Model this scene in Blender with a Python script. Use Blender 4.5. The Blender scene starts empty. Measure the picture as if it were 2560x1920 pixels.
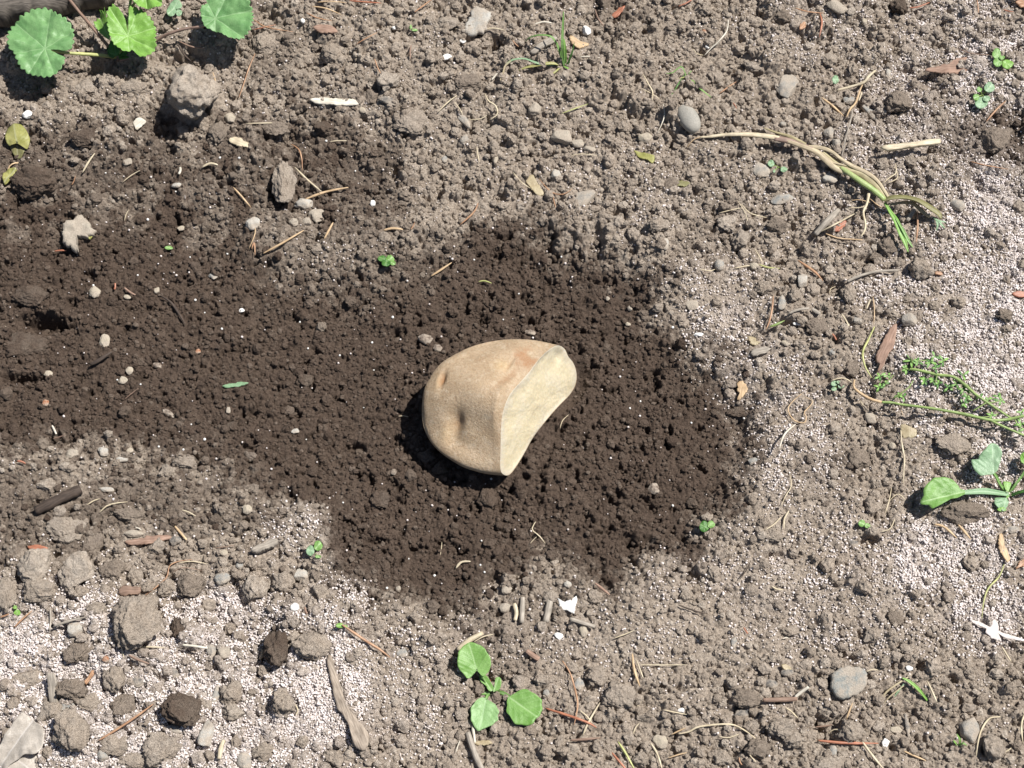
import bpy, bmesh, math, random
import numpy as np
from mathutils import Vector

# ------------------------------------------------------------------ camera, sky, sun, exposure
scn = bpy.context.scene
ELEV = math.radians(68); DIST = 0.68; TAN = .23 / .68
cam_d = bpy.data.cameras.new('camera'); cam = bpy.data.objects.new('camera', cam_d)
scn.collection.objects.link(cam); scn.camera = cam
cam.location = (0, -DIST * math.cos(ELEV), DIST * math.sin(ELEV))
cam.rotation_euler = (math.pi / 2 - ELEV, 0, 0)
cam_d.sensor_width = 36; cam_d.lens = 18 / TAN; cam_d.clip_start = .01; cam_d.clip_end = 200
SUN_EL = math.radians(58); SUN_AZ = math.radians(25)         # azimuth from +x towards +y
sd = Vector((math.cos(SUN_EL) * math.cos(SUN_AZ), math.cos(SUN_EL) * math.sin(SUN_AZ), math.sin(SUN_EL)))
sl = bpy.data.lights.new('sun', 'SUN'); so = bpy.data.objects.new('sun', sl); scn.collection.objects.link(so)
sl.energy = 5.0; sl.angle = math.radians(.5); sl.color = (1, .965, .91)
so.rotation_euler = sd.to_track_quat('Z', 'Y').to_euler(); so.location = (1, .3, 1.5)
w = bpy.data.worlds.new('World'); scn.world = w; w.use_nodes = True
wn = w.node_tree; sky = wn.nodes.new('ShaderNodeTexSky'); sky.sky_type = 'NISHITA'; sky.sun_disc = False
sky.sun_elevation = SUN_EL; sky.sun_rotation = math.pi / 2 - SUN_AZ
bg = wn.nodes['Background']; bg.inputs[1].default_value = .05; wn.links.new(sky.outputs[0], bg.inputs[0])
scn.view_settings.view_transform = 'Standard'; scn.view_settings.look = 'None'
scn.view_settings.exposure = 0.43; scn.view_settings.gamma = 1

# ------------------------------------------------------------------ pixel <-> place helpers (photo 2560x1920)
CAM = np.array([0, -DIST * math.cos(ELEV), DIST * math.sin(ELEV)])
FW = np.array([0, math.cos(ELEV), -math.sin(ELEV)]); RT = np.array([1., 0, 0]); UPV = np.cross(RT, FW)
CROP = {0: (0, 0, .38879), 1: (850, 0, .38879), 2: (1700, 0, .38879), 3: (0, 640, .38879), 4: (850, 640, .38879),
        5: (1700, 640, .38879), 6: (0, 1275, .38879), 7: (850, 1275, .38879), 8: (1700, 1275, .38879),
        'a': (1100, 1560, .18083), 'b': (2260, 1060, .13863), 'd': (2100, 860, .20796), 'e': (1720, 300, .30742),
        'g': (1200, 0, .16275), 'p': (980, 780, .27733), 'f': (0, 1600, .19439), 'w': (0, 0, 1.15732)}
MM = .001; PXM = .46 / 2560            # metres per photo pixel
def S(k, u, v):
    c = CROP[k]; return c[0] + u * c[2], c[1] + v * c[2]
def ray(x, y): return FW + RT * ((x / 1280 - 1) * TAN) + UPV * ((1 - y / 960) * TAN * .75)
def at_z(k, u, v, z):
    d = ray(*S(k, u, v)); return CAM + d * ((z - CAM[2]) / d[2])
def proj(P):
    q = P - CAM; z = q @ FW
    return np.stack([(q @ RT / z / TAN + 1) * 1280, (1 - q @ UPV / z / TAN / .75) * 960], -1)

# ------------------------------------------------------------------ noise
def smooth(t): return t * t * (3 - 2 * t)
def noise2(x, y, s, seed):
    r = np.random.default_rng(seed).random((128, 128)).astype(np.float32)
    x = x * s + 1000.5 + seed * 3.7; y = y * s + 1000.5 + seed * 1.3
    xi = np.floor(x).astype(int); yi = np.floor(y).astype(int); fx = smooth(x - xi); fy = smooth(y - yi)
    a = r[xi & 127, yi & 127]; b = r[(xi + 1) & 127, yi & 127]; c = r[xi & 127, (yi + 1) & 127]; d = r[(xi + 1) & 127, (yi + 1) & 127]
    return (a + (b - a) * fx) * (1 - fy) + (c + (d - c) * fx) * fy - .5
def fbm2(x, y, s, seed, o=4, g=.5):
    return sum(noise2(x, y, s * 2 ** i, seed + i) * g ** i for i in range(o))
def noise3(p, s, seed):
    r = np.random.default_rng(seed).random((32, 32, 32)).astype(np.float32)
    q = p * s + 100.5 + seed; i = np.floor(q).astype(int); f = smooth(q - i); i &= 31; j = (i + 1) & 31
    def g(a, b, c): return r[a[:, 0], b[:, 1], c[:, 2]]
    x0 = lambda b, c: g(i, b, c) * (1 - f[:, 0]) + g(j, b, c) * f[:, 0]
    return (x0(i, i) * (1 - f[:, 1]) + x0(j, i) * f[:, 1]) * (1 - f[:, 2]) + (x0(i, j) * (1 - f[:, 1]) + x0(j, j) * f[:, 1]) * f[:, 2] - .5
def fbm3(p, s, seed, o=4, g=.5): return sum(noise3(p, s * 2 ** k, seed + k) * g ** k for k in range(o))

# ------------------------------------------------------------------ soil masks in the ground plane
STEP = .00045
X0, X1, Y0, Y1 = -.315, .315, -.235, .265
gx = np.arange(X0, X1, STEP); gy = np.arange(Y0, Y1, STEP); NX, NY = len(gx), len(gy)
GX, GY = np.meshgrid(gx, gy, indexing='ij')
cxs = np.arange(X0 - .003, X1 + .006, .003); cys = np.arange(Y0 - .003, Y1 + .006, .003)
CXg, CYg = np.meshgrid(cxs, cys, indexing='ij')
cp = proj(np.stack([CXg, CYg, CXg * 0 - .006], -1).reshape(-1, 3)); CU = cp[:, 0].reshape(CXg.shape); CV = cp[:, 1].reshape(CXg.shape)
def sdf(poly):                                   # in photo pixels, positive inside
    P = np.array([(a * 1.15732, b * 1.15732) for a, b in poly]); d = np.full(CU.shape, 1e9); ins = np.zeros(CU.shape, bool)
    for k in range(len(P)):
        a, b = P[k], P[(k + 1) % len(P)]; e = b - a
        t = np.clip(((CU - a[0]) * e[0] + (CV - a[1]) * e[1]) / (e @ e), 0, 1)
        d = np.minimum(d, np.hypot(CU - a[0] - t * e[0], CV - a[1] - t * e[1]))
        c = ((a[1] <= CV) != (b[1] <= CV)) & (CU < a[0] + (CV - a[1]) / (e[1] if abs(e[1]) > 1e-6 else 1e-6) * e[0]); ins ^= c
    return np.where(ins, d, -d)
def up(A, x=None, y=None):
    x = GX if x is None else x; y = GY if y is None else y
    fx = np.clip((x - cxs[0]) / .003, 0, len(cxs) - 1.001); fy = np.clip((y - cys[0]) / .003, 0, len(cys) - 1.001)
    i = fx.astype(int); j = fy.astype(int); fx = fx - i; fy = fy - j
    return (A[i, j] * (1 - fx) + A[i + 1, j] * fx) * (1 - fy) + (A[i, j + 1] * (1 - fx) + A[i + 1, j + 1] * fx) * fy
wet_poly = [(-300, 380), (0, 405), (60, 350), (120, 380), (190, 430), (250, 395), (330, 350), (400, 335), (500, 350), (560, 290), (640, 275), (700, 285), (760, 335),
            (860, 350), (905, 400), (900, 450), (860, 490), (910, 530), (1000, 510), (1080, 480), (1160, 480), (1280, 550), (1400, 610), (1430, 680), (1480, 740),
            (1530, 790), (1600, 815), (1645, 880), (1625, 990), (1590, 1080), (1500, 1180), (1405, 1235), (1330, 1290), (1200, 1230), (1100, 1250),
            (1060, 1305), (960, 1335), (850, 1310), (750, 1270), (710, 1190), (690, 1130), (610, 1090), (560, 1060), (480, 1035), (350, 1005), (250, 1005),
            (100, 985), (0, 1015), (-300, 1040)]
dry_in = [(550, 490), (620, 475), (760, 500), (880, 500), (915, 545), (860, 590), (700, 600), (590, 575), (530, 530)]
semi = [(-300, 990), (0, 1010), (230, 1000), (470, 1040), (640, 1110), (600, 1180), (430, 1190), (280, 1130), (170, 1190), (60, 1260), (-300, 1260)]
SDW = sdf(wet_poly); SDI = sdf(dry_in); SDS = sdf(semi)
wu = up(SDW); du = up(SDI); su = up(SDS)
nz = fbm2(GX, GY, 60, 11, 4) * 85 + fbm2(GX, GY, 350, 31, 3, .7) * 70
sig = lambda x: 1 / (1 + np.exp(-np.clip(x, -30, 30)))
WET = sig((wu + nz) / 17) * (1 - .6 * sig((du + nz) / 26))
mixed = [(-300, 330), (560, 270), (900, 330), (900, 440), (700, 500), (480, 560), (330, 500), (200, 470), (60, 520), (-300, 480)]
WET *= 1 - .42 * sig((up(sdf(mixed)) + 10) / 14) * sig((fbm2(GX, GY, 95, 141, 4, .65)) * 26 + .6)
uppl = [(-300, 330), (120, 300), (330, 300), (560, 240), (760, 270), (900, 330), (900, 440), (-300, 460)]
WET = np.maximum(WET, .74 * sig((up(sdf(uppl)) + nz * 1.7) / 14))
WET = np.maximum(WET, .62 * sig((su + nz * 1.6) / 18))
for (bx, by, br, ba) in [(930, 560, 60, .3), (2090, 320, 55, .6), (1950, 250, 30, .45), (1130, 1330, 120, .25), (600, 150, 60, .35), (1550, 500, 80, .25), (1330, 30, 40, .6),
                         (2170, 330, 60, .8), (1750, 1010, 60, .3), (540, 760, 10, 0), (600, 1380, 50, .5), (130, 180, 60, .3)]:
    cu = up(CU); cv = up(CV)
    WET = np.maximum(WET, ba * sig((br * 1.157 - np.hypot(cu - bx * 1.157, cv - by * 1.157) + nz) / 14))
# white granule density, blobs in 2212-wide photo coordinates: x, y, rx, ry, amount
gran = [(150, 1480, 330, 190, 1.), (470, 1370, 130, 90, .8), (330, 1600, 330, 100, .9), (640, 1500, 160, 170, .8), (730, 1310, 70, 60, .6), (640, 1150, 90, 60, .35), (900, 1400, 220, 90, .22),
        (560, 1340, 120, 60, .6), (2060, 120, 150, 140, .45), (1960, 200, 110, 90, .5), (2130, 480, 110, 170, .75), (2170, 780, 120, 200, 1.), (2010, 600, 150, 80, .45), (2000, 800, 120, 110, .6),
        (2110, 905, 140, 70, .6), (2080, 1200, 170, 80, .85), (1980, 1230, 80, 60, .7), (1570, 720, 110, 90, .4), (1640, 830, 110, 120, .35), (1700, 980, 110, 150, .3), (1800, 1300, 280, 160, .26), (1720, 1170, 160, 90, .2),
        (2150, 1330, 120, 80, .6), (720, 545, 130, 40, .07), (1450, 440, 300, 120, .1), (1500, 1260, 160, 60, .2), (1750, 60, 150, 100, .25), (1900, 420, 160, 200, .25), (1330, 1400, 250, 120, .1), (2100, 1050, 140, 90, .35),
        (1560, 620, 130, 70, .2), (800, 1240, 110, 50, .12), (1950, 300, 140, 60, .5), (900, 1560, 130, 90, .25), (1620, 1500, 350, 150, .07)]
gran += [(120, 1400, 170, 90, 1.), (250, 1590, 260, 110, 1.), (480, 1560, 200, 130, 1.), (430, 1320, 120, 50, 1.), (2180, 950, 80, 100, .8), (2190, 600, 90, 120, .9), (2130, 180, 110, 120, .55), (1930, 640, 120, 60, .45)]
GR = np.full(CU.shape, .014)
for (a, b, c, d, e) in gran:
    GR = np.maximum(GR, (e if e > .5 else e * .62) * np.exp(-np.clip(((CU / 1.15732 - a) / c) ** 2 + ((CV / 1.15732 - b) / d) ** 2, 0, 30) ** 1.5))

# ------------------------------------------------------------------ height field
rng = np.random.default_rng(7)
width = np.where(CU > 1500, 22, 60)
DEP = sig((SDW - np.where(CU > 1500, 12, 25)) / width) * (1 - .5 * sig(SDI / 30))
DEP *= np.where(CU < 900, .55 + .45 * np.clip(CU / 900, 0, 1), 1)
FINE = np.zeros(CU.shape)
for (p_, q_, r_, s_) in [(1720, 1000, 170, 260), (1420, 1370, 330, 110), (2080, 700, 200, 260), (2100, 1150, 160, 250), (1800, 1250, 300, 130), (1560, 700, 120, 120), (750, 1500, 150, 110)]:
    FINE = np.maximum(FINE, np.exp(-np.clip(((CU / 1.15732 - p_) / r_) ** 2 + ((CV / 1.15732 - q_) / s_) ** 2, 0, 30) ** 1.5))
FN = up(FINE)
CHALK = np.clip(up(GR) * (.7 + 1.6 * fbm2(GX, GY, 110, 71, 3)) * (1 - .8 * WET), 0, 1).astype(np.float32)
H = -.0095 * up(DEP) + .0012
dryamp = 1 - .75 * np.clip(WET, 0, 1)
H += fbm2(GX, GY, 22, 3, 2) * .007 * dryamp + fbm2(GX, GY, 75, 5, 3) * .0050 * (.55 + .45 * dryamp) * (1 - .45 * FN)
# mound under the clods at the top left, and pits
pk = proj(np.stack([GX, GY, GX * 0], -1).reshape(-1, 3)); PU = pk[:, 0].reshape(GX.shape); PV = pk[:, 1].reshape(GX.shape)
for k, u, v, ru, rv, dp in [(3, 260, 400, 160, 55, .010), (3, 100, 760, 130, 30, .006), (1, 990, 290, 70, 60, .007), (7, 1850, 180, 70, 60, .0035), (7, 1990, 210, 60, 60, .0035), (7, 220, 180, 70, 25, .004),
                            (4, 80, 1200, 70, 40, .005), (0, 1080, 810, 110, 90, .008), (5, 1000, 220, 50, 50, .005), (0, 700, 440, 220, 60, .006), (0, 130, 560, 170, 110, .005), (0, 1200, 400, 200, 60, .006),
                            (1, 380, 1080, 70, 60, .005), (1, 640, 1200, 40, 70, .005), (1, 1650, 1560, 60, 110, .005), (1, 1330, 1520, 70, 60, .005), (7, 1000, 450, 50, 60, .005), (7, 1700, 480, 60, 60, .004),
                            (7, 1650, 340, 60, 80, .004), (5, 400, 1060, 60, 60, .004), (5, 560, 810, 40, 40, .005), (8, 950, 1400, 110, 110, .005), (8, 1210, 200, 60, 40, .004), (0, 1800, 870, 120, 60, .005),
                            (2, 1900, 1200, 50, 50, .005), (8, 600, 300, 70, 30, .003), (1, 640, 40, 120, 60, .005), (0, 1700, 100, 90, 60, .006), (0, 2000, 420, 90, 50, .005), (5, 1200, 30, 80, 40, .005)]:
    a, b = S(k, u, v); ru *= .389; rv *= .389
    q = ((PU - a) / ru) ** 2 + ((PV - b) / rv) ** 2
    H -= dp * np.exp(-np.clip(q, 0, 30) ** 2) * 1.2
H = H.astype(np.float32)
TINT = (fbm2(GX, GY, 120, 61, 3) * .5 + .5).astype(np.float32)

def stamp(n, rmin, rmax, pw, hf, accept, seed, facet=True, embed=.35):
    g = np.random.default_rng(abs(seed))
    xs = g.uniform(X0 + .01, X1 - .01, n); ys = g.uniform(Y0 + .01, Y1 - .01, n)
    r = rmin * (1 - g.random(n) * (1 - (rmin / rmax) ** pw)) ** (-1 / pw); r = np.sort(r)[::-1]
    for k in range(n):
        i = int((xs[k] - X0) / STEP); j = int((ys[k] - Y0) / STEP)
        if g.random() > accept(WET[i, j], r[k]) * (1 - FN[i, j] * (.85 if r[k] > .0022 else (.6 if r[k] > .0013 else .25))): continue
        R = r[k]; m = int(R * 1.3 / STEP) + 1
        i0, i1, j0, j1 = max(0, i - m), min(NX, i + m + 1), max(0, j - m), min(NY, j + m + 1)
        x = (GX[i0:i1, j0:j1] - xs[k]) / R; y = (GY[i0:i1, j0:j1] - ys[k]) / R
        ph = g.uniform(0, 6.28); el = g.uniform(.7, 1.); c, s_ = math.cos(ph), math.sin(ph)
        x, y = (x * c + y * s_), (-x * s_ + y * c) / el
        if facet and R > .0012:
            d = np.full(x.shape, g.uniform(.55, .9)) + x * g.uniform(-.25, .25) + y * g.uniform(-.25, .25)
            a0 = g.uniform(0, 6.28)
            for q in range(g.integers(5, 8)):
                a = a0 + q * .95 + g.uniform(-.25, .25); d = np.minimum(d, (g.uniform(.8, 1.05) - (x * math.cos(a) + y * math.sin(a))) * g.uniform(1.2, 2.6))
            rr = x * x + y * y; d = np.minimum(d, np.sqrt(np.clip(1.25 - rr, 0, 2)) * .95)
        else:
            d = np.sqrt(np.clip(1 - x * x - y * y, 0, 1))
        ok = d > 0.02
        b = H[i, j] - embed * R
        z = np.where(ok, b + d * R * hf, -1)
        sub = H[i0:i1, j0:j1]; up_ = z > sub
        sub[up_] = z[up_]; TINT[i0:i1, j0:j1][up_] = TINT[i0:i1, j0:j1][up_] * .35 + .65 * g.random()
stamp(2600, .0028, .0075, 2.6, .95, lambda w_, r: 1 - .93 * w_ if r > .0042 else 1 - .72 * w_, 21)
stamp(17000, .0011, .0035, 2.2, 1., lambda w_, r: (1 - .25 * w_) if r < .0022 else (1 - .7 * w_), 22)
H -= (np.clip(fbm2(GX, GY, 210, 171, 3, .6) - .22, 0, 1) * .011 * (1 - .85 * FN)).astype(np.float32)
H += (fbm2(GX, GY, 700, 41, 2) * .0011).astype(np.float32)
stamp(38000, .0006, .0016, 2.0, 1.05, lambda w_, r: 1, 23, embed=.3)
H += (noise2(GX, GY, 1500, 91) * .0005).astype(np.float32)
def Hs(x, y):
    fx = np.clip((np.asarray(x) - X0) / STEP, 0, NX - 1.01); fy = np.clip((np.asarray(y) - Y0) / STEP, 0, NY - 1.01)
    i = fx.astype(int); j = fy.astype(int); return H[i, j]
# coarse smoothed height for local means
def blur(A, n):
    c = np.cumsum(np.pad(A, ((n + 1, n), (0, 0)), 'edge'), 0, dtype=np.float64); A = (c[2 * n + 1:] - c[:-2 * n - 1]) / (2 * n + 1)
    c = np.cumsum(np.pad(A, ((0, 0), (n + 1, n)), 'edge'), 1, dtype=np.float64); return (c[:, 2 * n + 1:] - c[:, :-2 * n - 1]) / (2 * n + 1)
HB = blur(H, 8)
def Hb(x, y):
    i = int(np.clip((x - X0) / STEP, 0, NX - 1)); j = int(np.clip((y - Y0) / STEP, 0, NY - 1)); return float(HB[i, j])
def wet_at(x, y):
    i = np.clip((np.asarray(x) - X0) / STEP, 0, NX - 1).astype(int); j = np.clip((np.asarray(y) - Y0) / STEP, 0, NY - 1).astype(int); return WET[i, j]
def G(k, u, v, h=0.):                            # where a pixel's ray meets the ground (raised by h)
    z = 0.
    for _ in range(12):
        P = at_z(k, u, v, z); z = Hb(P[0], P[1]) + h
    P = at_z(k, u, v, z); return P
KO = np.zeros((NX, NY), bool)
def keep(x, y, r):
    m = int(r / STEP) + 1; i = int((x - X0) / STEP); j = int((y - Y0) / STEP)
    i0, i1, j0, j1 = max(0, i - m), min(NX, i + m + 1), max(0, j - m), min(NY, j + m + 1)
    if i1 > i0 and j1 > j0: KO[i0:i1, j0:j1] |= (GX[i0:i1, j0:j1] - x) ** 2 + (GY[i0:i1, j0:j1] - y) ** 2 < r * r

# ------------------------------------------------------------------ materials
def M(name):
    m = bpy.data.materials.new(name); m.use_nodes = True; nt = m.node_tree; return m, nt, nt.nodes['Principled BSDF']
def node(nt, t, **k):
    n = nt.nodes.new(t)
    for a, b in k.items():
        if a.startswith('i_'): n.inputs[int(a[2:])].default_value = b
        else: setattr(n, a, b)
    return n
def tex(nt, scale, detail=4, rough=.6, coord='Object'):
    tc = node(nt, 'ShaderNodeTexCoord'); n = node(nt, 'ShaderNodeTexNoise'); n.inputs['Scale'].default_value = scale
    n.inputs['Detail'].default_value = detail; n.inputs['Roughness'].default_value = rough
    nt.links.new(tc.outputs[coord], n.inputs['Vector']); return n
def ramp(nt, src, stops):
    r = node(nt, 'ShaderNodeValToRGB'); e = r.color_ramp.elements
    while len(e) > len(stops): e.remove(e[-1])
    while len(e) < len(stops): e.new(.5)
    for q, (p, c) in zip(e, stops): q.position = p; q.color = (*c, 1)
    nt.links.new(src, r.inputs[0]); return r
def mix(nt, f, a, b, mode='MIX'):
    n = node(nt, 'ShaderNodeMix', data_type='RGBA', blend_type=mode)
    for s, v in ((n.inputs[0], f), (n.inputs[6], a), (n.inputs[7], b)):
        if isinstance(v, (int, float)): s.default_value = v
        elif isinstance(v, tuple): s.default_value = (*v, 1)
        else: nt.links.new(v, s)
    return n.outputs[2]
def bump(nt, bs, src, dist, strength=1., prev=None):
    b = node(nt, 'ShaderNodeBump'); b.inputs['Strength'].default_value = strength; b.inputs['Distance'].default_value = dist
    nt.links.new(src, b.inputs['Height'])
    if prev: nt.links.new(prev.outputs[0], b.inputs['Normal'])
    nt.links.new(b.outputs[0], bs.inputs['Normal']); return b
def attr(nt, name): return node(nt, 'ShaderNodeAttribute', attribute_name=name)

def soil_material():
    m, nt, b = M('soil')
    aw = attr(nt, 'wet'); at = attr(nt, 'tint')
    n1 = tex(nt, 260, 5, .7); n2 = tex(nt, 1300, 4, .7)
    dry = ramp(nt, at.outputs['Fac'], [(0, (.27, .218, .172)), (.5, (.41, .343, .278)), (.85, (.52, .447, .37)), (1, (.60, .53, .45))])
    dry = mix(nt, n1.outputs[0], dry.outputs[0], (.43, .36, .292), 'MIX')
    wet = ramp(nt, at.outputs['Fac'], [(0, (.062, .043, .033)), (.6, (.112, .081, .062)), (.93, (.165, .125, .097)), (1, (.27, .215, .172))])
    wet = mix(nt, n1.outputs[0], wet.outputs[0], (.112, .080, .060))
    col = mix(nt, aw.outputs['Fac'], dry, wet)
    ch = node(nt, 'ShaderNodeMath', operation='MULTIPLY'); cr = ramp(nt, n2.outputs[0], [(.40, (0, 0, 0)), (.56, (1, 1, 1))]); nt.links.new(attr(nt, 'chalk').outputs['Fac'], ch.inputs[0]); nt.links.new(cr.outputs[0], ch.inputs[1])
    col = mix(nt, ch.outputs[0], col, (.76, .685, .66))
    sp = ramp(nt, n2.outputs[0], [(.30, (.62, .59, .57)), (.52, (1, 1, 1)), (.72, (1.3, 1.29, 1.27))])
    col = mix(nt, 1., col, sp.outputs[0], 'MULTIPLY')
    nt.links.new(col, b.inputs['Base Color']); b.inputs['Roughness'].default_value = .93; b.inputs['Specular IOR Level'].default_value = .18
    b1 = bump(nt, b, n2.outputs[0], .0012, 1.); n3 = tex(nt, 3200, 2, .6); bump(nt, b, n3.outputs[0], .0005, .8, b1)
    return m
SOIL = soil_material()
def rock_material(name, c0, c1, rough=.85, scale=300, bd=.0006, spec=.15, fine=1800, dust=.85):
    m, nt, b = M(name); n = tex(nt, scale, 6, .65); n2 = tex(nt, fine, 3, .6)
    r = ramp(nt, n.outputs[0], [(.32, c0), (.68, c1)]); s = ramp(nt, n2.outputs[0], [(.3, (.8, .8, .8)), (.7, (1.12, 1.12, 1.12))])
    d = tex(nt, 210, 5, .7); dr = ramp(nt, d.outputs[0], [(.38, (0, 0, 0)), (.56, (dust, dust, dust))])
    cc = mix(nt, dr.outputs[0], r.outputs[0], (.40, .34, .275)); cc = mix(nt, 1., cc, s.outputs[0], 'MULTIPLY')
    nt.links.new(cc, b.inputs['Base Color']); b.inputs['Roughness'].default_value = rough
    b.inputs['Specular IOR Level'].default_value = spec; bump(nt, b, n2.outputs[0], bd, .7); return m
ROCK = {'grey': rock_material('grey_stone', (.26, .245, .22), (.37, .35, .315)), 'smooth': rock_material('smooth_grey_stone', (.27, .26, .23), (.34, .325, .29), .6, 120, .00008, dust=.15),
        'blue': rock_material('blue_grey_stone', (.235, .24, .232), (.34, .345, .33)), 'beige': rock_material('beige_stone', (.38, .33, .25), (.52, .46, .36)),
        'white': rock_material('white_chip', (.72, .72, .68), (.88, .86, .84), .6, 500, .0002, dust=.12), 'granule': rock_material('granule', (.72, .645, .62), (.88, .81, .79), .7, 900, .0002, dust=.4), 'brown': rock_material('brown_stone', (.13, .095, .075), (.22, .175, .145)),
        'dust': rock_material('dusty_stone', (.33, .29, .235), (.44, .39, .32)), 'slate': rock_material('slate', (.12, .115, .11), (.19, .18, .17)),
        'orange': rock_material('orange_bit', (.30, .10, .04), (.46, .19, .08)), 'pale': rock_material('pale_grey_stone', (.40, .385, .35), (.55, .53, .48), .8, 420)}
def wood_material(name, c0, c1, rough=.8):
    m, nt, b = M(name); at = attr(nt, 'along'); cb = node(nt, 'ShaderNodeCombineXYZ'); ac = attr(nt, 'across')
    mu = node(nt, 'ShaderNodeMath', operation='MULTIPLY', i_1=.12); nt.links.new(at.outputs['Fac'], mu.inputs[0])
    nt.links.new(mu.outputs[0], cb.inputs[0]); nt.links.new(ac.outputs['Fac'], cb.inputs[1])
    n = node(nt, 'ShaderNodeTexNoise'); n.inputs['Scale'].default_value = 1500; n.inputs['Detail'].default_value = 5; nt.links.new(cb.outputs[0], n.inputs['Vector'])
    r = ramp(nt, n.outputs[0], [(.33, c0), (.66, c1)]); n2 = tex(nt, 250, 3); v = ramp(nt, n2.outputs[0], [(.3, (.75, .75, .75)), (.7, (1.15, 1.15, 1.15))])
    nt.links.new(mix(nt, 1., r.outputs[0], v.outputs[0], 'MULTIPLY'), b.inputs['Base Color']); b.inputs['Roughness'].default_value = rough
    bump(nt, b, n.outputs[0], .0003, .7); return m
WOOD = {'needle': wood_material('needle', (.30, .15, .08), (.48, .29, .17), .5), 'red': wood_material('red_needle', (.29, .10, .055), (.45, .19, .11), .5),
        'tan': wood_material('tan_straw', (.42, .28, .15), (.60, .44, .27), .6), 'pale': wood_material('pale_straw', (.44, .36, .24), (.62, .54, .39), .55),
        'root': wood_material('root', (.50, .41, .27), (.68, .59, .42)), 'white': wood_material('bleached_straw', (.50, .45, .36), (.72, .67, .57)),
        'grey': wood_material('weathered_wood', (.22, .19, .155), (.42, .37, .31)), 'dark': wood_material('dark_bark', (.035, .024, .018), (.085, .06, .045)),
        'brown': wood_material('brown_bark', (.16, .10, .07), (.30, .20, .15)), 'green': wood_material('green_stem', (.17, .25, .07), (.30, .40, .13), .45),
        'ygreen': wood_material('yellow_green_stem', (.33, .36, .12), (.50, .50, .20), .5), 'purple': wood_material('purple_stem', (.20, .13, .10), (.36, .25, .20), .55),
        'sheath': wood_material('dry_sheath', (.27, .21, .13), (.55, .46, .31), .6), 'olivew': wood_material('dry_olive_sheath', (.20, .16, .08), (.44, .38, .22), .6), 'bark': wood_material('red_brown_chip', (.22, .13, .09), (.36, .24, .18)), 'timber': wood_material('timber', (.05, .042, .034), (.17, .145, .12))}
def leaf_material(name, c0, c1, vein, trans=.28, rough=.42):
    m, nt, b = M(name); a = attr(nt, 'vein'); n = tex(nt, 160, 4); n2 = tex(nt, 1400, 3)
    r = ramp(nt, n.outputs[0], [(.3, c0), (.7, c1)]); sp = ramp(nt, n2.outputs[0], [(.3, (.88, .88, .85)), (.7, (1.1, 1.1, 1.08))])
    c = mix(nt, 1., r.outputs[0], sp.outputs[0], 'MULTIPLY'); c = mix(nt, a.outputs['Fac'], c, vein)
    nt.links.new(c, b.inputs['Base Color']); b.inputs['Roughness'].default_value = rough; b.inputs['Specular IOR Level'].default_value = .4
    b1 = bump(nt, b, n2.outputs[0], .00025, .6); t = node(nt, 'ShaderNodeBsdfTranslucent'); nt.links.new(c, t.inputs[0]); nt.links.new(b1.outputs[0], t.inputs[1])
    mx = node(nt, 'ShaderNodeMixShader', i_0=trans); nt.links.new(b.outputs[0], mx.inputs[1]); nt.links.new(t.outputs[0], mx.inputs[2])
    nt.links.new(mx.outputs[0], nt.nodes['Material Output'].inputs[0]); return m
LEAF = {'mallow': leaf_material('mallow_leaf', (.15, .33, .12), (.25, .45, .19), (.36, .55, .28)), 'fresh': leaf_material('fresh_leaf', (.18, .38, .06), (.28, .50, .12), (.42, .62, .24)),
        'weed': leaf_material('weed_leaf', (.16, .34, .07), (.26, .46, .14), (.42, .6, .28)), 'dark': leaf_material('dark_leaf', (.05, .16, .03), (.11, .27, .06), (.2, .36, .12)),
        'pale': leaf_material('pale_green_leaf', (.24, .40, .22), (.34, .50, .32), (.45, .6, .4)), 'yellow': leaf_material('yellow_leaf', (.30, .30, .08), (.48, .46, .18), (.5, .5, .3)),
        'dry': leaf_material('dry_leaf', (.42, .33, .20), (.58, .50, .34), (.66, .58, .42)), 'olive': leaf_material('olive_leaf', (.20, .19, .08), (.32, .30, .14), (.42, .40, .25)),
        'film': leaf_material('bleached_leaf', (.46, .41, .36), (.66, .60, .54), (.75, .7, .65), .3, .35)}

# ------------------------------------------------------------------ object helpers
col = scn.collection
def mesh_obj(name, V, F, mat, parent=None, attrs=None, smooth_=True):
    me = bpy.data.meshes.new(name); V = np.asarray(V, dtype=np.float32)
    if isinstance(F, np.ndarray):
        k = F.shape[1]; me.vertices.add(len(V)); me.vertices.foreach_set('co', V.ravel()); me.loops.add(F.size); me.loops.foreach_set('vertex_index', F.astype(np.int32).ravel())
        me.polygons.add(len(F)); me.polygons.foreach_set('loop_start', np.arange(0, F.size, k, dtype=np.int32)); me.update(calc_edges=True)
    else: me.from_pydata(V.tolist(), [], F)
    me.polygons.foreach_set('use_smooth', np.full(len(me.polygons), smooth_)); me.materials.append(mat)
    for n, a in (attrs or {}).items():
        t = me.attributes.new(n, 'FLOAT', 'POINT'); t.data.foreach_set('value', np.asarray(a, dtype=np.float32))
    me.update(); o = bpy.data.objects.new(name, me); col.objects.link(o)
    if parent: o.parent = parent
    return o
def tag(o, label, cat, group=None, kind=None):
    o['label'] = label
    if cat: o['category'] = cat
    if group: o['group'] = group
    if kind: o['kind'] = kind
    return o
def empty(name, label, cat, loc=(0, 0, 0), group=None):
    o = bpy.data.objects.new(name, None); o.empty_display_size = .01; col.objects.link(o); o.location = Vector(loc); tag(o, label, cat, group); return o
def adopt(root, *os):
    for o in os:
        o.parent = root; off = root.location; o.location = Vector(o.location) - off
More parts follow.
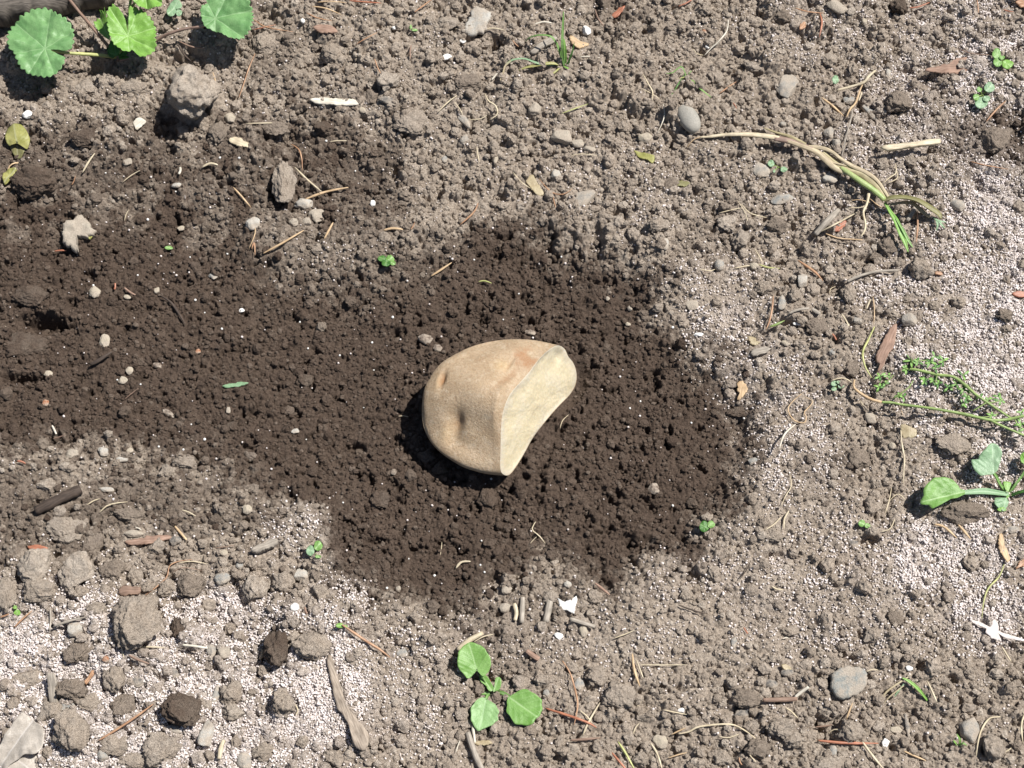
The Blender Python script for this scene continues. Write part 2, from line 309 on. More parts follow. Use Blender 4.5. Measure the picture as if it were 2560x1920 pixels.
def origin_to(o, P):
    """move the mesh origin to the thing's place"""
    me = o.data; n = len(me.vertices); a = np.empty(n * 3, np.float32); me.vertices.foreach_get('co', a); a = a.reshape(-1, 3) - np.asarray(P, np.float32)
    me.vertices.foreach_set('co', a.ravel()); me.update(); o.location = Vector(P) + Vector(o.location)
_ico = {}
def ico(n):
    if n not in _ico:
        bm = bmesh.new(); bmesh.ops.create_icosphere(bm, subdivisions=n, radius=1); bm.verts.ensure_lookup_table()
        _ico[n] = (np.array([v.co[:] for v in bm.verts]), np.array([[v.index for v in f.verts] for f in bm.faces])); bm.free()
    return _ico[n]
def lump(n, seed, planes=9, rough=.12, cut=.78, low=.25, pits=0.):
    V, F = ico(n); V = V.copy(); g = np.random.default_rng(seed); U = V.copy()
    V *= (1 + low * noise3(U, 1.3, seed) * 2)[:, None]
    for _ in range(planes):
        d = g.normal(size=3); d /= np.linalg.norm(d); c = g.uniform(cut, 1.02); e = V @ d - c; V -= np.clip(e, 0, 9)[:, None] * d * .9
    V *= (1 + rough * fbm3(U, 3.2, seed + 50, 4, .62))[:, None]
    if pits: V *= (1 - pits * np.clip(.12 - np.abs(fbm3(U, 4., seed + 90, 2)), 0, 1) * 4)[:, None]
    return V, F
def rotz(V, a): c, s = math.cos(a), math.sin(a); return V @ np.array([[c, s, 0], [-s, c, 0], [0, 0, 1]])
def clod(k, u, v, ru, rv, rot, label, name='soil_clod', cat='soil clod', tone='dry', hf=.75, seed=None, sink=.3, group=None, sub=4, pits=.5, rough=.34):
    seed = seed if seed is not None else (int(u * 7 + v * 13) % 9973)
    sc = CROP[k][2] * PXM; rx, ry = ru * sc, rv * sc / math.sin(ELEV) * .98; rz = min(rx, ry) * hf
    P = G(k, u, v, rz * .4)
    V, F = lump(sub, seed, 12, rough * (.8 if sub == 5 else 1), .66, .42, pits * (0 if sub == 5 and tone == 'lightdry' else (.4 if sub == 5 else 1)))
    V = V / np.abs(V).max(0) * np.array([rx, ry, rz]); V = rotz(V, -math.radians(rot))
    z = Hb(P[0], P[1]) + rz * (1 - 2 * min(.42, sink + .06)) ; loc = np.array([P[0], P[1], z])
    keep(P[0], P[1], min(rx, ry) * .8); g = np.random.default_rng(abs(seed))
    if tone in ('dry', 'wet', 'mid', 'lightdry'):
        wv = {'dry': .08, 'lightdry': 0., 'mid': .42, 'wet': .88}[tone]; n = fbm3(V, 300, seed, 3) + fbm3(V, 90, seed + 7, 2) * .8
        t = {'dry': .68, 'lightdry': .98, 'mid': .5, 'wet': .5}[tone]
        o = mesh_obj(name, V, F, SOIL, None, {'wet': np.clip(wv + n * .35, 0, 1), 'tint': np.clip(t + n * .8, 0, 1)})
    else: o = mesh_obj(name, V, F, ROCK[tone])
    o.location = Vector(loc); return tag(o, label, cat, group)
def pebble(k, u, v, ru, rv, rot, label, tone='grey', name='pebble', cat='pebble', hf=.7, rough=.05, sink=.25, planes=3, cut=.85, sub=4, seed=None):
    seed = seed if seed is not None else (int(u * 5 + v * 11) % 9973)
    sc = CROP[k][2] * PXM * .95; rx, ry = ru * sc, rv * sc; rz = min(rx, ry) * hf; P = G(k, u, v, rz * .5)
    V, F = lump(sub, seed, planes + (4 if planes > 1 else 0), rough * 1.6, cut - (.12 if planes > 1 else 0), .3 if planes > 1 else .06); V = V / np.abs(V).max(0) * np.array([rx, ry, rz]); V = rotz(V, -math.radians(rot)); V[:, 1] *= 1.04
    o = mesh_obj(name, V, F, ROCK[tone]); o.location = (P[0], P[1], Hb(P[0], P[1]) + rz * (1 - 2 * min(.42, sink * 1.5)) + .0004); keep(P[0], P[1], min(rx, ry) * .9); return tag(o, label, cat)
def inside_mesh(O2, rings):                       # concentric rings + centre, returns weights index structure
    n = len(O2); F = []
    for r in range(rings - 1):
        for i in range(n):
            a, b = r * n + i, r * n + (i + 1) % n; F.append((a, b, b + n, a + n))
    c = rings * n
    for i in range(n): F.append(((rings - 1) * n + i, (rings - 1) * n + (i + 1) % n, c))
    return F
def resample(O, N):
    O = np.asarray(O, float); Mn = len(O); out = []
    seg = np.linalg.norm(np.roll(O, -1, 0) - O, axis=1); cum = np.concatenate([[0], np.cumsum(seg)])
    for q in np.linspace(0, cum[-1], N, endpoint=False):
        i = min(Mn - 1, int(np.searchsorted(cum, q, 'right') - 1)); f = (q - cum[i]) / max(seg[i], 1e-9)
        p0, p1, p2, p3 = [O[(i + j) % Mn] for j in (-1, 0, 1, 2)]
        out.append(.5 * ((2 * p1) + (-p0 + p2) * f + (2 * p0 - 5 * p1 + 4 * p2 - p3) * f * f + (-p0 + 3 * p1 - 3 * p2 + p3) * f ** 3))
    return np.array(out)
def slab(k, pts, thick, lift, mat, name, label, cat, N=72, edge=.18, rough=.0003, seed=1, tilt=(0, 0), extra=None):
    """flat chip or flake with a worn edge: outline at its own height, real thickness"""
    c = np.mean(pts, 0); g0 = G(k, c[0], c[1], lift); z = g0[2] + thick
    if extra is not None: z += extra
    O = np.array([at_z(k, a, b, z) for a, b in pts]); O = resample(O, N); C0 = O.mean(0)
    O += ((np.random.default_rng(seed + int(abs(c[0]))).normal(size=(N, 1)) * rough * .5 + fbm2(O[:, 0], O[:, 1], 420, 9, 3)[:, None] * rough * 3.5)) * (O - C0) / np.linalg.norm(O - C0, axis=1)[:, None]
    prof = [(.90, 0.), (1., -.3), (1.01, -.7), (.9, -1.)]; V = []; R = []
    rings = [0.999 * t for t in (0.0,)]
    top = [(.30, .04), (.60, .03), (.80, .015)]
    for s, dz in [(.9, 0)][:0]: pass
    rs = [(.25, .0), (.5, .0), (.75, .0), (.92, -.04), (1., -.3), (1.0, -.7), (.9, -1.)]
    rs = rs[::-1]
    for s, dz in rs:
        Q = C0 + (O - C0) * s; Q[:, 2] = z + dz * thick; V.append(Q)
    V.append(np.array([[C0[0], C0[1], z]])); V = np.concatenate(V)
    V[:, 2] += noise2(V[:, 0], V[:, 1], 350, seed + 5) * rough * 2 + (V[:, 0] - C0[0]) * tilt[0] + (V[:, 1] - C0[1]) * tilt[1]
    F = inside_mesh(O, len(rs)); F.append(tuple(range(N))[::-1])
    D = O - C0; u_, s_, vt = np.linalg.svd(D[:, :2]); ax = vt[0]
    rel = V[:, :2] - C0[:2]; al = rel @ ax; ac = rel @ np.array([-ax[1], ax[0]])
    o = mesh_obj(name, V, F, mat, None, {'along': al, 'across': ac, 'vein': al * 0})
    rad = np.linalg.norm(O - C0, axis=1).min(); 
    for s in (0, .4, .75):
        for q in O[::6]: pp = C0 + (q - C0) * s; keep(pp[0], pp[1], max(rad * .5, .0015))
    origin_to(o, (C0[0], C0[1], z - thick)); return tag(o, label, cat)
def path3(k, pts, lift=.0004, n=None, hang=True, zbase=None, r=.0005):
    """points (u,v[,height mm]) -> smooth 3-D path resting on the ground's high spots"""
    P = []
    for p in pts:
        h = (p[2] if len(p) > 2 else 0) * MM
        if zbase is None: P.append(G(k, p[0], p[1], lift + h))
        else: P.append(at_z(k, p[0], p[1], zbase + h))
    P = np.array(P); hh = np.array([(p[2] if len(p) > 2 else 0) * MM for p in pts]); M_ = len(P)
    L = np.linalg.norm(np.diff(P, axis=0), axis=1).sum(); n = n or max(8, int(L / .0016)); out = []; ho = []
    for q in np.linspace(0, M_ - 1.0001, n):
        i = int(q); f = q - i; p0, p1, p2, p3 = [P[min(max(i + j, 0), M_ - 1)] for j in (-1, 0, 1, 2)]
        out.append(.5 * ((2 * p1) + (-p0 + p2) * f + (2 * p0 - 5 * p1 + 4 * p2 - p3) * f * f + (-p0 + 3 * p1 - 3 * p2 + p3) * f ** 3)); ho.append(hh[i] * (1 - f) + hh[min(i + 1, M_ - 1)] * f)
    out = np.array(out)
    if zbase is None:
        g = np.array([max(float(Hs(x + dx, y + dy)) for dx in (-.0007, 0, .0007) for dy in (-.0007, 0, .0007)) for x, y in out[:, :2]])
        e = g.copy()
        for _ in range(6):
            e = np.maximum(g * .6 + e * .4, np.convolve(np.pad(e, 2, 'edge'), np.ones(5) / 5, 'valid'))
        e = np.convolve(np.pad(e, 2, 'edge'), np.ones(5) / 5, 'valid')
        znew = e + np.array(ho) + r * .6 + lift
        d = (out - CAM); out = CAM + d * ((znew - CAM[2]) / d[:, 2])[:, None]
    return out
def tube(P, radii, mat, name, parent=None, sides=7, flat=1., seed=0):
    n = len(P); r = np.interp(np.linspace(0, 1, n), np.linspace(0, 1, len(radii)), radii); T = np.gradient(P, axis=0); T /= np.linalg.norm(T, axis=1)[:, None] + 1e-12
    V = []; al = []; ac = []; L = np.concatenate([[0], np.cumsum(np.linalg.norm(np.diff(P, axis=0), axis=1))]); g = np.random.default_rng(abs(seed))
    for i in range(n):
        a = np.cross(T[i], (0, 0, 1.)); a /= np.linalg.norm(a) + 1e-9; b = np.cross(a, T[i]); w_ = 1 + g.normal() * .06
        for s in range(sides):
            q = 2 * math.pi * s / sides; V.append(P[i] + a * math.cos(q) * r[i] * w_ + b * math.sin(q) * r[i] * flat * w_); al.append(L[i]); ac.append(math.cos(q) * r[i])
    F = [(i * sides + s, i * sides + (s + 1) % sides, (i + 1) * sides + (s + 1) % sides, (i + 1) * sides + s) for i in range(n - 1) for s in range(sides)]
    F.append(tuple(range(sides))[::-1]); F.append(tuple(range((n - 1) * sides, n * sides)))
    return mesh_obj(name, V, F, mat, parent, {'along': al, 'across': ac, 'vein': np.zeros(len(V))})
def stick(k, pts, rpx, mat, label, name='straw', cat='straw', flat=.8, lift=.0004, taper=True, group=None):
    r = rpx * CROP[k][2] * PXM; P = path3(k, pts, lift, r=r)
    rad = [r * .45, r * .95, r, r * .85, r * .3] if taper else [r * .85, r, r * 1.05, r, r * .85]
    o = tube(P, rad, mat if not isinstance(mat, str) else WOOD[mat], name, None, 7, flat, int(pts[0][0]))
    for q in P: keep(q[0], q[1], r + .0008)
    origin_to(o, P[len(P) // 2]); return tag(o, label, cat, group)
def ribbon(P, widths, mat, name, fold=.3, parent=None, thick=.00018, twist=None, attrs=None):
    n = len(P); wd = np.interp(np.linspace(0, 1, n), np.linspace(0, 1, len(widths)), widths); T = np.gradient(P, axis=0); T /= np.linalg.norm(T, axis=1)[:, None] + 1e-12
    tw = np.interp(np.linspace(0, 1, n), np.linspace(0, 1, len(twist)), twist) if twist else np.zeros(n)
    V = []; vv = []
    for lay in (0, 1):
        for i in range(n):
            a = np.cross(T[i], (0, 0, 1.)); a /= np.linalg.norm(a) + 1e-9; b = np.cross(a, T[i]); c, s = math.cos(tw[i]), math.sin(tw[i]); a, b = a * c + b * s, b * c - a * s
            for q in (-1, -.5, 0, .5, 1):
                V.append(P[i] + a * q * wd[i] * .5 + b * (abs(q) * fold * wd[i] * .5 - lay * thick)); vv.append(.7 if q == 0 else .0)
    N5 = n * 5; F = []
    for i in range(n - 1):
        for q in range(4):
            a = i * 5 + q; F.append((a, a + 1, a + 6, a + 5)); F.append((N5 + a, N5 + a + 5, N5 + a + 6, N5 + a + 1))
        for q in (0, 4):
            a = i * 5 + q; F.append((a, a + 5, N5 + a + 5, N5 + a) if q == 0 else (a + 5, a, N5 + a, N5 + a + 5))
    L = np.arange(n).repeat(5) / n
    return mesh_obj(name, V, F, mat, parent, {'vein': vv, 'along': np.tile(L * .02, 2), 'across': np.tile(np.tile([-.001, -.0005, 0, .0005, .001], n), 2)})
def leaf(k, outline, junction, mat, z, name='leaf', tip=None, veins=None, N=120, rings=10, cren=0., cn=30, cup=.0, wav=.0, tilt=(0, 0), fold=0., palmate=0, parent=None, seed=0, thick=.0002, droop=0.):
    """leaf blade traced round its outline at height z, with cupping, waves and veins"""
    O = np.array([at_z(k, a, b, z) for a, b in outline]); O = resample(O, N); J = at_z(k, junction[0], junction[1], z); D = O - J; ang = np.arctan2(D[:, 1], D[:, 0])
    rr = np.linalg.norm(D, axis=1); 
    if cren:
        cum = np.concatenate([[0], np.cumsum(np.linalg.norm(np.diff(O, axis=0), axis=1))]); cum /= cum[-1]
        if palmate: D = D * (1 + .05 * np.abs(np.sin(cum * palmate * math.pi)) - .02)[:, None]
        D = D * (1 + cren * np.abs(np.sin(cum * cn * math.pi)) - cren * .5)[:, None]
    V = []; ve = []; Rm = rr.max(); g = np.random.default_rng(seed); ph = g.uniform(0, 6.28, 4)
    T = at_z(k, tip[0], tip[1], z) - J if tip else np.array([1., 0, 0]); ta = math.atan2(T[1], T[0]); tl = np.linalg.norm(T)
    na = palmate or 7
    va = np.linspace(ang.min() + .4, ang.max() - .4, na) if palmate else None
    for r in range(rings):
        f = 1 - r / rings; Q = J + D * f; d = np.linalg.norm(Q - J, axis=1); zz = cup * (d / Rm) ** 2
        zz = zz + wav * np.sin(ang * 3 + ph[0]) * (d / Rm) ** 2 + wav * .5 * np.sin(ang * 7 + ph[1]) * (d / Rm) ** 2
        zz = zz + fbm2(Q[:, 0], Q[:, 1], 260, 40 + seed % 20, 2) * wav * 1.1 * np.clip(d / Rm * 3, 0, 1)
        if palmate:
            u_ = np.abs(np.sin((ang - ta) * palmate / 2)); zz = zz + .0021 * u_ * (d / Rm); vn = np.clip(1 - u_ * d / .0011, 0, 1) * .8
            u2 = np.abs(np.sin((ang - ta) * palmate * 1.5 + d * 60)); vn = np.maximum(vn, np.clip(1 - u2 * d / .0012, 0, 1) * .35 * (f > .45))
        else:
            rel = Q - J; t = (rel @ T) / tl; x = np.abs(rel[:, 0] * -T[1] + rel[:, 1] * T[0]) / tl
            zz = zz + fold * x; vn = np.clip(1 - x / .0005, 0, 1) * .9
            sv = np.abs(((t - x * .8) / tl * 5.5) % 1 - .5) * 2; vn = np.maximum(vn, np.clip((sv - .82) * 5, 0, 1) * .4 * (t > 0)); zz = zz - (1 - sv) * .0003 * (x / Rm)
        zz = zz - droop * np.clip((d / Rm - .6) / .4, 0, 1) ** 2
        Q = Q.copy(); Q[:, 2] = z + zz + (Q[:, 0] - J[0]) * tilt[0] + (Q[:, 1] - J[1]) * tilt[1]; V.append(Q); ve.append(vn)
    V.append(J[None]); ve.append([.8]); V = np.concatenate(V); ve = np.concatenate(ve); nV = len(V)
    F = inside_mesh(O, rings); V2 = V - np.array([0, 0, thick]); F2 = [tuple(i + nV for i in f[::-1]) for f in F]
    rim = [(i, i + nV, (i + 1) % N + nV, (i + 1) % N) for i in range(N)]
    o = mesh_obj(name, np.concatenate([V, V2]), F + F2 + rim, mat, parent, {'vein': np.tile(ve, 2)}); return o

# ------------------------------------------------------------------ the potato half
ZP = -.0125
cut_o = [(1490,295),(1560,330),(1590,400),(1640,460),(1668,560),(1655,660),(1600,750),(1520,830),(1430,930),(1340,1040),(1260,1150),(1190,1280),(1110,1410),(1050,1475),(990,1455),(975,1390),(978,1280),(980,1150),(985,1020),(1000,900),(1050,760),(1130,660),(1230,550),(1310,440),(1400,350)]
pn = np.array([.78, -.36, .5]); pn /= np.linalg.norm(pn)
A0 = at_z('p', 1430, 930, ZP + .006)
O = []
for a in cut_o:
    d = ray(*S('p', *a)); O.append(CAM + d * ((A0 - CAM) @ pn / (d @ pn)))
O = np.array(O); NP = 288
def rs_idx(O, N):                                # index-uniform Catmull-Rom (as fitted)
    Mn = len(O); out = []
    for k in range(N):
        t = k * Mn / N; i = int(t); f = t - i; p0, p1, p2, p3 = [O[(i + j) % Mn] for j in (-1, 0, 1, 2)]
        out.append(.5 * ((2 * p1) + (-p0 + p2) * f + (2 * p0 - 5 * p1 + 4 * p2 - p3) * f * f + (-p0 + 3 * p1 - 3 * p2 + p3) * f ** 3))
    return np.array(out)
R = rs_idx(O, NP)
for _ in range(18): R = (np.roll(R, 1, 0) + 2 * R + np.roll(R, -1, 0)) / 4
G0 = R.mean(0); 
for q_ in R[::4]:                                # soil gives way under the cut's lower edge
    i_, j_ = int((q_[0] - X0) / STEP), int((q_[1] - Y0) / STEP); sl_ = (slice(i_ - 14, i_ + 15), slice(j_ - 14, j_ + 15))
    dq = np.hypot(GX[sl_] - q_[0], GY[sl_] - q_[1]); H[sl_] = np.minimum(H[sl_], np.where(dq < .006, q_[2] - .0006 + np.clip(dq - .002, 0, 1) * .8, 1)).astype(np.float32)
e1 = R[0] - G0; e1 -= pn * (e1 @ pn); e1 /= np.linalg.norm(e1); e2 = np.cross(pn, e1); th = np.arctan2((R - G0) @ e2, (R - G0) @ e1)
pp = [2.9117, 0.0124, 0.0451, 1.8353, 2.6769, -0.001, 0.0023, 0.0295, -0.0309, 0.0548, -0.0236, -0.0463, -0.0163, 0.0054, 0.0096, 0.0033, -0.0244, 0.0477, 0.0237, -0.0402, 0.0671, -0.0198, 0.002, 0.0279]
az, el, Lp, pw, qw = pp[:5]; dax = np.array([math.cos(el) * math.cos(az), math.cos(el) * math.sin(az), math.sin(el)]); co = np.array(pp[7:23]).reshape(2, 8)
ts = np.sin(np.linspace(0, math.pi / 2, 110)); V = []
for q, t in enumerate(ts):
    s = max(0, 1 - t ** pw) ** (1 / qw); m = 1 + pp[-1] * t * (1 - t) * 1.2; wv = np.zeros(NP)
    for j, f in enumerate((4 * t * (1 - t), t)):
        for k_ in range(4): wv += f * (co[j, 2 * k_] * np.cos((k_ + 1) * th) + co[j, 2 * k_ + 1] * np.sin((k_ + 1) * th))
    V.append(G0 + (R - G0) * (max(s, .004) * (m + wv))[:, None] + dax * Lp * t + (pp[5] * e1 + pp[6] * e2) * t * t)
SK = np.concatenate(V); nr = len(ts)
tu = np.gradient(SK.reshape(nr, NP, 3), axis=0); tv = np.gradient(SK.reshape(nr, NP, 3), axis=1); nn = np.cross(tv, tu).reshape(-1, 3); nn /= np.linalg.norm(nn, axis=1)[:, None] + 1e-12
cen = SK.mean(0); sg = np.sign(((SK - cen) * nn).sum(1)); sg[sg == 0] = 1; nn *= sg[:, None]
SU = proj(SK); _v = CAM - SK; _v /= np.linalg.norm(_v, axis=1)[:, None]; facing = smooth(np.clip((_v * nn).sum(1) / .35, 0, 1))
patch = np.zeros(len(SK)); eye = np.zeros(len(SK)); disp = np.zeros(len(SK))
def dent(u, v, ru, rv, ang, depth, e=0., p=0., sharp=1.):
    a, b = S('p', u, v); x = (SU[:, 0] - a) / .27733; y = (SU[:, 1] - b) / .27733; c, s = math.cos(math.radians(ang)), math.sin(math.radians(ang))
    x, y = x * c + y * s, -x * s + y * c; k_ = np.exp(-np.clip((x / ru) ** 2 + (y / rv) ** 2, 0, 30) ** sharp) * facing
    disp[:] -= depth * k_; np.maximum(eye, e * k_, out=eye); np.maximum(patch, p * k_, out=patch)
dent(565, 1030, 75, 150, 12, .0018, .12, 0, 1.2); dent(600, 990, 45, 85, 8, .0010, .1, .5, 1.2); dent(490, 1090, 50, 90, 10, -.0008, .3)
dent(462, 615, 24, 62, 18, .0019, .2, .95); dent(420, 640, 40, 80, 18, -.0006, .2)
dent(985, 495, 70, 55, 0, -.0009, .45); dent(1062, 478, 10, 70, 30, .0010, 0, .5); dent(985, 500, 14, 14, 0, .0005, .8, .35); dent(1000, 470, 130, 110, 0, .0006, .0)
dent(820, 315, 190, 75, -8, .0013); dent(330, 880, 90, 190, 8, .0007); dent(830, 740, 330, 220, 12, -.0046); dent(620, 1180, 260, 90, 28, .0010); dent(1010, 640, 120, 60, -50, .0008); dent(1000, 1000, 70, 300, 4, -.0008); dent(650, 430, 160, 60, -20, .0006)
patch = np.maximum(patch, 0)
a, b = S('p', 1205, 430); px_ = (SU[:, 0] - a) / .27733; py_ = (SU[:, 1] - b) / .27733; c_, s_ = math.cos(math.radians(-38)), math.sin(math.radians(-38)); qx = px_ * c_ + py_ * s_; qy = -px_ * s_ + py_ * c_
russet = np.clip(1.45 - ((qx / 78) ** 2 + (qy / 92) ** 2) ** .5 + fbm3(SK, 300, 3, 3) * 1.6, 0, 1) * facing
a, b = S('p', 1060, 590); px_ = (SU[:, 0] - a) / .27733; py_ = (SU[:, 1] - b) / .27733; qx = px_ * .6 - py_ * .8 * -1 * -1; qy = px_ * .8 + py_ * .6
qx = px_ * .64 - py_ * .77; qy = px_ * .77 + py_ * .64
russet = np.maximum(russet, .6 * np.clip(1.2 - ((qx / 150) ** 2 + (qy / 38) ** 2) ** .5 + fbm3(SK, 350, 4, 3), 0, 1) * facing)
disp += fbm3(SK, 45, 17, 2) * .0010 + fbm3(SK, 160, 19, 2) * .00022
tt = np.repeat(ts, NP); disp *= np.clip(tt * 14, 0, 1)
SK = SK + nn * disp[:, None]
# the cut's rim is slightly bevelled
F = [(r * NP + i, r * NP + (i + 1) % NP, (r + 1) * NP + (i + 1) % NP, (r + 1) * NP + i) for r in range(nr - 1) for i in range(NP)]
F.append(tuple((nr - 1) * NP + i for i in range(NP)))
def skin_material():
    m, nt, b = M('potato_skin'); n = tex(nt, 70, 5, .6); n2 = tex(nt, 900, 5, .7); n3 = tex(nt, 2600, 3, .6)
    r = ramp(nt, n.outputs[0], [(.3, (.34, .245, .155)), (.5, (.41, .305, .20)), (.72, (.47, .365, .255))])
    s = ramp(nt, n2.outputs[0], [(.35, (.82, .78, .73)), (.52, (1, 1, 1)), (.7, (1.08, 1.08, 1.08))]); c = mix(nt, 1., r.outputs[0], s.outputs[0], 'MULTIPLY')
    n4 = tex(nt, 520, 2, .5); ln = ramp(nt, n4.outputs[0], [(.66, (0, 0, 0)), (.70, (.45, .45, .45))]); c = mix(nt, ln.outputs[0], c, (.27, .18, .105))
    n5 = tex(nt, 240, 4, .75); lt = ramp(nt, n5.outputs[0], [(.52, (0, 0, 0)), (.66, (.5, .5, .5))]); c = mix(nt, lt.outputs[0], c, (.56, .46, .34))
    c = mix(nt, attr(nt, 'eye').outputs['Fac'], c, (.52, .37, .19)); c = mix(nt, attr(nt, 'patch').outputs['Fac'], c, (.26, .14, .065))
    ru = node(nt, 'ShaderNodeMath', operation='MULTIPLY'); v = node(nt, 'ShaderNodeTexVoronoi', feature='DISTANCE_TO_EDGE'); v.inputs['Scale'].default_value = 900; tc = node(nt, 'ShaderNodeTexCoord'); nt.links.new(tc.outputs['Object'], v.inputs['Vector'])
    rr = ramp(nt, v.outputs[0], [(.0, (.6, .6, .6)), (.12, (1, 1, 1))]); nt.links.new(rr.outputs[0], ru.inputs[0]); nt.links.new(attr(nt, 'russet').outputs['Fac'], ru.inputs[1])
    c = mix(nt, ru.outputs[0], c, (.36, .205, .11))
    nt.links.new(c, b.inputs['Base Color']); b.inputs['Roughness'].default_value = .62; b.inputs['Specular IOR Level'].default_value = .28
    b.inputs['Subsurface Weight'].default_value = .08; b.inputs['Subsurface Radius'].default_value = (1, .5, .25); b.inputs['Subsurface Scale'].default_value = .0015
    b1 = bump(nt, b, n2.outputs[0], .0006, .75); bump(nt, b, n3.outputs[0], .0003, .6, b1); return m
def flesh_material():
    m, nt, b = M('potato_flesh'); n = tex(nt, 90, 5, .65); n2 = tex(nt, 700, 5, .7); n3 = tex(nt, 330, 2, .5)
    r = ramp(nt, n.outputs[0], [(.30, (.52, .445, .30)), (.5, (.57, .495, .345)), (.72, (.56, .50, .385))]); s = ramp(nt, n2.outputs[0], [(.3, (.86, .86, .84)), (.6, (1.03, 1.03, 1.03))])
    c = mix(nt, 1., r.outputs[0], s.outputs[0], 'MULTIPLY'); c = mix(nt, attr(nt, 'rim').outputs['Fac'], c, (.50, .455, .40))
    sp = ramp(nt, n3.outputs[0], [(.70, (0, 0, 0)), (.76, (.55, .55, .55))]); c = mix(nt, sp.outputs[0], c, (.42, .36, .24))
    nt.links.new(c, b.inputs['Base Color']); b.inputs['Roughness'].default_value = .55; b.inputs['Specular IOR Level'].default_value = .3
    b.inputs['Subsurface Weight'].default_value = .25; b.inputs['Subsurface Radius'].default_value = (1, .7, .4); b.inputs['Subsurface Scale'].default_value = .002
    b1 = bump(nt, b, n2.outputs[0], .0005, .6); bump(nt, b, n.outputs[0], .002, .4, b1); return m
HB = blur(H, 8)
potato = empty('potato_half', 'cut half of a tan potato lying on the dark moist soil, pale flesh facing right', 'potato', (G0[0], G0[1], ZP))
sk = mesh_obj('skin', SK, F, skin_material(), potato, {'patch': np.clip(patch, 0, 1), 'eye': np.clip(eye, 0, 1), 'russet': russet}); origin_to(sk, potato.location); sk.location = (0, 0, 0)
CV_ = []; rim = []; fr = [1., .985, .955, .91, .85, .78, .7, .6, .5, .4, .3, .2, .1]
for f in fr:
    Q = G0 + (R - G0) * f; dd = (1 - f) * np.linalg.norm(R - G0, axis=1)
    Q = Q + pn * (-.0002 * (f > .99) + (fbm3(Q, 60, 5, 3) * .0022 + fbm3(Q, 260, 9, 2) * .0004) * min(1, (1 - f) * 9))[:, None]
    U_ = proj(Q); a, b = S('p', 1500, 405); Q = Q - pn * (.0016 * np.exp(-(((U_[:, 0] - a) / 9) ** 2 + ((U_[:, 1] - b) / 14) ** 2)) * (f < .99))[:, None]
    CV_.append(Q); rim.append(np.clip(1 - dd / .0045, 0, 1) * .5)
CV_.append(G0[None] + pn * .0005); rim.append([0.])
cf = mesh_obj('cut_face', np.concatenate(CV_), inside_mesh(R, len(fr)), flesh_material(), potato, {'rim': np.concatenate(rim)}); origin_to(cf, potato.location); cf.location = (0, 0, 0)
# ground under and round the potato stays below it; fine crumbs bank against it
foot = SK[SK[:, 2] < ZP + .012]
for q in R[::3]:
    if q[2] < ZP + .014: keep(q[0] - .0015, q[1] + .0008, .003)
for x_, y_ in [(G0[0] - .02, G0[1]), (G0[0] - .01, G0[1] + .01), (G0[0], G0[1])]: keep(x_, y_, .014)

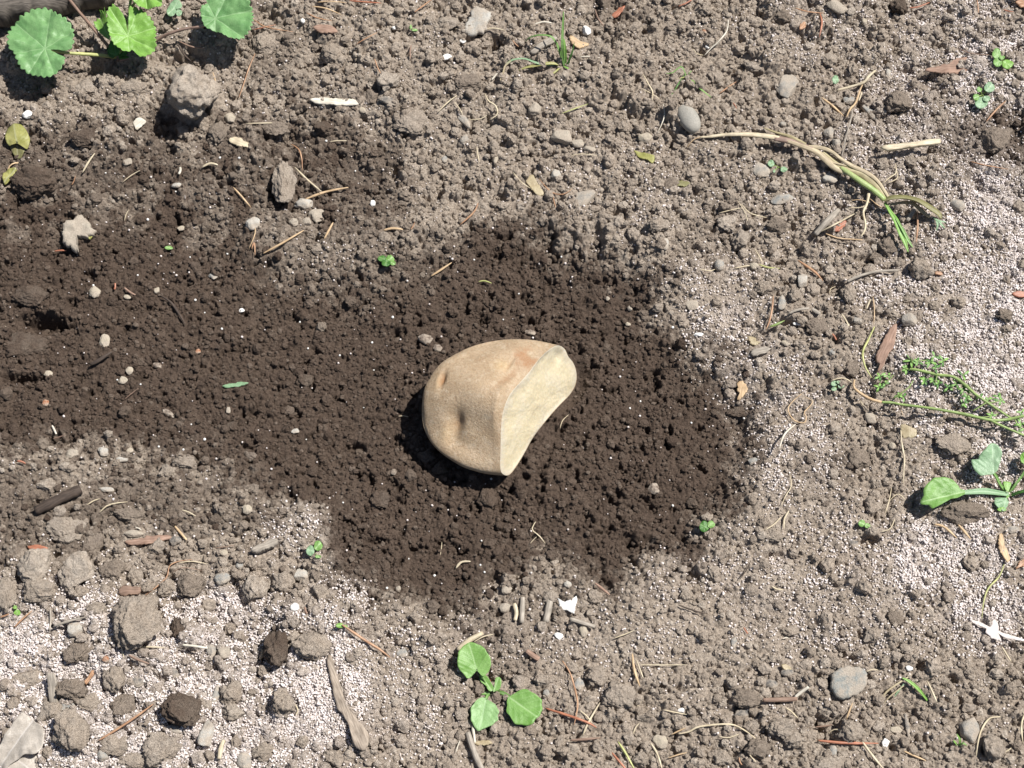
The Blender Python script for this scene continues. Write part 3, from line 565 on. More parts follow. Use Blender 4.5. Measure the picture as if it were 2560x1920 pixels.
# ------------------------------------------------------------------ clods and stones one can point to
for a in [
 (0, 1250, 620, 200, 185, 10, 'largest crusty grey clod, sitting just below the broad-leaved green plant', 'lightdry', .95, .1),
 (0, 1195, 860, 60, 95, 0, 'small clod standing directly under the largest crusty clod', 'dry', .8, .3),
 (0, 1400, 850, 70, 100, 20, 'brown crumbly clod at the lower right foot of the largest crusty clod', 'mid', .7, .3),
 (0, 1825, 1190, 95, 160, -8, 'upright pale clod standing left of two grey pebbles', 'dry', .95, .15),
 (0, 215, 1150, 165, 140, 5, 'large dark moist clod at the left edge below the yellowing leaf', 'wet', .7, .25),
 (0, 535, 885, 95, 75, 0, 'dark brown clod between the white stone and the largest crusty clod', 'wet', .7, .3),
 (0, 2085, 830, 80, 68, 0, 'dark clod right of the wood chip in the upper left', 'wet', .8, .3),
 (0, 1760, 830, 120, 60, 5, 'long brown clod overhanging a dark hollow in the upper left', 'mid', .7, .15),
 (0, 1290, 545, 60, 50, 5, 'knob of grey soil on top of the largest crusty clod', 'dry', .7, .1),
 (0, 1700, 260, 110, 110, 10, 'broad grey clod under the right-hand round leaf', 'dry', .5, .4),
 (0, 560, 560, 120, 75, 0, 'rough grey clod in front of the plant’s base shadow', 'dry', .6, .4),
 (0, 870, 560, 110, 80, 0, 'rough grey clod left of the largest crusty clod top', 'dry', .6, .4),
 (0, 2130, 330, 110, 90, 0, 'rounded grey clod beside a deep hollow near the top', 'dry', .6, .35),
 (0, 170, 790, 0, 0, 0, '', 'dry', .6, .35),
 (1, 310, 525, 85, 92, 0, 'pale angular clod with a dark shadow on its left, upper middle', 'lightdry', .8, .2),
 (1, 825, 520, 105, 75, 0, 'brown crumbly clod left of the grass tuft', 'mid', .6, .35),
 (1, 985, 850, 95, 65, 0, 'rounded grey clod under the curled pale root', 'dry', .6, .35),
 (1, 450, 780, 130, 100, 0, 'wide low grey clod at the edge of the dark soil, upper middle', 'dry', .4, .45),
 (1, 1730, 800, 78, 42, 0, 'small flat clod left of the grey pebble with the crack', 'dry', .6, .3),
 (1, 200, 620, 60, 62, 0, 'small brown clod below the pale angular clod', 'mid', .7, .3),
 (1, 2040, 1450, 85, 70, 0, 'rounded clod in the crumbly soil right of the dark hole', 'dry', .8, .25),
 (1, 1880, 1510, 62, 50, 0, 'smaller clod beside the rounded clod right of the dark hole', 'dry', .7, .3),
 (1, 1020, 180, 0, 0, 0, '', 'dry', .6, .35),
 (1, 690, 140, 100, 70, 0, 'broad grey clod left of the flat pale grey stone', 'dry', .6, .4),
 (1, 2130, 1180, 75, 50, 0, 'brown clod right of the yellow scrap', 'mid', .6, .35),
 (2, 1410, 45, 75, 70, 0, 'round dark brown clod at the top edge, upper right', 'wet', .85, .2),
 (2, 1400, 655, 105, 92, 0, 'pitted brown clod above the bleached splinter', 'mid', .8, .2),
 (2, 845, 1050, 98, 62, 12, 'brown clod under the middle of the withered stalk', 'mid', .7, .3),
 (2, 1300, 1050, 58, 55, 0, 'dusty clod below the bleached splinter’s left end', 'dry', .8, .3),
 (2, 310, 1435, 85, 62, 0, 'pale crusty clod among fine roots, right of centre top', 'lightdry', .7, .3),
 (2, 385, 1540, 72, 70, 0, 'clod below the pale crusty clod among fine roots', 'dry', .8, .3),
 (2, 620, 1450, 75, 60, 0, 'clod with a black shadow at its lower left, below the blue stone', 'mid', .8, .2),
 (2, 480, 430, 85, 52, 0, 'low grey clod above the flat grey slab stone', 'dry', .7, .3),
 (2, 960, 390, 65, 50, 0, 'grey clod with a dark gap beneath, upper right', 'dry', .8, .25),
 (2, 2020, 900, 130, 130, 0, 'dark brown crumbly clod near the right edge', 'mid', .6, .35),
 (2, 230, 500, 60, 65, 0, 'small clod left of the flat grey slab stone', 'dry', .7, .3),
 (2, 170, 70, 60, 55, 0, 'clod near the top edge above the white rootlet', 'dry', .7, .3),
 (2, 660, 100, 75, 60, 0, 'brown clod left of the crossed red needles', 'mid', .7, .3),
 (2, 1330, 1590, 75, 70, 0, 'dark clod left of the stalk’s green tip', 'mid', .8, .25),
 (5, 1545, 85, 82, 82, 0, 'round clod at the right, above the white drifts', 'dry', .85, .2),
 (5, 1080, 255, 60, 80, 0, 'tall clod beside a black pit, right', 'dry', .9, .2),
 (5, 735, 255, 52, 48, 0, 'round clod right of the grey oblong stone', 'dry', .8, .3),
 (5, 530, 205, 65, 60, 0, 'clod left of the grey oblong stone', 'dry', .7, .3),
 (5, 2090, 385, 68, 52, 0, 'dark grey clod near the right edge in white granules', 'mid', .85, .2),
 (5, 2100, 470, 45, 35, 0, 'small clod below the dark grey clod near the right edge', 'dry', .8, .3),
 (5, 1105, 730, 55, 60, 0, 'clod at the root end of the feathery weed', 'mid', .8, .25),
 (5, 1150, 1300, 90, 75, 0, 'brown clod left of the lower right seedling', 'mid', .6, .35),
 (5, 1830, 1640, 170, 90, 0, 'large crumbly clod under the seedling’s lower leaf', 'mid', .7, .3),
 (5, 890, 450, 110, 70, 0, 'wide brown clod left of the curved yellow-green stem', 'mid', .45, .45),
 (5, 370, 1000, 90, 45, -10, 'dark ledge clod at the right rim of the dark hollow', 'wet', .6, .3),
 (5, 1750, 1200, 120, 80, 0, 'grey crusty patch clod above the seedling', 'dry', .45, .45),
 (5, 1290, 0, 85, 40, 0, 'long dark clod below the withered stalk tip', 'mid', .6, .3),
 (6, 210, 370, 105, 115, 0, 'pale clod left of the whitish round clod', 'lightdry', .85, .2),
 (6, 250, 530, 105, 85, 0, 'pale clod tucked under the pale clod at lower left', 'dry', .8, .25),
 (6, 500, 395, 112, 125, 0, 'whitish round crusted clod at lower left', 'lightdry', .9, .18),
 (6, 715, 385, 98, 75, 0, 'dark brown clod right of the whitish round clod', 'mid', .75, .3),
 (6, 885, 725, 180, 172, 15, 'largest wedge-shaped grey clod at lower left', 'dry', .8, .2),
 (6, 1220, 490, 98, 92, 0, 'brown rounded clod up right of the wedge-shaped clod', 'mid', .8, .2),
 (6, 1075, 510, 62, 62, 0, 'small clod left of the brown rounded clod', 'dry', .8, .3),
 (6, 860, 430, 60, 55, 0, 'small pale clod between the dark brown clod and the wedge-shaped clod', 'dry', .8, .3),
 (6, 950, 500, 60, 70, 0, 'clod directly above the wedge-shaped clod', 'dry', .8, .3),
 (6, 1640, 500, 90, 100, 0, 'pale upright clod right of the white drift', 'lightdry', .8, .2),
 (6, 1820, 460, 75, 70, 0, 'clod right of the pale upright clod', 'dry', .8, .3),
 (6, 2060, 530, 65, 60, 0, 'grey clod right of the square white chip', 'dry', .8, .3),
 (6, 2010, 885, 125, 98, 0, 'broad grey clod at the bottom left of centre', 'dry', .7, .25),
 (6, 460, 1155, 108, 78, 0, 'smooth dark grey egg-shaped clod', 'mid', .85, .12),
 (6, 465, 1440, 122, 140, 0, 'large olive-grey boulder-like clod near the bottom left corner', 'dry', .85, .15),
 (6, 740, 1095, 82, 90, 0, 'triangular grey clod above the olive-grey boulder-like clod', 'dry', .85, .2),
 (6, 1165, 1290, 125, 100, 25, 'dark brown heart-shaped clod on white granules', 'wet', .8, .12),
 (6, 1785, 905, 88, 112, 0, 'dark brown pitted clod on white granules', 'wet', .9, .15),
 (6, 1825, 1235, 78, 95, 0, 'upright brown-grey clod below the dark pitted clod', 'dry', .9, .15),
 (6, 1490, 1185, 88, 82, 0, 'grey-brown clod right of the heart-shaped clod', 'dry', .75, .25),
 (6, 1490, 1305, 78, 66, 0, 'whitish crusted clod right of the heart-shaped clod', 'lightdry', .8, .25),
 (6, 800, 1260, 98, 72, 0, 'brown holey clod right of the egg-shaped clod', 'mid', .6, .3),
 (6, 575, 1240, 95, 65, 0, 'flat grey clod below the egg-shaped clod', 'dry', .5, .35),
 (6, 1040, 1540, 125, 105, 0, 'wide crumbly clod at the bottom edge left', 'dry', .6, .3),
 (6, 745, 1500, 95, 70, 0, 'clod at the bottom edge beside the grey pebble', 'dry', .65, .3),
 (6, 860, 1620, 110, 60, 0, 'clod cut by the bottom edge, lower left', 'dry', .7, .3),
 (6, 40, 545, 68, 115, 0, 'clod cut by the left edge beside a black gap', 'dry', .85, .2),
 (6, 625, 630, 75, 48, 0, 'small crusted clod left of the wedge-shaped clod', 'dry', .8, .3),
 (6, 495, 905, 100, 75, 0, 'dark rough clod above the egg-shaped clod', 'mid', .7, .3),
 (6, 850, 35, 120, 52, 5, 'flat brown clod at the edge of the dark soil, left', 'mid', .7, .3),
 (6, 420, 120, 130, 90, 0, 'crusty pale ground clod right of the dark bark strip', 'dry', .45, .4),
 (6, 1240, 320, 70, 60, 0, 'clod under the tangle of fine roots', 'dry', .6, .35),
 (6, 1000, 240, 62, 55, 0, 'small pale clod left of the dark grey chip', 'dry', .8, .3),
 (6, 1150, 760, 60, 65, 0, 'dark brown crumb cluster right of the wedge-shaped clod', 'wet', .7, .3),
 (6, 600, 220, 70, 90, 0, 'brown clod above the dark brown clod at lower left', 'mid', .6, .35),
 (6, 180, 1080, 120, 70, 0, 'low crusted clod left of the egg-shaped clod', 'dry', .5, .4),
 (6, 330, 1290, 85, 62, 0, 'dusty clod between the bleached leaf and the olive boulder', 'dry', .6, .3),
 (6, 1700, 1560, 80, 60, 0, 'grey clod at the bottom edge right of the white drift', 'dry', .7, .3),
 (6, 2150, 1590, 70, 60, 0, 'clod at the bottom edge near the long wood chip', 'dry', .7, .3),
 (7, 1810, 1190, 118, 92, 0, 'block-shaped pale clod right of the small seedling', 'dry', .75, .25),
 (7, 1655, 1060, 85, 68, 0, 'rounded clod above the block-shaped pale clod', 'dry', .7, .3),
 (7, 1003, 1212, 38, 40, 0, 'little clod lodged in the middle of the seedling', 'mid', .9, .15),
 (7, 890, 1150, 48, 46, 0, 'little pinkish clod left of the seedling’s heart', 'mid', .8, .2),
 (7, 1175, 1120, 72, 58, 0, 'clod above the seedling’s right leaf', 'dry', .6, .3),
 (7, 1290, 1090, 50, 42, 0, 'clod left of the curved orange needle', 'dry', .7, .3),
 (7, 780, 1310, 48, 52, 0, 'clod left of the seedling’s lower leaf', 'dry', .8, .3),
 (7, 1350, 560, 60, 50, 0, 'clod beside the white shell flake', 'dry', .6, .35),
 (7, 1640, 560, 62, 48, 0, 'clod right of the white shell flake', 'dry', .7, .3),
 (7, 1040, 420, 0, 0, 0, '', 'dry', .8, .3),
 (7, 1930, 1600, 62, 55, 0, 'clod at the bottom edge below the ribbed seed', 'dry', .8, .3),
 (7, 280, 1480, 0, 0, 0, '', 'dry', .8, .3),
 (8, 990, 985, 52, 52, 0, 'clod touching the top of the round slate disc', 'dry', .8, .25),
 (8, 910, 1115, 48, 42, 0, 'clod touching the left side of the round slate disc', 'dry', .8, .3),
 (8, 430, 1215, 92, 66, 0, 'flat brown clod left of the slate disc', 'mid', .7, .3),
 (8, 2010, 1530, 80, 80, 0, 'rounded clod in the bottom right corner', 'dry', .85, .2),
 (8, 640, 1390, 95, 72, 0, 'clod above the pink twig’s left end', 'dry', .8, .25),
 (8, 500, 1545, 85, 65, 0, 'clod at the bottom edge left of the pink twig', 'mid', .8, .25),
 (8, 1100, 1420, 85, 72, 0, 'clod right of the dark hollow below the slate disc', 'dry', .8, .25),
 (8, 455, 1405, 55, 50, 0, 'round clod on the long fine root', 'dry', .8, .3),
 (8, 270, 1600, 75, 60, 0, 'clod at the bottom edge right of centre', 'dry', .8, .3),
 (8, 720, 1480, 60, 60, 0, 'clod left of the pink twig', 'dry', .8, .3),
 (8, 945, 1630, 118, 55, 0, 'long tan clod cut by the bottom edge', 'dry', .7, .25),
 (8, 210, 400, 50, 45, 0, 'clod near the lower right rim of the dark hollow', 'dry', .7, .3),
 (8, 600, 160, 58, 50, 0, 'pale clod by the curved straw right of the dark hollow', 'dry', .6, .3),
 (8, 700, 780, 70, 38, 10, 'elongated clod in the crumbly soil, lower right', 'dry', .7, .3),
 (8, 1240, 800, 62, 48, 0, 'clod among white granules above the slate disc', 'dry', .7, .3),
 (8, 1380, 700, 62, 48, 0, 'brown clod among the white granules, lower right', 'mid', .6, .3),
 (4, 590, 700, 0, 0, 0, '', 'wet', .8, .3),
 (3, 1960, 800, 60, 55, 0, 'rounded brown clod on the dark soil left of the potato', 'wet', .7, .3),
 (3, 1490, 1095, 44, 42, 0, 'rounded dark clod in the middle of the dark soil', 'wet', .7, .3),
 (3, 2070, 455, 42, 42, 0, 'grey-brown clod on the dark soil up left of the potato', 'mid', .7, .3),
 (3, 1190, 1325, 88, 48, 5, 'flat pale clod at the lower edge of the dark soil', 'dry', .7, .3),
 (3, 1080, 1390, 62, 52, 0, 'pale clod left of the flat pale clod at the dark soil’s edge', 'dry', .7, .3),
 (3, 300, 1470, 70, 42, 0, 'pale clod near the dark bark strip', 'lightdry', .7, .3),
 (3, 150, 570, 170, 90, 0, 'large dark mound clod at the left edge', 'wet', .4, .4),
 (3, 190, 250, 130, 80, 0, 'dark clod overhanging the black hole at the left', 'wet', .6, .25),
 (4, 640, 1370, 60, 50, 0, 'brown clod in the dark soil below the potato', 'wet', .7, .3),
 (4, 260, 1560, 70, 60, 0, 'rounded dark clod below and left of the potato', 'wet', .7, .3),
 (4, 560, 1290, 70, 55, 0, 'dark clod against the potato’s lower left shadow', 'wet', .7, .3),
 (4, 950, 1560, 80, 75, 0, 'brown clod straight below the potato', 'wet', .6, .35),
 ]:
    if a[3]: clod(a[0], a[1], a[2], a[3], a[4], a[5], a[6], tone=a[7], hf=a[8], sink=a[9], sub=5 if a[3] > 90 else 4)

for a in [
 (2, 55, 762, 74, 118, -28, 'smooth grey oval pebble touching the withered stalk’s root end', 'smooth', .75, .015, 0, 1., .2),
 (0, 1950, 1310, 70, 48, 0, 'larger of two grey pebbles under a tan straw, upper left', 'pale', .8, .06, 4, .85, .2),
 (0, 2035, 1385, 62, 55, 0, 'flat pale pebble right of the larger grey pebble', 'dust', .6, .08, 5, .8, .25),
 (0, 1970, 1425, 36, 30, 0, 'small pebble below the pair of grey pebbles', 'dust', .8, .06, 3, .85, .25),
 (0, 1885, 1430, 36, 34, 0, 'dull brown pebble left of the small pebble', 'dust', .8, .08, 3, .85, .3),
 (0, 1620, 1435, 60, 55, 0, 'pale round pebble on dark soil under a straw', 'pale', .7, .08, 6, .8, .25),
 (0, 1480, 762, 46, 48, 0, 'tan angular pebble right of the largest crusty clod', 'beige', .6, .08, 8, .7, .25),
 (0, 1135, 1192, 36, 22, -10, 'small oval grey pebble in the mixed soil, left', 'pale', .7, .05, 3, .9, .25),
 (0, 182, 742, 44, 36, 10, 'bright white stone near the left edge', 'white', .8, .06, 6, .8, .15),
 (0, 1945, 137, 21, 22, 0, 'tiny white cube-like stone right of the round leaf', 'white', .9, .04, 6, .75, .15),
 (0, 820, 1040, 36, 32, 0, 'pale brown pebble in the mixed soil, left', 'dust', .7, .06, 4, .85, .3),
 (0, 1165, 1470, 34, 20, -20, 'small beige pebble alone on the dark soil, upper left', 'beige', .6, .05, 4, .85, .25),
 (1, 1585, 203, 34, 42, 0, 'bright white angular stone right of the grass tuft', 'white', .9, .04, 8, .75, .12),
 (1, 790, 270, 26, 19, 0, 'small white stone below the flat pale grey stone', 'white', .8, .04, 6, .75, .15),
 (1, 350, 184, 21, 16, 0, 'tiny white stone on the upper left soil', 'white', .8, .04, 5, .75, .15),
 (1, 685, 370, 40, 24, -20, 'white crumbly stone between two shallow hollows', 'white', .7, .10, 5, .8, .2),
 (1, 210, 1308, 21, 26, 0, 'white grain on the dark soil above the hollow', 'white', .8, .05, 5, .75, .15),
 (1, 1420, 878, 92, 62, 15, 'largest smooth brownish-grey stone in the upper middle', 'dust', .65, .05, 7, .75, .25),
 (1, 1530, 925, 52, 38, 20, 'brownish-grey stone right of the largest smooth one', 'dust', .7, .05, 5, .8, .25),
 (1, 1605, 957, 46, 27, 10, 'third and smallest stone in the row of brownish-grey ones', 'dust', .7, .05, 4, .8, .25),
 (1, 1565, 1275, 112, 62, -22, 'flat grey stone slab right of the curved orange root', 'grey', .4, .05, 9, .7, .3),
 (1, 1965, 890, 56, 40, 0, 'cream pebble below the grey pebble with the crack', 'beige', .75, .04, 4, .85, .2),
 (1, 1590, 1075, 32, 50, 10, 'brown upright pebble near the pale angular stone', 'brown', .7, .04, 4, .85, .25),
 (1, 1385, 1128, 42, 42, 0, 'pale angular stone in the upper middle', 'pale', .8, .06, 8, .7, .2),
 (1, 800, 782, 30, 82, -40, 'long grey stone sliver leaning on a clod', 'grey', .8, .04, 6, .75, .15),
 (1, 315, 650, 76, 36, 20, 'dark grey flat pebble under the pale angular clod', 'slate', .6, .04, 4, .85, .25),
 (1, 1255, 700, 52, 50, 0, 'dull grey stone in the middle top', 'dust', .7, .05, 6, .75, .25),
 (1, 145, 710, 36, 24, 10, 'light pebble at the left of the upper middle', 'beige', .7, .04, 4, .85, .25),
 (1, 800, 900, 32, 45, 30, 'grey pebble left of the rounded grey clod', 'grey', .8, .04, 5, .8, .25),
 (1, 670, 1025, 24, 28, 0, 'blue-grey pebble near the dark soil edge', 'blue', .8, .04, 4, .85, .25),
 (1, 1000, 1030, 18, 32, 15, 'pale wedge stone above the tan rootlets', 'beige', .7, .05, 6, .75, .2),
 (1, 2090, 1570, 28, 48, 10, 'pale upright stone right of the dark hole', 'pale', .7, .05, 7, .75, .2),
 (1, 1290, 1085, 60, 22, -10, '', 'dust', .5, .05, 5, .8, .3),
 (2, 1010, 48, 95, 48, 30, 'long yellowish-grey stone at the top edge', 'dust', .7, .05, 6, .75, .2),
 (2, 690, 562, 82, 108, 8, 'flat grey slab stone, the widest at upper right', 'grey', .4, .04, 9, .7, .25),
 (2, 518, 1100, 66, 60, 30, 'flat round brown-grey disc stone', 'grey', .35, .03, 5, .85, .2),
 (2, 965, 1150, 58, 40, 5, 'pale grey flat pebble below the withered stalk', 'pale', .6, .03, 6, .8, .2),
 (2, 650, 1285, 92, 40, -14, 'blue-grey oblong stone below the disc stone', 'blue', .6, .04, 6, .75, .25),
 (2, 955, 858, 44, 52, 0, 'grey pebble above the withered stalk', 'grey', .8, .04, 5, .8, .2),
 (2, 1005, 920, 40, 45, 0, 'grey pebble between the stalk and the leaning twig', 'grey', .8, .05, 6, .75, .25),
 (2, 1088, 645, 50, 34, 5, 'pale greenish pebble between two dry stems', 'blue', .7, .03, 3, .9, .2),
 (2, 1215, 722, 26, 92, -38, 'long slender grey stone right of the dry stems', 'blue', .8, .03, 5, .8, .15),
 (2, 1570, 570, 58, 26, 5, 'thin brown oval stone right of the pitted brown clod', 'brown', .6, .03, 4, .85, .2),
 (2, 1340, 470, 22, 46, 0, 'pale upright pebble above the pitted brown clod', 'pale', .7, .03, 4, .85, .2),
 (2, 300, 700, 32, 60, -15, 'brown-grey flat pebble right of the oval pebble', 'brown', .5, .03, 5, .8, .25),
 (2, 1790, 1320, 62, 50, 0, 'dull grey stone right of the curled dry leaf', 'grey', .7, .05, 6, .75, .25),
 (2, 660, 800, 28, 22, 0, 'small grey pebble above the disc stone', 'grey', .8, .03, 3, .9, .25),
 (2, 310, 820, 36, 18, 5, 'tan flat pebble above the withered stalk’s pale part', 'beige', .6, .03, 4, .85, .25),
 (2, 730, 300, 0, 0, 0, '', 'beige', .6, .03, 4, .85, .25),
 (5, 252, 62, 36, 42, 0, 'smooth blue-grey round pebble right of centre', 'blue', .85, .01, 0, 1., .15),
 (5, 785, 160, 36, 56, 10, 'pale grey pointed stone below the orange needle', 'pale', .8, .04, 7, .75, .15),
 (5, 655, 305, 30, 62, 5, 'grey oblong stone beside the long orange needle', 'blue', .7, .03, 4, .85, .15),
 (5, 1470, 410, 56, 48, 0, 'round greenish-grey stone above the brown bark chip', 'grey', .85, .05, 5, .8, .15),
 (5, 75, 318, 56, 38, 10, 'yellowish-grey flat stone right of the potato', 'dust', .55, .03, 5, .8, .25),
 (5, 1222, 1045, 36, 44, -20, 'oval light brown stone below the feathery weed’s root', 'dust', .8, .03, 4, .85, .15),
 (5, 1365, 1222, 26, 26, 0, 'small tan pebble left of the white-green straw', 'beige', .8, .03, 5, .8, .2),
 (5, 470, 1320, 36, 28, 0, 'blue-grey pebble at the rim of the dark hollow', 'blue', .6, .03, 5, .8, .25),
 (5, 480, 70, 38, 32, 0, 'cream pebble right of the smooth blue-grey one', 'beige', .7, .04, 5, .8, .2),
 (5, 680, 560, 32, 24, 0, 'tan pebble above the dark hollow’s right rim', 'beige', .7, .04, 4, .85, .2),
 (5, 1140, 415, 42, 26, 0, 'greyish flat pebble left of the round greenish stone', 'grey', .6, .04, 4, .85, .25),
 (5, 990, 620, 36, 30, 0, 'bluish flat pebble left of the yellow-green stem', 'blue', .5, .04, 4, .85, .3),
 (5, 120, 508, 36, 16, 0, 'white sliver stone at the upper right rim of the dark hollow', 'white', .6, .04, 5, .8, .15),
 (5, 760, 440, 38, 12, 5, 'flat white fleck near the green blade', 'white', .6, .04, 5, .8, .15),
 (6, 1330, 1445, 48, 88, 10, 'tall pale grey stone at the bottom left', 'pale', .8, .05, 8, .75, .15),
 (6, 660, 1580, 38, 36, 0, 'round blue-grey pebble at the bottom left', 'blue', .8, .02, 2, .9, .2),
 (6, 1430, 440, 56, 46, 5, 'dark blue-grey stone left of the pale upright clod', 'blue', .7, .05, 8, .72, .2),
 (6, 1935, 418, 50, 42, 0, 'pale greenish stone on the granules below the dark soil', 'pale', .6, .03, 6, .75, .2),
 (6, 1130, 195, 42, 36, 0, 'dark grey chip at lower left', 'slate', .8, .04, 8, .72, .2),
 (6, 862, 150, 64, 28, 5, 'tan oblong stone lying above the wood fragment', 'dust', .7, .03, 4, .85, .2),
 (6, 1897, 626, 29, 29, 0, 'square bright white chip, bottom left of centre', 'white', .7, .02, 8, .72, .15),
 (6, 1440, 275, 28, 22, 0, 'tiny cream pebble above the white drift', 'beige', .7, .03, 4, .85, .2),
 (6, 480, 770, 55, 50, 0, 'pale grey faceted stone left of the wedge-shaped clod', 'pale', .8, .04, 8, .72, .2),
 (6, 1365, 905, 36, 40, 0, 'grey round pebble under the white stick', 'grey', .8, .03, 4, .85, .2),
 (6, 1440, 920, 42, 42, 0, 'tan round pebble right of the grey one under the white stick', 'dust', .8, .03, 4, .85, .2),
 (6, 880, 1105, 45, 32, 35, 'blue-green dark chip right of the triangular clod', 'slate', .6, .03, 8, .72, .25),
 (6, 1120, 1050, 42, 32, 20, 'small dark slate flake in the white granules', 'slate', .5, .03, 8, .72, .25),
 (6, 590, 1590, 0, 0, 0, '', 'beige', .6, .03, 4, .85, .25),
 (6, 1120, 1410, 62, 32, 15, 'grey flat stone below the heart-shaped clod', 'grey', .6, .04, 6, .78, .25),
 (6, 1570, 1620, 48, 55, 0, 'dark grey stone at the bottom edge, left', 'grey', .7, .04, 6, .78, .25),
 (6, 1390, 1190, 28, 60, 20, 'blue-grey shard right of the heart-shaped clod', 'blue', .7, .04, 8, .72, .2),
 (6, 420, 1270, 62, 32, -10, 'bluish stone half buried below the egg-shaped clod', 'blue', .6, .05, 6, .75, .3),
 (6, 1540, 360, 24, 24, 0, 'small blue pebble above the pale upright clod', 'blue', .8, .03, 4, .85, .2),
 (7, 1405, 812, 32, 26, 5, 'small white angular stone under the white shell flake', 'white', .7, .03, 8, .72, .15),
 (7, 1325, 1178, 24, 24, 0, 'small blue-grey pebble right of the seedling', 'blue', .8, .02, 3, .9, .15),
 (7, 1540, 1120, 36, 42, 10, 'pale blue flat stone beside the orange needle', 'blue', .4, .03, 8, .75, .3),
 (7, 2060, 1490, 52, 42, 30, 'ribbed cream seed near the bottom edge', 'beige', .6, .04, 2, .9, .15),
 (7, 1465, 480, 28, 26, 0, 'white lump at the dark soil’s lower edge', 'pale', .8, .06, 6, .8, .2),
 (7, 1565, 780, 30, 38, 0, 'cream pebble right of the small white angular stone', 'beige', .7, .04, 5, .8, .2),
 (7, 1070, 515, 38, 32, 0, 'pinkish-grey pebble at the dark soil’s lower edge', 'dust', .8, .04, 5, .8, .2),
 (7, 375, 508, 20, 22, 0, 'tan pebble on the dark soil below the potato', 'dust', .8, .04, 5, .8, .2),
 (7, 1060, 630, 42, 32, 0, 'tan stone left of the upright wood stubs', 'dust', .7, .04, 5, .8, .2),
 (7, 400, 920, 40, 26, 0, 'bluish flat pebble right of the orange-brown needle', 'blue', .4, .03, 4, .85, .35),
 (7, 2195, 1290, 26, 16, 0, 'white fleck at the fine pale thread', 'white', .7, .03, 5, .8, .15),
 (8, 688, 1045, 42, 24, -5, 'smooth dark slate oval left of the slate disc', 'slate', .7, .01, 1, .95, .15),
 (8, 590, 1120, 46, 36, 0, 'dark brown stone below the slate oval', 'slate', .6, .04, 6, .78, .25),
 (8, 345, 855, 24, 42, 15, 'pale blue-green chip in the crumbly soil', 'blue', .5, .03, 6, .75, .25),
 (8, 1115, 215, 42, 26, 20, 'small slate flake right of the hollow', 'slate', .4, .03, 6, .75, .3),
 (8, 1865, 1405, 78, 86, 15, 'striated grey stone in the bottom right corner', 'grey', .7, .05, 8, .72, .2),
 (8, 985, 1560, 30, 56, 0, 'bluish cylinder-like stone under the pink twig', 'blue', .8, .03, 2, .9, .2),
 (8, 405, 1310, 62, 32, -5, 'dark flat stone under the flat brown clod', 'slate', .6, .03, 5, .8, .25),
 (8, 1385, 1415, 42, 24, 0, 'cream stone right of the hollow below the disc', 'beige', .7, .04, 6, .78, .2),
 (8, 2140, 125, 42, 26, 0, 'grey flat pebble at the right edge', 'grey', .5, .03, 5, .8, .25),
 (8, 1460, 1400, 14, 85, -3, 'thin dark slate shard standing in the soil', 'slate', .8, .02, 6, .78, .1),
 (8, 1475, 1020, 26, 18, 10, 'white chip near the green sprout, lower right', 'white', .7, .04, 6, .78, .15),
 (8, 1320, 1500, 24, 32, 30, 'white chip right of the pink twig', 'white', .6, .04, 6, .78, .15),
 (4, 552, 540, 62, 44, 10, 'larger dull brown stone up left of the potato', 'brown', .6, .05, 6, .78, .25),
 (4, 625, 592, 36, 26, 20, 'smaller brown stone beside it, up left of the potato', 'brown', .6, .05, 6, .78, .25),
 (4, 1225, 488, 42, 26, 20, 'dull stone above the potato’s top edge', 'brown', .5, .05, 6, .78, .3),
 (4, 2020, 1500, 45, 42, 0, 'grey-brown pebble in the dark soil, lower right', 'brown', .6, .05, 5, .8, .25),
 (4, 1720, 275, 18, 18, 0, 'pinkish pebble in the dark soil up right of the potato', 'dust', .8, .02, 3, .9, .2),
 (4, 1865, 340, 20, 20, 0, 'tan round pebble in the dark soil up right of the potato', 'dust', .8, .02, 3, .9, .2),
 (4, 1850, 442, 22, 18, 0, 'cream pebble in the dark soil right above the potato', 'beige', .8, .02, 3, .9, .2),
 (4, 1318, 180, 14, 14, 0, '', 'pale', .8, .02, 3, .9, .2),
 (4, 345, 1390, 22, 22, 0, 'brown pebble in the dark soil below left of the potato', 'brown', .8, .02, 3, .9, .2),
 (3, 608, 232, 46, 46, 10, 'largest cream crumbly chip on the dark soil, left', 'beige', .5, .12, 6, .75, .2),
 (3, 675, 552, 40, 58, -5, 'tall cream chip on the dark soil, left', 'beige', .5, .08, 8, .7, .15),
 (3, 312, 756, 40, 24, 10, 'flat cream chip near the left edge', 'beige', .5, .06, 6, .75, .2),
 (3, 832, 740, 28, 30, 20, 'upper cream chip of a pair, left part of the dark soil', 'beige', .5, .05, 7, .72, .2),
 (3, 790, 800, 36, 28, 10, 'lower cream chip of a pair, left part of the dark soil', 'beige', .5, .05, 7, .72, .2),
 (3, 1010, 220, 22, 27, 0, 'cream chip beside the dark twig', 'beige', .5, .05, 6, .75, .2),
 (3, 820, 265, 28, 18, 10, 'small cream chip left of the dark twig', 'beige', .5, .05, 6, .75, .2),
 (3, 1555, 352, 22, 18, 0, 'bright cream pebble in the middle of the dark soil', 'white', .6, .04, 5, .78, .2),
 (3, 1372, 130, 36, 26, 15, 'blue-grey stone half buried above the dark twig', 'blue', .5, .03, 4, .85, .3),
 (3, 1080, 1010, 55, 20, 30, 'long brown stone flake half buried left of the potato', 'brown', .6, .03, 5, .8, .25),
 (3, 1015, 705, 36, 22, 10, 'pinkish stone in the dark soil, left', 'brown', .7, .04, 5, .8, .25),
 (3, 465, 1275, 50, 38, -10, 'cream crumbly lump at the lower edge of the dark soil', 'dust', .6, .12, 6, .8, .2),
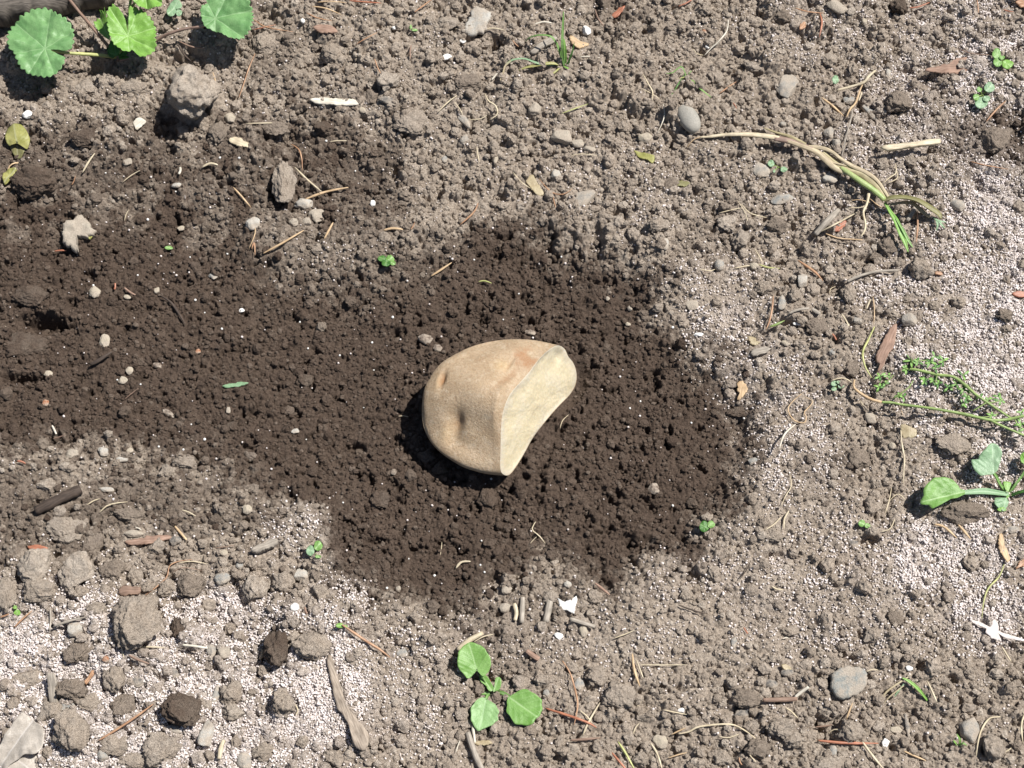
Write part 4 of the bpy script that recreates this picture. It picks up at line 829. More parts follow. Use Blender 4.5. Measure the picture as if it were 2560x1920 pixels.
 (3, 668, 1258, 42, 34, 40, 'whitish crumbly lump at the lower edge of the dark soil', 'pale', .6, .12, 6, .8, .2),
 (3, 835, 1250, 28, 20, 0, 'small cream wedge at the lower edge of the dark soil', 'beige', .6, .04, 8, .72, .2),
 (3, 785, 1310, 42, 20, 5, 'flat pale stone at the lower edge of the dark soil', 'pale', .6, .04, 6, .75, .2),
 (3, 1900, 1128, 34, 18, 0, 'pale flat chip on the dark soil left of the potato', 'pale', .5, .04, 6, .75, .2),
 (3, 1470, 995, 18, 24, 0, 'dull greenish pebble on the dark soil', 'dust', .6, .04, 5, .8, .2),
 (3, 295, 945, 28, 26, 0, 'orange-brown crumb on the dark soil at the left', 'orange', .6, .1, 5, .8, .3),
 (3, 1275, 615, 20, 20, 0, 'small orange crumb in the middle of the dark soil', 'orange', .6, .1, 5, .8, .3),
 (3, 685, 1500, 55, 18, 5, 'pale blue flat stone below the dark soil’s lower edge', 'pale', .5, .03, 5, .8, .25),
 (3, 1590, 1630, 36, 32, 20, 'cream stone below the dark soil’s lower edge', 'beige', .6, .04, 7, .75, .2),
 (3, 20, 462, 24, 16, 0, 'cream crumb at the left edge below the black hole', 'beige', .7, .04, 5, .8, .2),
 (3, 150, 525, 12, 22, 5, 'tiny pale splinter stone on the large dark mound', 'pale', .7, .04, 5, .8, .1),
 (6, 682, 962, 24, 24, 0, 'rust-orange round seed in a dark gap, lower left', 'orange', .9, .03, 2, .95, .1),
 (2, 155, 205, 16, 26, -30, 'small orange seed left of the white rootlet', 'orange', .8, .03, 2, .95, .1),
 (2, 1185, 140, 22, 30, 10, 'cream pebble under the top-edge stones', 'beige', .8, .03, 3, .9, .2),
 (2, 175, 305, 20, 20, 0, 'round white grain beside the white rootlet', 'white', .9, .02, 2, .95, .15),
 ]:
    if a[3] and a[6]: pebble(a[0], a[1], a[2], a[3], a[4], a[5], a[6], tone=a[7], hf=a[8], rough=a[9], planes=a[10], cut=a[11], sink=a[12], sub=4 if a[3] > 30 else 3,
                    name='seed' if 'seed' in a[6] else ('pebble' if 'pebble' in a[6] else 'stone'), cat='seed' if 'seed' in a[6] else ('pebble' if 'pebble' in a[6] else 'stone'))
# the crack across the oval pebble
ov = [o for o in col.objects if o.get('label', '').startswith('smooth grey oval pebble')][0]
mark_mat = ROCK['slate']; lo = ov.location; Pm = []
from mathutils.bvhtree import BVHTree
bv = BVHTree.FromPolygons([v.co + ov.location for v in ov.data.vertices], [tuple(p.vertices) for p in ov.data.polygons])
for a, b in [(0, 668), (20, 682), (45, 700), (70, 728)]:
    d = Vector(ray(*S(2, a, b))); h = bv.ray_cast(Vector(CAM), d.normalized())
    if h[0]: Pm.append(np.array(h[0]))
if len(Pm) > 2:
    mk = tube(np.array(Pm), [.00008, .0002, .00008], mark_mat, 'crack_mark', None, 5, .6); origin_to(mk, lo); mk.parent = ov; mk.location = (0, 0, 0)

# odd-shaped stones, chips, shells and flakes traced round their outlines
slab(1, [(870, 45), (905, 50), (965, 85), (962, 130), (930, 190), (870, 216), (820, 208), (790, 188), (800, 140), (835, 90)], .003, .0005, ROCK['pale'], 'stone', 'flat pale grey stone with a pointed top, top edge middle', 'stone', tilt=(.1, .1), rough=.0005)
slab(8, [(980, 1060), (1020, 1020), (1070, 1003), (1160, 1008), (1205, 1050), (1200, 1100), (1185, 1150), (1120, 1198), (1050, 1215), (990, 1180), (972, 1120)], .0025, .0004, rock_material('slate_disc', (.20, .215, .205), (.29, .30, .285), .7, 500), 'stone', 'round flat blue-grey slate disc, lower right', 'stone', rough=.0003)
slab(7, [(1398, 562), (1420, 578), (1455, 584), (1490, 572), (1520, 558), (1522, 600), (1508, 630), (1502, 664), (1460, 648), (1415, 634), (1412, 600)], .0008, .0012, ROCK['white'], 'shell_flake', 'bright white torn shell flake with two horns', 'shell flake', tilt=(.15, .0), rough=.0002)
slab(0, [(385, 1480), (400, 1430), (450, 1410), (500, 1382), (545, 1395), (560, 1430), (600, 1465), (595, 1510), (550, 1520), (505, 1510), (490, 1550), (495, 1605), (450, 1600), (410, 1560)], .004, .0004, ROCK['dust'], 'stone', 'pale bean-shaped stone with a hollow right side, on dark soil', 'stone', rough=.0007)
slab('e', [(1575, 207), (1640, 195), (1800, 178), (2010, 150), (2060, 172), (2040, 190), (1900, 208), (1750, 226), (1620, 242), (1600, 232)], .0018, .004, WOOD['pale'], 'wood_splinter', 'bleached flat wood splinter casting a dark shadow, upper right', 'wood splinter', tilt=(.03, 0))
slab(2, [(1580, 440), (1640, 425), (1720, 400), (1790, 372), (1840, 385), (1838, 460), (1760, 472), (1680, 470), (1620, 462)], .0012, .0006, WOOD['bark'], 'bark_flake', 'rough flat bark flake between granules, far upper right', 'bark flake', rough=.0007)
slab(5, [(1392, 435), (1345, 468), (1300, 560), (1265, 625), (1268, 680), (1290, 690), (1272, 738), (1300, 720), (1335, 650), (1375, 570), (1388, 500)], .0013, .001, WOOD['bark'], 'bark_flake', 'red-brown pointed bark flake above the feathery weed', 'bark flake', tilt=(.1, 0))
slab(7, [(-88, 950), (-60, 930), (-25, 1040), (12, 1160), (40, 1260), (110, 1350), (178, 1430), (180, 1500), (160, 1545), (110, 1530), (80, 1480), (50, 1370), (-15, 1270), (-50, 1150)], .0018, .0014, WOOD['tan'] if 0 else wood_material('buff_wood', (.24, .19, .145), (.44, .365, .29)), 'wood_chip', 'long buff wood chip with broad lower end, bottom left of centre', 'wood chip', tilt=(.12, 0))
slab(0, [(1465, 895), (1500, 880), (1560, 895), (1615, 925), (1605, 950), (1540, 935), (1480, 915)], .001, .0008, WOOD['pale'], 'wood_chip', 'short pale wood chip on dark crumbs, upper left', 'wood chip')
slab(0, [(860, 780), (900, 765), (935, 775), (925, 800), (880, 830), (862, 810)], .0008, .001, WOOD['white'], 'wood_chip', 'cream flake beside the black shadow of the largest clod', 'wood chip', tilt=(0, .2))
slab(0, [(1990, 635), (2060, 625), (2212, 632), (2300, 640), (2300, 672), (2212, 672), (2080, 668), (2010, 655)], .0012, .0008, WOOD['white'], 'wood_splinter', 'flat whitish splinter right of the largest crusty clod', 'wood splinter')
slab(3, [(1430, 832), (1480, 818), (1540, 812), (1600, 816), (1560, 830), (1500, 842), (1450, 842)], .0004, .0008, LEAF['pale'], 'leaf_scrap', 'white and green leaf scrap alone on the dark soil', 'leaf scrap', tilt=(.0, .2))
slab(1, [(1250, 300), (1310, 255), (1370, 228), (1395, 240), (1380, 265), (1310, 300), (1260, 335), (1225, 330)], .002, .0012, WOOD['grey'], 'wood_chip', 'grey-brown wood piece behind the grass tuft', 'wood chip')
slab(1, [(1480, 225), (1520, 245), (1560, 265), (1600, 280), (1580, 300), (1520, 300), (1490, 270)], .001, .0008, WOOD['tan'], 'wood_chip', 'tan bark scrap right of the grass tuft', 'wood chip')
slab(1, [(1750, 100), (1765, 75), (1800, 50), (1835, 40), (1815, 80), (1780, 108)], .0008, .0016, WOOD['red'], 'wood_chip', 'red-brown scrap near the top edge', 'wood chip', tilt=(.1, .1))
slab(1, [(1895, 965), (1960, 985), (2020, 1005), (2010, 1050), (1975, 1025), (1930, 1010)], .0007, .001, LEAF['yellow'], 'leaf_scrap', 'yellow dry leaf scrap below the grey pebble', 'leaf scrap', tilt=(.1, 0))
slab(1, [(1190, 1150), (1240, 1130), (1270, 1180), (1305, 1230), (1290, 1258), (1230, 1220)], .0007, .001, LEAF['dry'], 'leaf_scrap', 'tan leaf scrap in the upper middle', 'leaf scrap')
slab(1, [(2150, 1165), (2190, 1155), (2240, 1165), (2245, 1190), (2200, 1198), (2155, 1190)], .0007, .001, LEAF['olive'], 'leaf_scrap', 'small olive leaf scrap in the upper right crumbs', 'leaf scrap')
slab(5, [(365, 815), (395, 798), (425, 820), (430, 870), (400, 910), (370, 915), (385, 870)], .0008, .0014, WOOD['tan'], 'wood_chip', 'tan curled chip on the right rim of the dark soil', 'wood chip', tilt=(.2, 0))
slab(5, [(440, 520), (475, 515), (500, 545), (520, 555), (480, 575), (450, 560)], .0008, .001, LEAF['dry'], 'leaf_scrap', 'cream leaf scrap above the right rim of the dark soil', 'leaf scrap')
slab(5, [(455, 620), (500, 590), (560, 580), (590, 595), (550, 620), (490, 640)], .0012, .0008, WOOD['grey'], 'wood_chip', 'dark grey flat wood chip above the right rim', 'wood chip')
slab(5, [(1425, 1090), (1460, 1085), (1520, 1120), (1500, 1160), (1440, 1170), (1430, 1130)], .0006, .0012, LEAF['dry'], 'leaf_scrap', 'brown dry leaf scrap on top of the white-green straw', 'leaf scrap', tilt=(.1, .1))
slab(5, [(2135, 238), (2170, 228), (2220, 226), (2250, 240), (2215, 256), (2160, 258)], .001, .001, WOOD['red'], 'wood_chip', 'bright orange chip at the right edge', 'wood chip')
slab(5, [(1640, 95), (1665, 92), (1690, 110), (1670, 125), (1645, 118)], .0008, .0008, WOOD['needle'], 'wood_chip', 'small orange chip in the white granules, right', 'wood chip')
slab(6, [(540, 1105), (565, 1070), (590, 1035), (605, 1050), (585, 1085), (555, 1125)], .001, .0015, WOOD['needle'], 'wood_chip', 'short orange chip standing near the triangular clod', 'wood chip')
slab(6, [(800, 200), (870, 185), (960, 168), (1075, 160), (1090, 185), (1000, 205), (900, 222), (830, 222)], .0012, .001, WOOD['bark'], 'wood_chip', 'flat brown wood fragment at lower left above the clods', 'wood chip')
slab(6, [(1615, 240), (1680, 212), (1750, 180), (1785, 190), (1770, 222), (1700, 258), (1640, 275), (1615, 262)], .003, .0012, WOOD['grey'], 'wood_stub', 'thick weathered wood stub below the dark soil', 'wood stub')
slab(6, [(765, 500), (830, 485), (895, 492), (890, 535), (820, 545), (770, 540)], .0016, .001, WOOD['brown'], 'wood_chip', 'dark brown wood piece above the wedge-shaped clod', 'wood chip')
slab(6, [(170, 235), (230, 222), (300, 240), (290, 258), (220, 262)], .001, .001, WOOD['red'], 'wood_chip', 'reddish bark chip above the pale clod at lower left', 'wood chip')
slab(7, [(860, 1490), (940, 1478), (975, 1500), (930, 1515), (880, 1510)], .0007, .001, LEAF['dry'], 'leaf_scrap', 'pale leaf scrap under the seedling’s lower leaf', 'leaf scrap')
slab(8, [(1872, 712), (1920, 718), (1985, 745), (2010, 712), (2042, 728), (2060, 780), (2120, 800), (2215, 830), (2210, 842), (2100, 822), (2050, 800), (2068, 838), (2020, 828), (1970, 792), (1965, 762), (1900, 735)], .0005, .0016, ROCK['granule'], 'petal', 'white withered petal with thin tails at the right edge', 'petal', tilt=(0, .1), N=110)
slab(8, [(2055, 170), (2075, 160), (2090, 230), (2120, 300), (2105, 330), (2070, 290), (2050, 230)], .0007, .001, WOOD['tan'], 'wood_chip', 'tan pointed leaf-like chip at the lower right edge', 'wood chip')
slab(8, [(2165, 370), (2212, 310), (2250, 300), (2240, 340), (2190, 365)], .0007, .001, WOOD['needle'], 'wood_chip', 'orange chip at the lower right edge', 'wood chip')
slab(8, [(655, 995), (690, 998), (718, 1018), (690, 1030), (660, 1020)], .0006, .0012, LEAF['dry'], 'leaf_scrap', 'cream scrap touching the slate oval', 'leaf scrap')
slab(2, [(990, 1465), (1030, 1430), (1070, 1420), (1060, 1450), (1020, 1490)], .0006, .0012, WOOD['red'], 'wood_chip', 'red-brown flake below the thin white twig', 'wood chip')
slab(2, [(2160, 0), (2190, -20), (2260, -10), (2250, 40), (2200, 48), (2170, 20)], .001, .0012, WOOD['needle'], 'wood_chip', 'orange bark piece in the top right corner', 'wood chip')
slab(2, [(770, 180), (780, 145), (805, 135), (815, 150), (800, 175), (775, 190)], .0008, .001, WOOD['needle'], 'wood_chip', 'small orange flake left of the upright red needle', 'wood chip')
slab(0, [(340, 60), (370, 30), (420, 35), (425, 55), (380, 72), (350, 75)], .0008, .001, WOOD['bark'], 'wood_chip', 'reddish flake beside the timber edge', 'wood chip')
slab(0, [(2015, 175), (2060, 150), (2130, 160), (2170, 200), (2120, 212), (2050, 200)], .0012, .001, WOOD['bark'], 'bark_flake', 'brown curled bark flake near the tiny white stone', 'bark flake')
# timber edging at the top left corner
tb = slab(0, [(-420, -420), (-420, 112), (-150, 92), (0, 72), (200, 48), (330, 22), (425, -2), (560, -40), (700, -90), (760, -420)], .016, .001, WOOD['timber'], 'timber_board', 'dark weathered timber board along the bed, top left corner', 'timber board', N=140, rough=.0006)

# ------------------------------------------------------------------ straws, needles, twigs, roots
for a in [
 (0, [(1140, 275), (1175, 340), (1230, 395)], 9, 'dark', 'dark bent twig left of the leaf shadow', 'twig'),
 (0, [(1150, 265), (1230, 300), (1320, 310)], 9, 'brown', 'brown twig leaning under the right leaf stalk', 'twig'),
 (0, [(1640, 345), (1600, 440), (1560, 560), (1535, 630)], 7, 'needle', 'reddish needle slanting right of the largest clod', 'needle'),
 (0, [(1368, 465), (1385, 520), (1392, 560)], 8, 'tan', 'short tan straw on the largest clod’s right side', 'straw'),
 (0, [(1870, 925), (1920, 960), (1940, 1020), (1945, 1095)], 8, 'needle', 'curved red needle above the upright pale clod', 'needle'),
 (0, [(1500, 1205), (1555, 1265), (1615, 1335)], 10, 'tan', 'tan straw pointing at the pale round pebble', 'straw'),
 (0, [(1895, 1075), (1970, 1150), (2065, 1230)], 11, 'pale', 'pale straw leaning on the upright pale clod', 'straw'),
 (0, [(1965, 1280), (2090, 1235), (2240, 1205)], 14, 'tan', 'thick tan straw above the pair of grey pebbles', 'straw'),
 (0, [(1692, 1630), (1820, 1560), (1955, 1480)], 12, 'tan', 'long tan straw on the dry patch left of centre', 'straw'),
 (0, [(2085, 1535), (2115, 1480), (2142, 1430)], 12, 'tan', 'short tan straw right of the long one on the dry patch', 'straw'),
 (0, [(1600, 1600), (1640, 1500), (1635, 1420)], 6, 'tan', 'thin tan fibre beside the pale round pebble', 'fibre'),
 (0, [(1618, 1600), (1635, 1560), (1640, 1640)], 9, 'needle', 'reddish chip-like needle left of the long tan straw', 'needle'),
 (0, [(1625, 120), (1690, 165), (1760, 185), (1885, 205)], 7, 'needle', 'orange needle right of the right-hand round leaf', 'needle'),
 (0, [(1625, 192), (1700, 175), (1775, 158)], 6, 'red', 'red needle crossing the orange one by the round leaf', 'needle'),
 (0, [(2005, 40), (2100, 55), (2195, 95)], 8, 'tan', 'tan needle near the top edge', 'needle'),
 (0, [(1970, 82), (2040, 115), (2135, 135)], 7, 'needle', 'needle above the brown curled bark flake', 'needle'),
 (0, [(2040, 15), (2120, 8), (2230, 18)], 7, 'tan', 'tan needle touching the top edge', 'needle'),
 (0, [(350, 1615), (390, 1610), (430, 1612)], 9, 'red', 'short red needle at the left on dark soil', 'needle'),
 (0, [(790, 1170), (840, 1130), (900, 1095)], 5, 'root', 'pale rootlet in the mixed soil, left', 'root'),
 (0, [(530, 1110), (570, 1040), (610, 985)], 12, 'pale', 'dusty pale straw in the mixed soil, left', 'straw'),
 (0, [(460, 1190), (475, 1165), (485, 1130)], 6, 'needle', 'tiny orange needle beside the large dark moist clod', 'needle'),
 (0, [(1580, 795), (1690, 792), (1785, 790)], 8, 'pale', 'straight pale straw below the largest clod’s right side', 'straw'),
 (0, [(2120, 912), (2170, 905), (2230, 905)], 8, 'pale', 'pale straw right of the dark clod', 'straw'),
 (0, [(800, 1420), (810, 1380), (830, 1345)], 4, 'root', 'hair-thin root on the dark soil, upper left', 'root'),
 (0, [(1150, 1120), (1160, 1095), (1158, 1075)], 12, 'white', 'small white splinter in the mixed soil', 'splinter'),
 (0, [(1300, 1075), (1350, 1050), (1400, 1060)], 15, 'pale', 'pale husk in the mixed soil, left', 'husk'),
 (1, [(60, 5), (150, 12), (265, 20)], 10, 'red', 'bright red-orange needle at the top edge, upper middle', 'needle'),
 (1, [(480, 78), (530, 40), (592, -5)], 8, 'needle', 'orange needle running off the top edge', 'needle'),
 (1, [(100, 288), (160, 250), (238, 210)], 7, 'needle', 'orange-brown needle left of the upper middle', 'needle'),
 (1, [(222, 378), (240, 430), (262, 472)], 8, 'needle', 'orange needle above the pale angular clod', 'needle'),
 (1, [(458, 290), (450, 335), (455, 380)], 10, 'brown', 'short brown twig right of the pale angular clod', 'twig'),
 (1, [(768, 1448), (830, 1395), (870, 1350), (888, 1305)], 10, 'needle', 'curved reddish needle at the top of the dark hollow', 'needle'),
 (1, [(630, 722), (690, 660), (752, 614)], 7, 'root', 'pale curved rootlet left of the wavy dry leaf', 'root'),
 (1, [(930, 600), (955, 650), (1000, 680), (1012, 735), (960, 770)], 10, 'pale', 'wavy pale dry strip in the upper middle', 'straw'),
 (1, [(820, 770), (900, 765), (945, 740)], 6, 'pale', 'short pale straw beside the wavy dry strip', 'straw'),
 (1, [(1425, 730), (1500, 702), (1595, 668)], 7, 'ygreen', 'yellow-green straw right of the upper middle', 'straw'),
 (1, [(1545, 366), (1600, 364), (1672, 370)], 8, 'white', 'short white straw right of the grass tuft', 'straw'),
 (1, [(1280, 1148), (1330, 1210), (1380, 1245), (1440, 1248), (1492, 1215)], 7, 'needle', 'curved orange rootlet beside the flat grey slab', 'root'),
 (1, [(1368, 1240), (1375, 1290), (1388, 1335)], 6, 'needle', 'short needle hanging below the curved orange rootlet', 'needle'),
 (1, [(1113, 1108), (1160, 1165), (1225, 1212)], 6, 'root', 'thin tan rootlet left of the curved orange one', 'root'),
 (1, [(878, 948), (885, 990), (897, 1042)], 6, 'root', 'upright pale rootlet below the curved dry strip', 'root'),
 (1, [(1950, 480), (1985, 545), (2010, 590), (2008, 645)], 8, 'root', 'pale bent stem left of the oval pebble', 'stem'),
 (1, [(2078, 670), (2085, 750), (2042, 858)], 6, 'white', 'white thread left of the oval pebble', 'root'),
 (1, [(1940, 570), (2000, 600), (2060, 640)], 5, 'root', 'fine root left of the oval pebble', 'root'),
 (1, [(735, 655), (770, 700), (790, 740)], 5, 'root', 'fine rootlet above the long grey sliver', 'root'),
 (1, [(1480, 1000), (1560, 990), (1650, 1000)], 5, 'root', 'thin root below the row of brownish stones', 'root'),
 (1, [(280, 1480), (340, 1468), (405, 1475)], 14, 'tan', 'tan husk at the edge of the dry patch', 'husk'),
 (1, [(455, 1475), (470, 1455), (480, 1430)], 7, 'needle', 'tiny orange needle at the edge of the dark soil', 'needle'),
 (1, [(1250, 155), (1310, 140), (1375, 150)], 9, 'white', 'white husk above the grass tuft', 'husk'),
 (1, [(915, 200), (950, 185), (1000, 182), (1060, 195)], 8, 'pale', 'pale straw touching the flat pale grey stone', 'straw'),
 (1, [(1640, 60), (1660, 120), (1700, 170)], 9, 'brown', 'brown twig near the bright white angular stone', 'twig'),
 (1, [(1110, 260), (1130, 285), (1150, 300)], 8, 'needle', 'short orange needle left of the grass tuft', 'needle'),
 (1, [(975, 515), (995, 490), (1012, 470)], 10, 'white', 'short white stub left of the grass tuft', 'straw'),
 (2, [(900, 88), (912, 150), (895, 242)], 11, 'red', 'upright dark-red needle, upper right', 'needle'),
 (2, [(742, 52), (820, 75), (922, 85)], 9, 'needle', 'orange needle lying across the upright red one', 'needle'),
 (2, [(1475, 50), (1530, 45), (1605, 15)], 10, 'red', 'red needle right of the round dark clod', 'needle'),
 (2, [(-10, 40), (40, 20), (90, -10)], 9, 'red', 'red needle running off the top right of middle', 'needle'),
 (2, [(310, 128), (300, 200), (245, 270), (205, 305), (155, 358)], 9, 'white', 'long white rootlet, upper right', 'root'),
 (2, [(150, 355), (110, 345), (80, 310)], 5, 'root', 'hooked fine root at the end of the long white rootlet', 'root'),
 (2, [(252, 602), (310, 560), (362, 525)], 8, 'needle', 'orange-tan needle left of the flat grey slab', 'needle'),
 (2, [(1968, 782), (2030, 710), (2095, 648)], 10, 'needle', 'orange-red needle near the right edge', 'needle'),
 (2, [(1868, 1038), (1960, 1062), (2110, 1088)], 7, 'needle', 'thin reddish needle below the dark brown clod at right', 'needle'),
 (2, [(1525, 1360), (1528, 1460), (1518, 1560)], 10, 'needle', 'upright orange needle right of the stalk’s green tip', 'needle'),
 (2, [(1010, 580), (1090, 560), (1180, 530), (1215, 490), (1255, 455)], 15, 'pale', 'pale curved stick above the pale greenish pebble', 'stick'),
 (2, [(910, 628), (980, 680), (1050, 745)], 13, 'tan', 'tan forked stem left of the pale greenish pebble', 'stem'),
 (2, [(1070, 755), (1095, 700), (1130, 660), (1165, 560), (1200, 510)], 11, 'tan', 'tan stem right of the pale greenish pebble', 'stem'),
 (2, [(1170, 590), (1150, 650)], 9, 'pale', 'short pale stem stub by the slender grey stone', 'stem'),
 (2, [(868, 1508), (940, 1430), (1018, 1350)], 26, 'grey', 'thick pale wood stick left of the stalk’s roots', 'stick'),
 (2, [(895, 1495), (1020, 1430), (1152, 1358)], 9, 'pale', 'thin white twig beside the thick wood stick', 'twig'),
 (2, [(1300, 1185), (1350, 1140), (1390, 1110), (1385, 1050)], 7, 'root', 'thin yellow rootlet below the bleached splinter', 'root'),
 (2, [(1330, 1180), (1400, 1140), (1370, 1060)], 5, 'root', 'finer twin of the thin yellow rootlet', 'root'),
 (2, [(250, 1370), (330, 1350), (400, 1335)], 6, 'root', 'left fine root near the pale crusty clod', 'root'),
 (2, [(395, 1310), (450, 1370), (560, 1400)], 6, 'root', 'right fine root near the pale crusty clod', 'root'),
 (2, [(370, 1290), (420, 1370), (440, 1450)], 4, 'root', 'hair root dropping over the pale crusty clod', 'root'),
 (2, [(1910, 0), (1915, 40), (1920, 85)], 8, 'needle', 'short orange needle at the top right edge', 'needle'),
 (2, [(2080, 60), (2110, 72), (2145, 75)], 7, 'red', 'tiny red needle in the top right corner', 'needle'),
 (2, [(1040, 1010), (1065, 890), (1100, 760), (1110, 700)], 9, 'grey', 'grey-tan twig leaning above the withered stalk', 'twig'),
 (2, [(960, 1520), (1060, 1545), (1200, 1530)], 8, 'dark', 'dark twig below the stalk’s roots', 'twig'),
 (2, [(1780, 310), (1880, 345), (2010, 352)], 6, 'brown', 'thin dark stem left of the top right sprout', 'stem'),
 (2, [(1460, 1420), (1500, 1360), (1520, 1310)], 18, 'grey', 'grey wood bit under the curled dry leaf', 'stick'),
 (2, [(480, 1600), (510, 1650), (530, 1690)], 7, 'pale', 'pale straw above the blue-grey round pebble', 'straw'),
 (2, [(340, 660), (355, 680), (365, 700)], 6, 'red', 'tiny red needle left of the flat slab stone', 'needle'),
 (3, [(1035, 255), (1100, 300), (1150, 370), (1192, 442)], 13, 'dark', 'dark bent twig on the dark soil', 'twig'),
 (3, [(580, 700), (640, 668), (720, 615)], 16, 'dark', 'dark bark stick on the dark soil, left', 'twig'),
 (3, [(800, 922), (845, 885), (890, 850)], 5, 'brown', 'fine brown fibre on the dark soil, left', 'fibre'),
 (3, [(340, 1175), (380, 1165), (420, 1150)], 8, 'brown', 'short brown twig at the lower left of the dark soil', 'twig'),
 (3, [(740, 175), (740, 200), (735, 215)], 10, 'red', 'tiny pink fragment left of the small cream chip', 'chip'),
 (3, [(800, 205), (840, 235), (870, 250)], 10, 'bark', 'pinkish splinter above the small cream chip', 'splinter'),
 (3, [(335, 1090), (350, 1120), (362, 1145)], 10, 'white', 'short white splinter on the dark soil, lower left', 'splinter'),
 (3, [(110, 1318), (140, 1322), (165, 1335)], 10, 'red', 'small red needle at the lower left of the dark soil', 'needle'),
 (3, [(230, 1640), (390, 1560), (520, 1500)], 40, 'dark', 'thick dark bark strip at the left, below the dark soil', 'bark strip'),
 (3, [(640, 1650), (700, 1600), (820, 1580)], 7, 'root', 'pale root right of the dark bark strip', 'root'),
 (3, [(560, 1600), (600, 1575), (640, 1560)], 6, 'root', 'fine pale root above the bark strip', 'root'),
 (4, [(585, 130), (650, 88), (718, 42)], 12, 'tan', 'tan straw on dark soil above the potato', 'straw'),
 (4, [(890, 165), (930, 160), (975, 175)], 8, 'ygreen', 'tiny mossy strand above the potato', 'fibre'),
 (4, [(1415, 1110), (1430, 1060), (1470, 1020)], 4, 'root', 'hair-thin root right of the potato', 'root'),
 (4, [(375, 1030), (410, 1028), (440, 1035)], 4, 'root', 'hair-thin root in the potato’s shadow', 'root'),
 (5, [(758, 28), (820, 70), (875, 110), (918, 160)], 14, 'needle', 'broad orange needle right of the blue-grey pebble', 'needle'),
 (5, [(600, 258), (592, 340), (575, 420), (552, 475)], 10, 'needle', 'long orange needle beside the grey oblong stone', 'needle'),
 (5, [(578, 455), (620, 440), (672, 415)], 13, 'green', 'short bright green blade scrap, right', 'leaf scrap'),
 (5, [(1075, 165), (1150, 130), (1260, 100), (1400, 92)], 14, 'grey', 'grey stick with pale bark, upper right of the hollow', 'stick'),
 (5, [(1250, 455), (1210, 540), (1175, 620), (1190, 710), (1235, 785)], 11, 'ygreen', 'curved yellow-green stem above the feathery weed', 'stem'),
 (5, [(1240, 260), (1250, 350), (1245, 440)], 6, 'tan', 'thin upright stem above the curved yellow-green stem', 'stem'),
 (5, [(780, 888), (735, 925), (695, 975), (710, 1030), (750, 1065), (800, 1072), (812, 1035), (798, 1005), (840, 960), (850, 930), (800, 905)], 7, 'tan', 'looped tan rootlet right of the dark hollow', 'root'),
 (5, [(742, 1082, 0), (690, 1125, 2), (660, 1170, 4), (640, 1238, 7)], 10, 'white', 'white rootlet curving up below the looped rootlet', 'root'),
 (5, [(1420, 1118), (1425, 1200), (1442, 1300), (1438, 1380), (1436, 1465)], 9, 'pale', 'long white-green straw standing left of the seedling', 'straw'),
 (5, [(705, 1400), (715, 1480), (680, 1540), (650, 1610)], 5, 'root', 'fine curved root below the looped rootlet', 'root'),
 (5, [(1360, 1490), (1345, 1570), (1318, 1660)], 5, 'root', 'fine root left of the seedling', 'root'),
 (5, [(1340, 1580), (1400, 1530), (1450, 1570)], 4, 'root', 'looping hair root left of the seedling', 'root'),
 (5, [(700, 370), (760, 345), (830, 335)], 12, 'grey', 'grey splinter right of the grey oblong stone', 'splinter'),
 (5, [(850, 340), (880, 360), (900, 370)], 16, 'grey', 'blue-grey wood scrap right of the grey splinter', 'splinter'),
 (5, [(970, 800), (1050, 785), (1110, 815)], 6, 'root', 'red-brown fine root left of the feathery weed', 'root'),
 (5, [(130, 85), (190, 95), (225, 85)], 6, 'root', 'rootlet at the left of the blue-grey pebble', 'root'),
 (5, [(350, 80), (420, 65), (500, 60)], 7, 'root', 'tan rootlet right of the blue-grey pebble', 'root'),
 (5, [(510, 55), (570, 75), (640, 80)], 9, 'ygreen', 'yellow-green strand right of the blue-grey pebble', 'straw'),
 (5, [(1040, 375), (1065, 410), (1085, 450)], 9, 'pale', 'tan splinter left of the flat pebble', 'splinter'),
 (5, [(1200, 340), (1215, 300), (1225, 280)], 9, 'pale', 'pale splinter on a clod right of the black pit', 'splinter'),
 (5, [(960, 240), (970, 210), (1000, 195)], 4, 'root', 'hair root over the black pit', 'root'),
 (5, [(1160, 930), (1190, 980), (1220, 1000)], 5, 'root', 'dark loop of root below the feathery weed', 'root'),
 (5, [(980, 500), (995, 520), (1005, 540)], 9, 'red', 'dark red fragment right of the wide brown clod', 'chip'),
 (6, [(92, 755), (140, 705), (205, 648)], 9, 'needle', 'pinkish needle near the left edge', 'needle'),
 (6, [(0, 690), (30, 680), (60, 668)], 9, 'needle', 'orange needle at the left edge', 'needle'),
 (6, [(342, 750), (440, 715), (545, 690)], 12, 'grey', 'brown twig left of the wedge-shaped clod', 'twig'),
 (6, [(915, 560), (1000, 500), (1072, 430), (1090, 360), (1150, 330), (1235, 318)], 6, 'needle', 'long fine tan root arching over the small clods', 'root'),
 (6, [(1150, 340), (1230, 330), (1330, 345)], 5, 'root', 'fine root right of the arching root', 'root'),
 (6, [(1110, 400), (1180, 370), (1300, 390)], 4, 'brown', 'hair root in the tangle over the clod', 'root'),
 (6, [(635, 1482), (760, 1405), (880, 1325), (985, 1248)], 12, 'needle', 'long orange-tan needle over the white drift, lower left', 'needle'),
 (6, [(1175, 868), (1250, 875), (1335, 888)], 11, 'white', 'short white stick right of the wedge-shaped clod', 'stick'),
 (6, [(828, 932), (880, 960), (960, 988)], 12, 'brown', 'dark brown twig under the wedge-shaped clod', 'twig'),
 (6, [(730, 765), (775, 850), (785, 900), (798, 955)], 6, 'root', 'thin root hanging left of the wedge-shaped clod', 'root'),
 (6, [(1125, 105), (1160, 145), (1200, 192)], 11, 'tan', 'tan splinter beside the dark grey chip', 'splinter'),
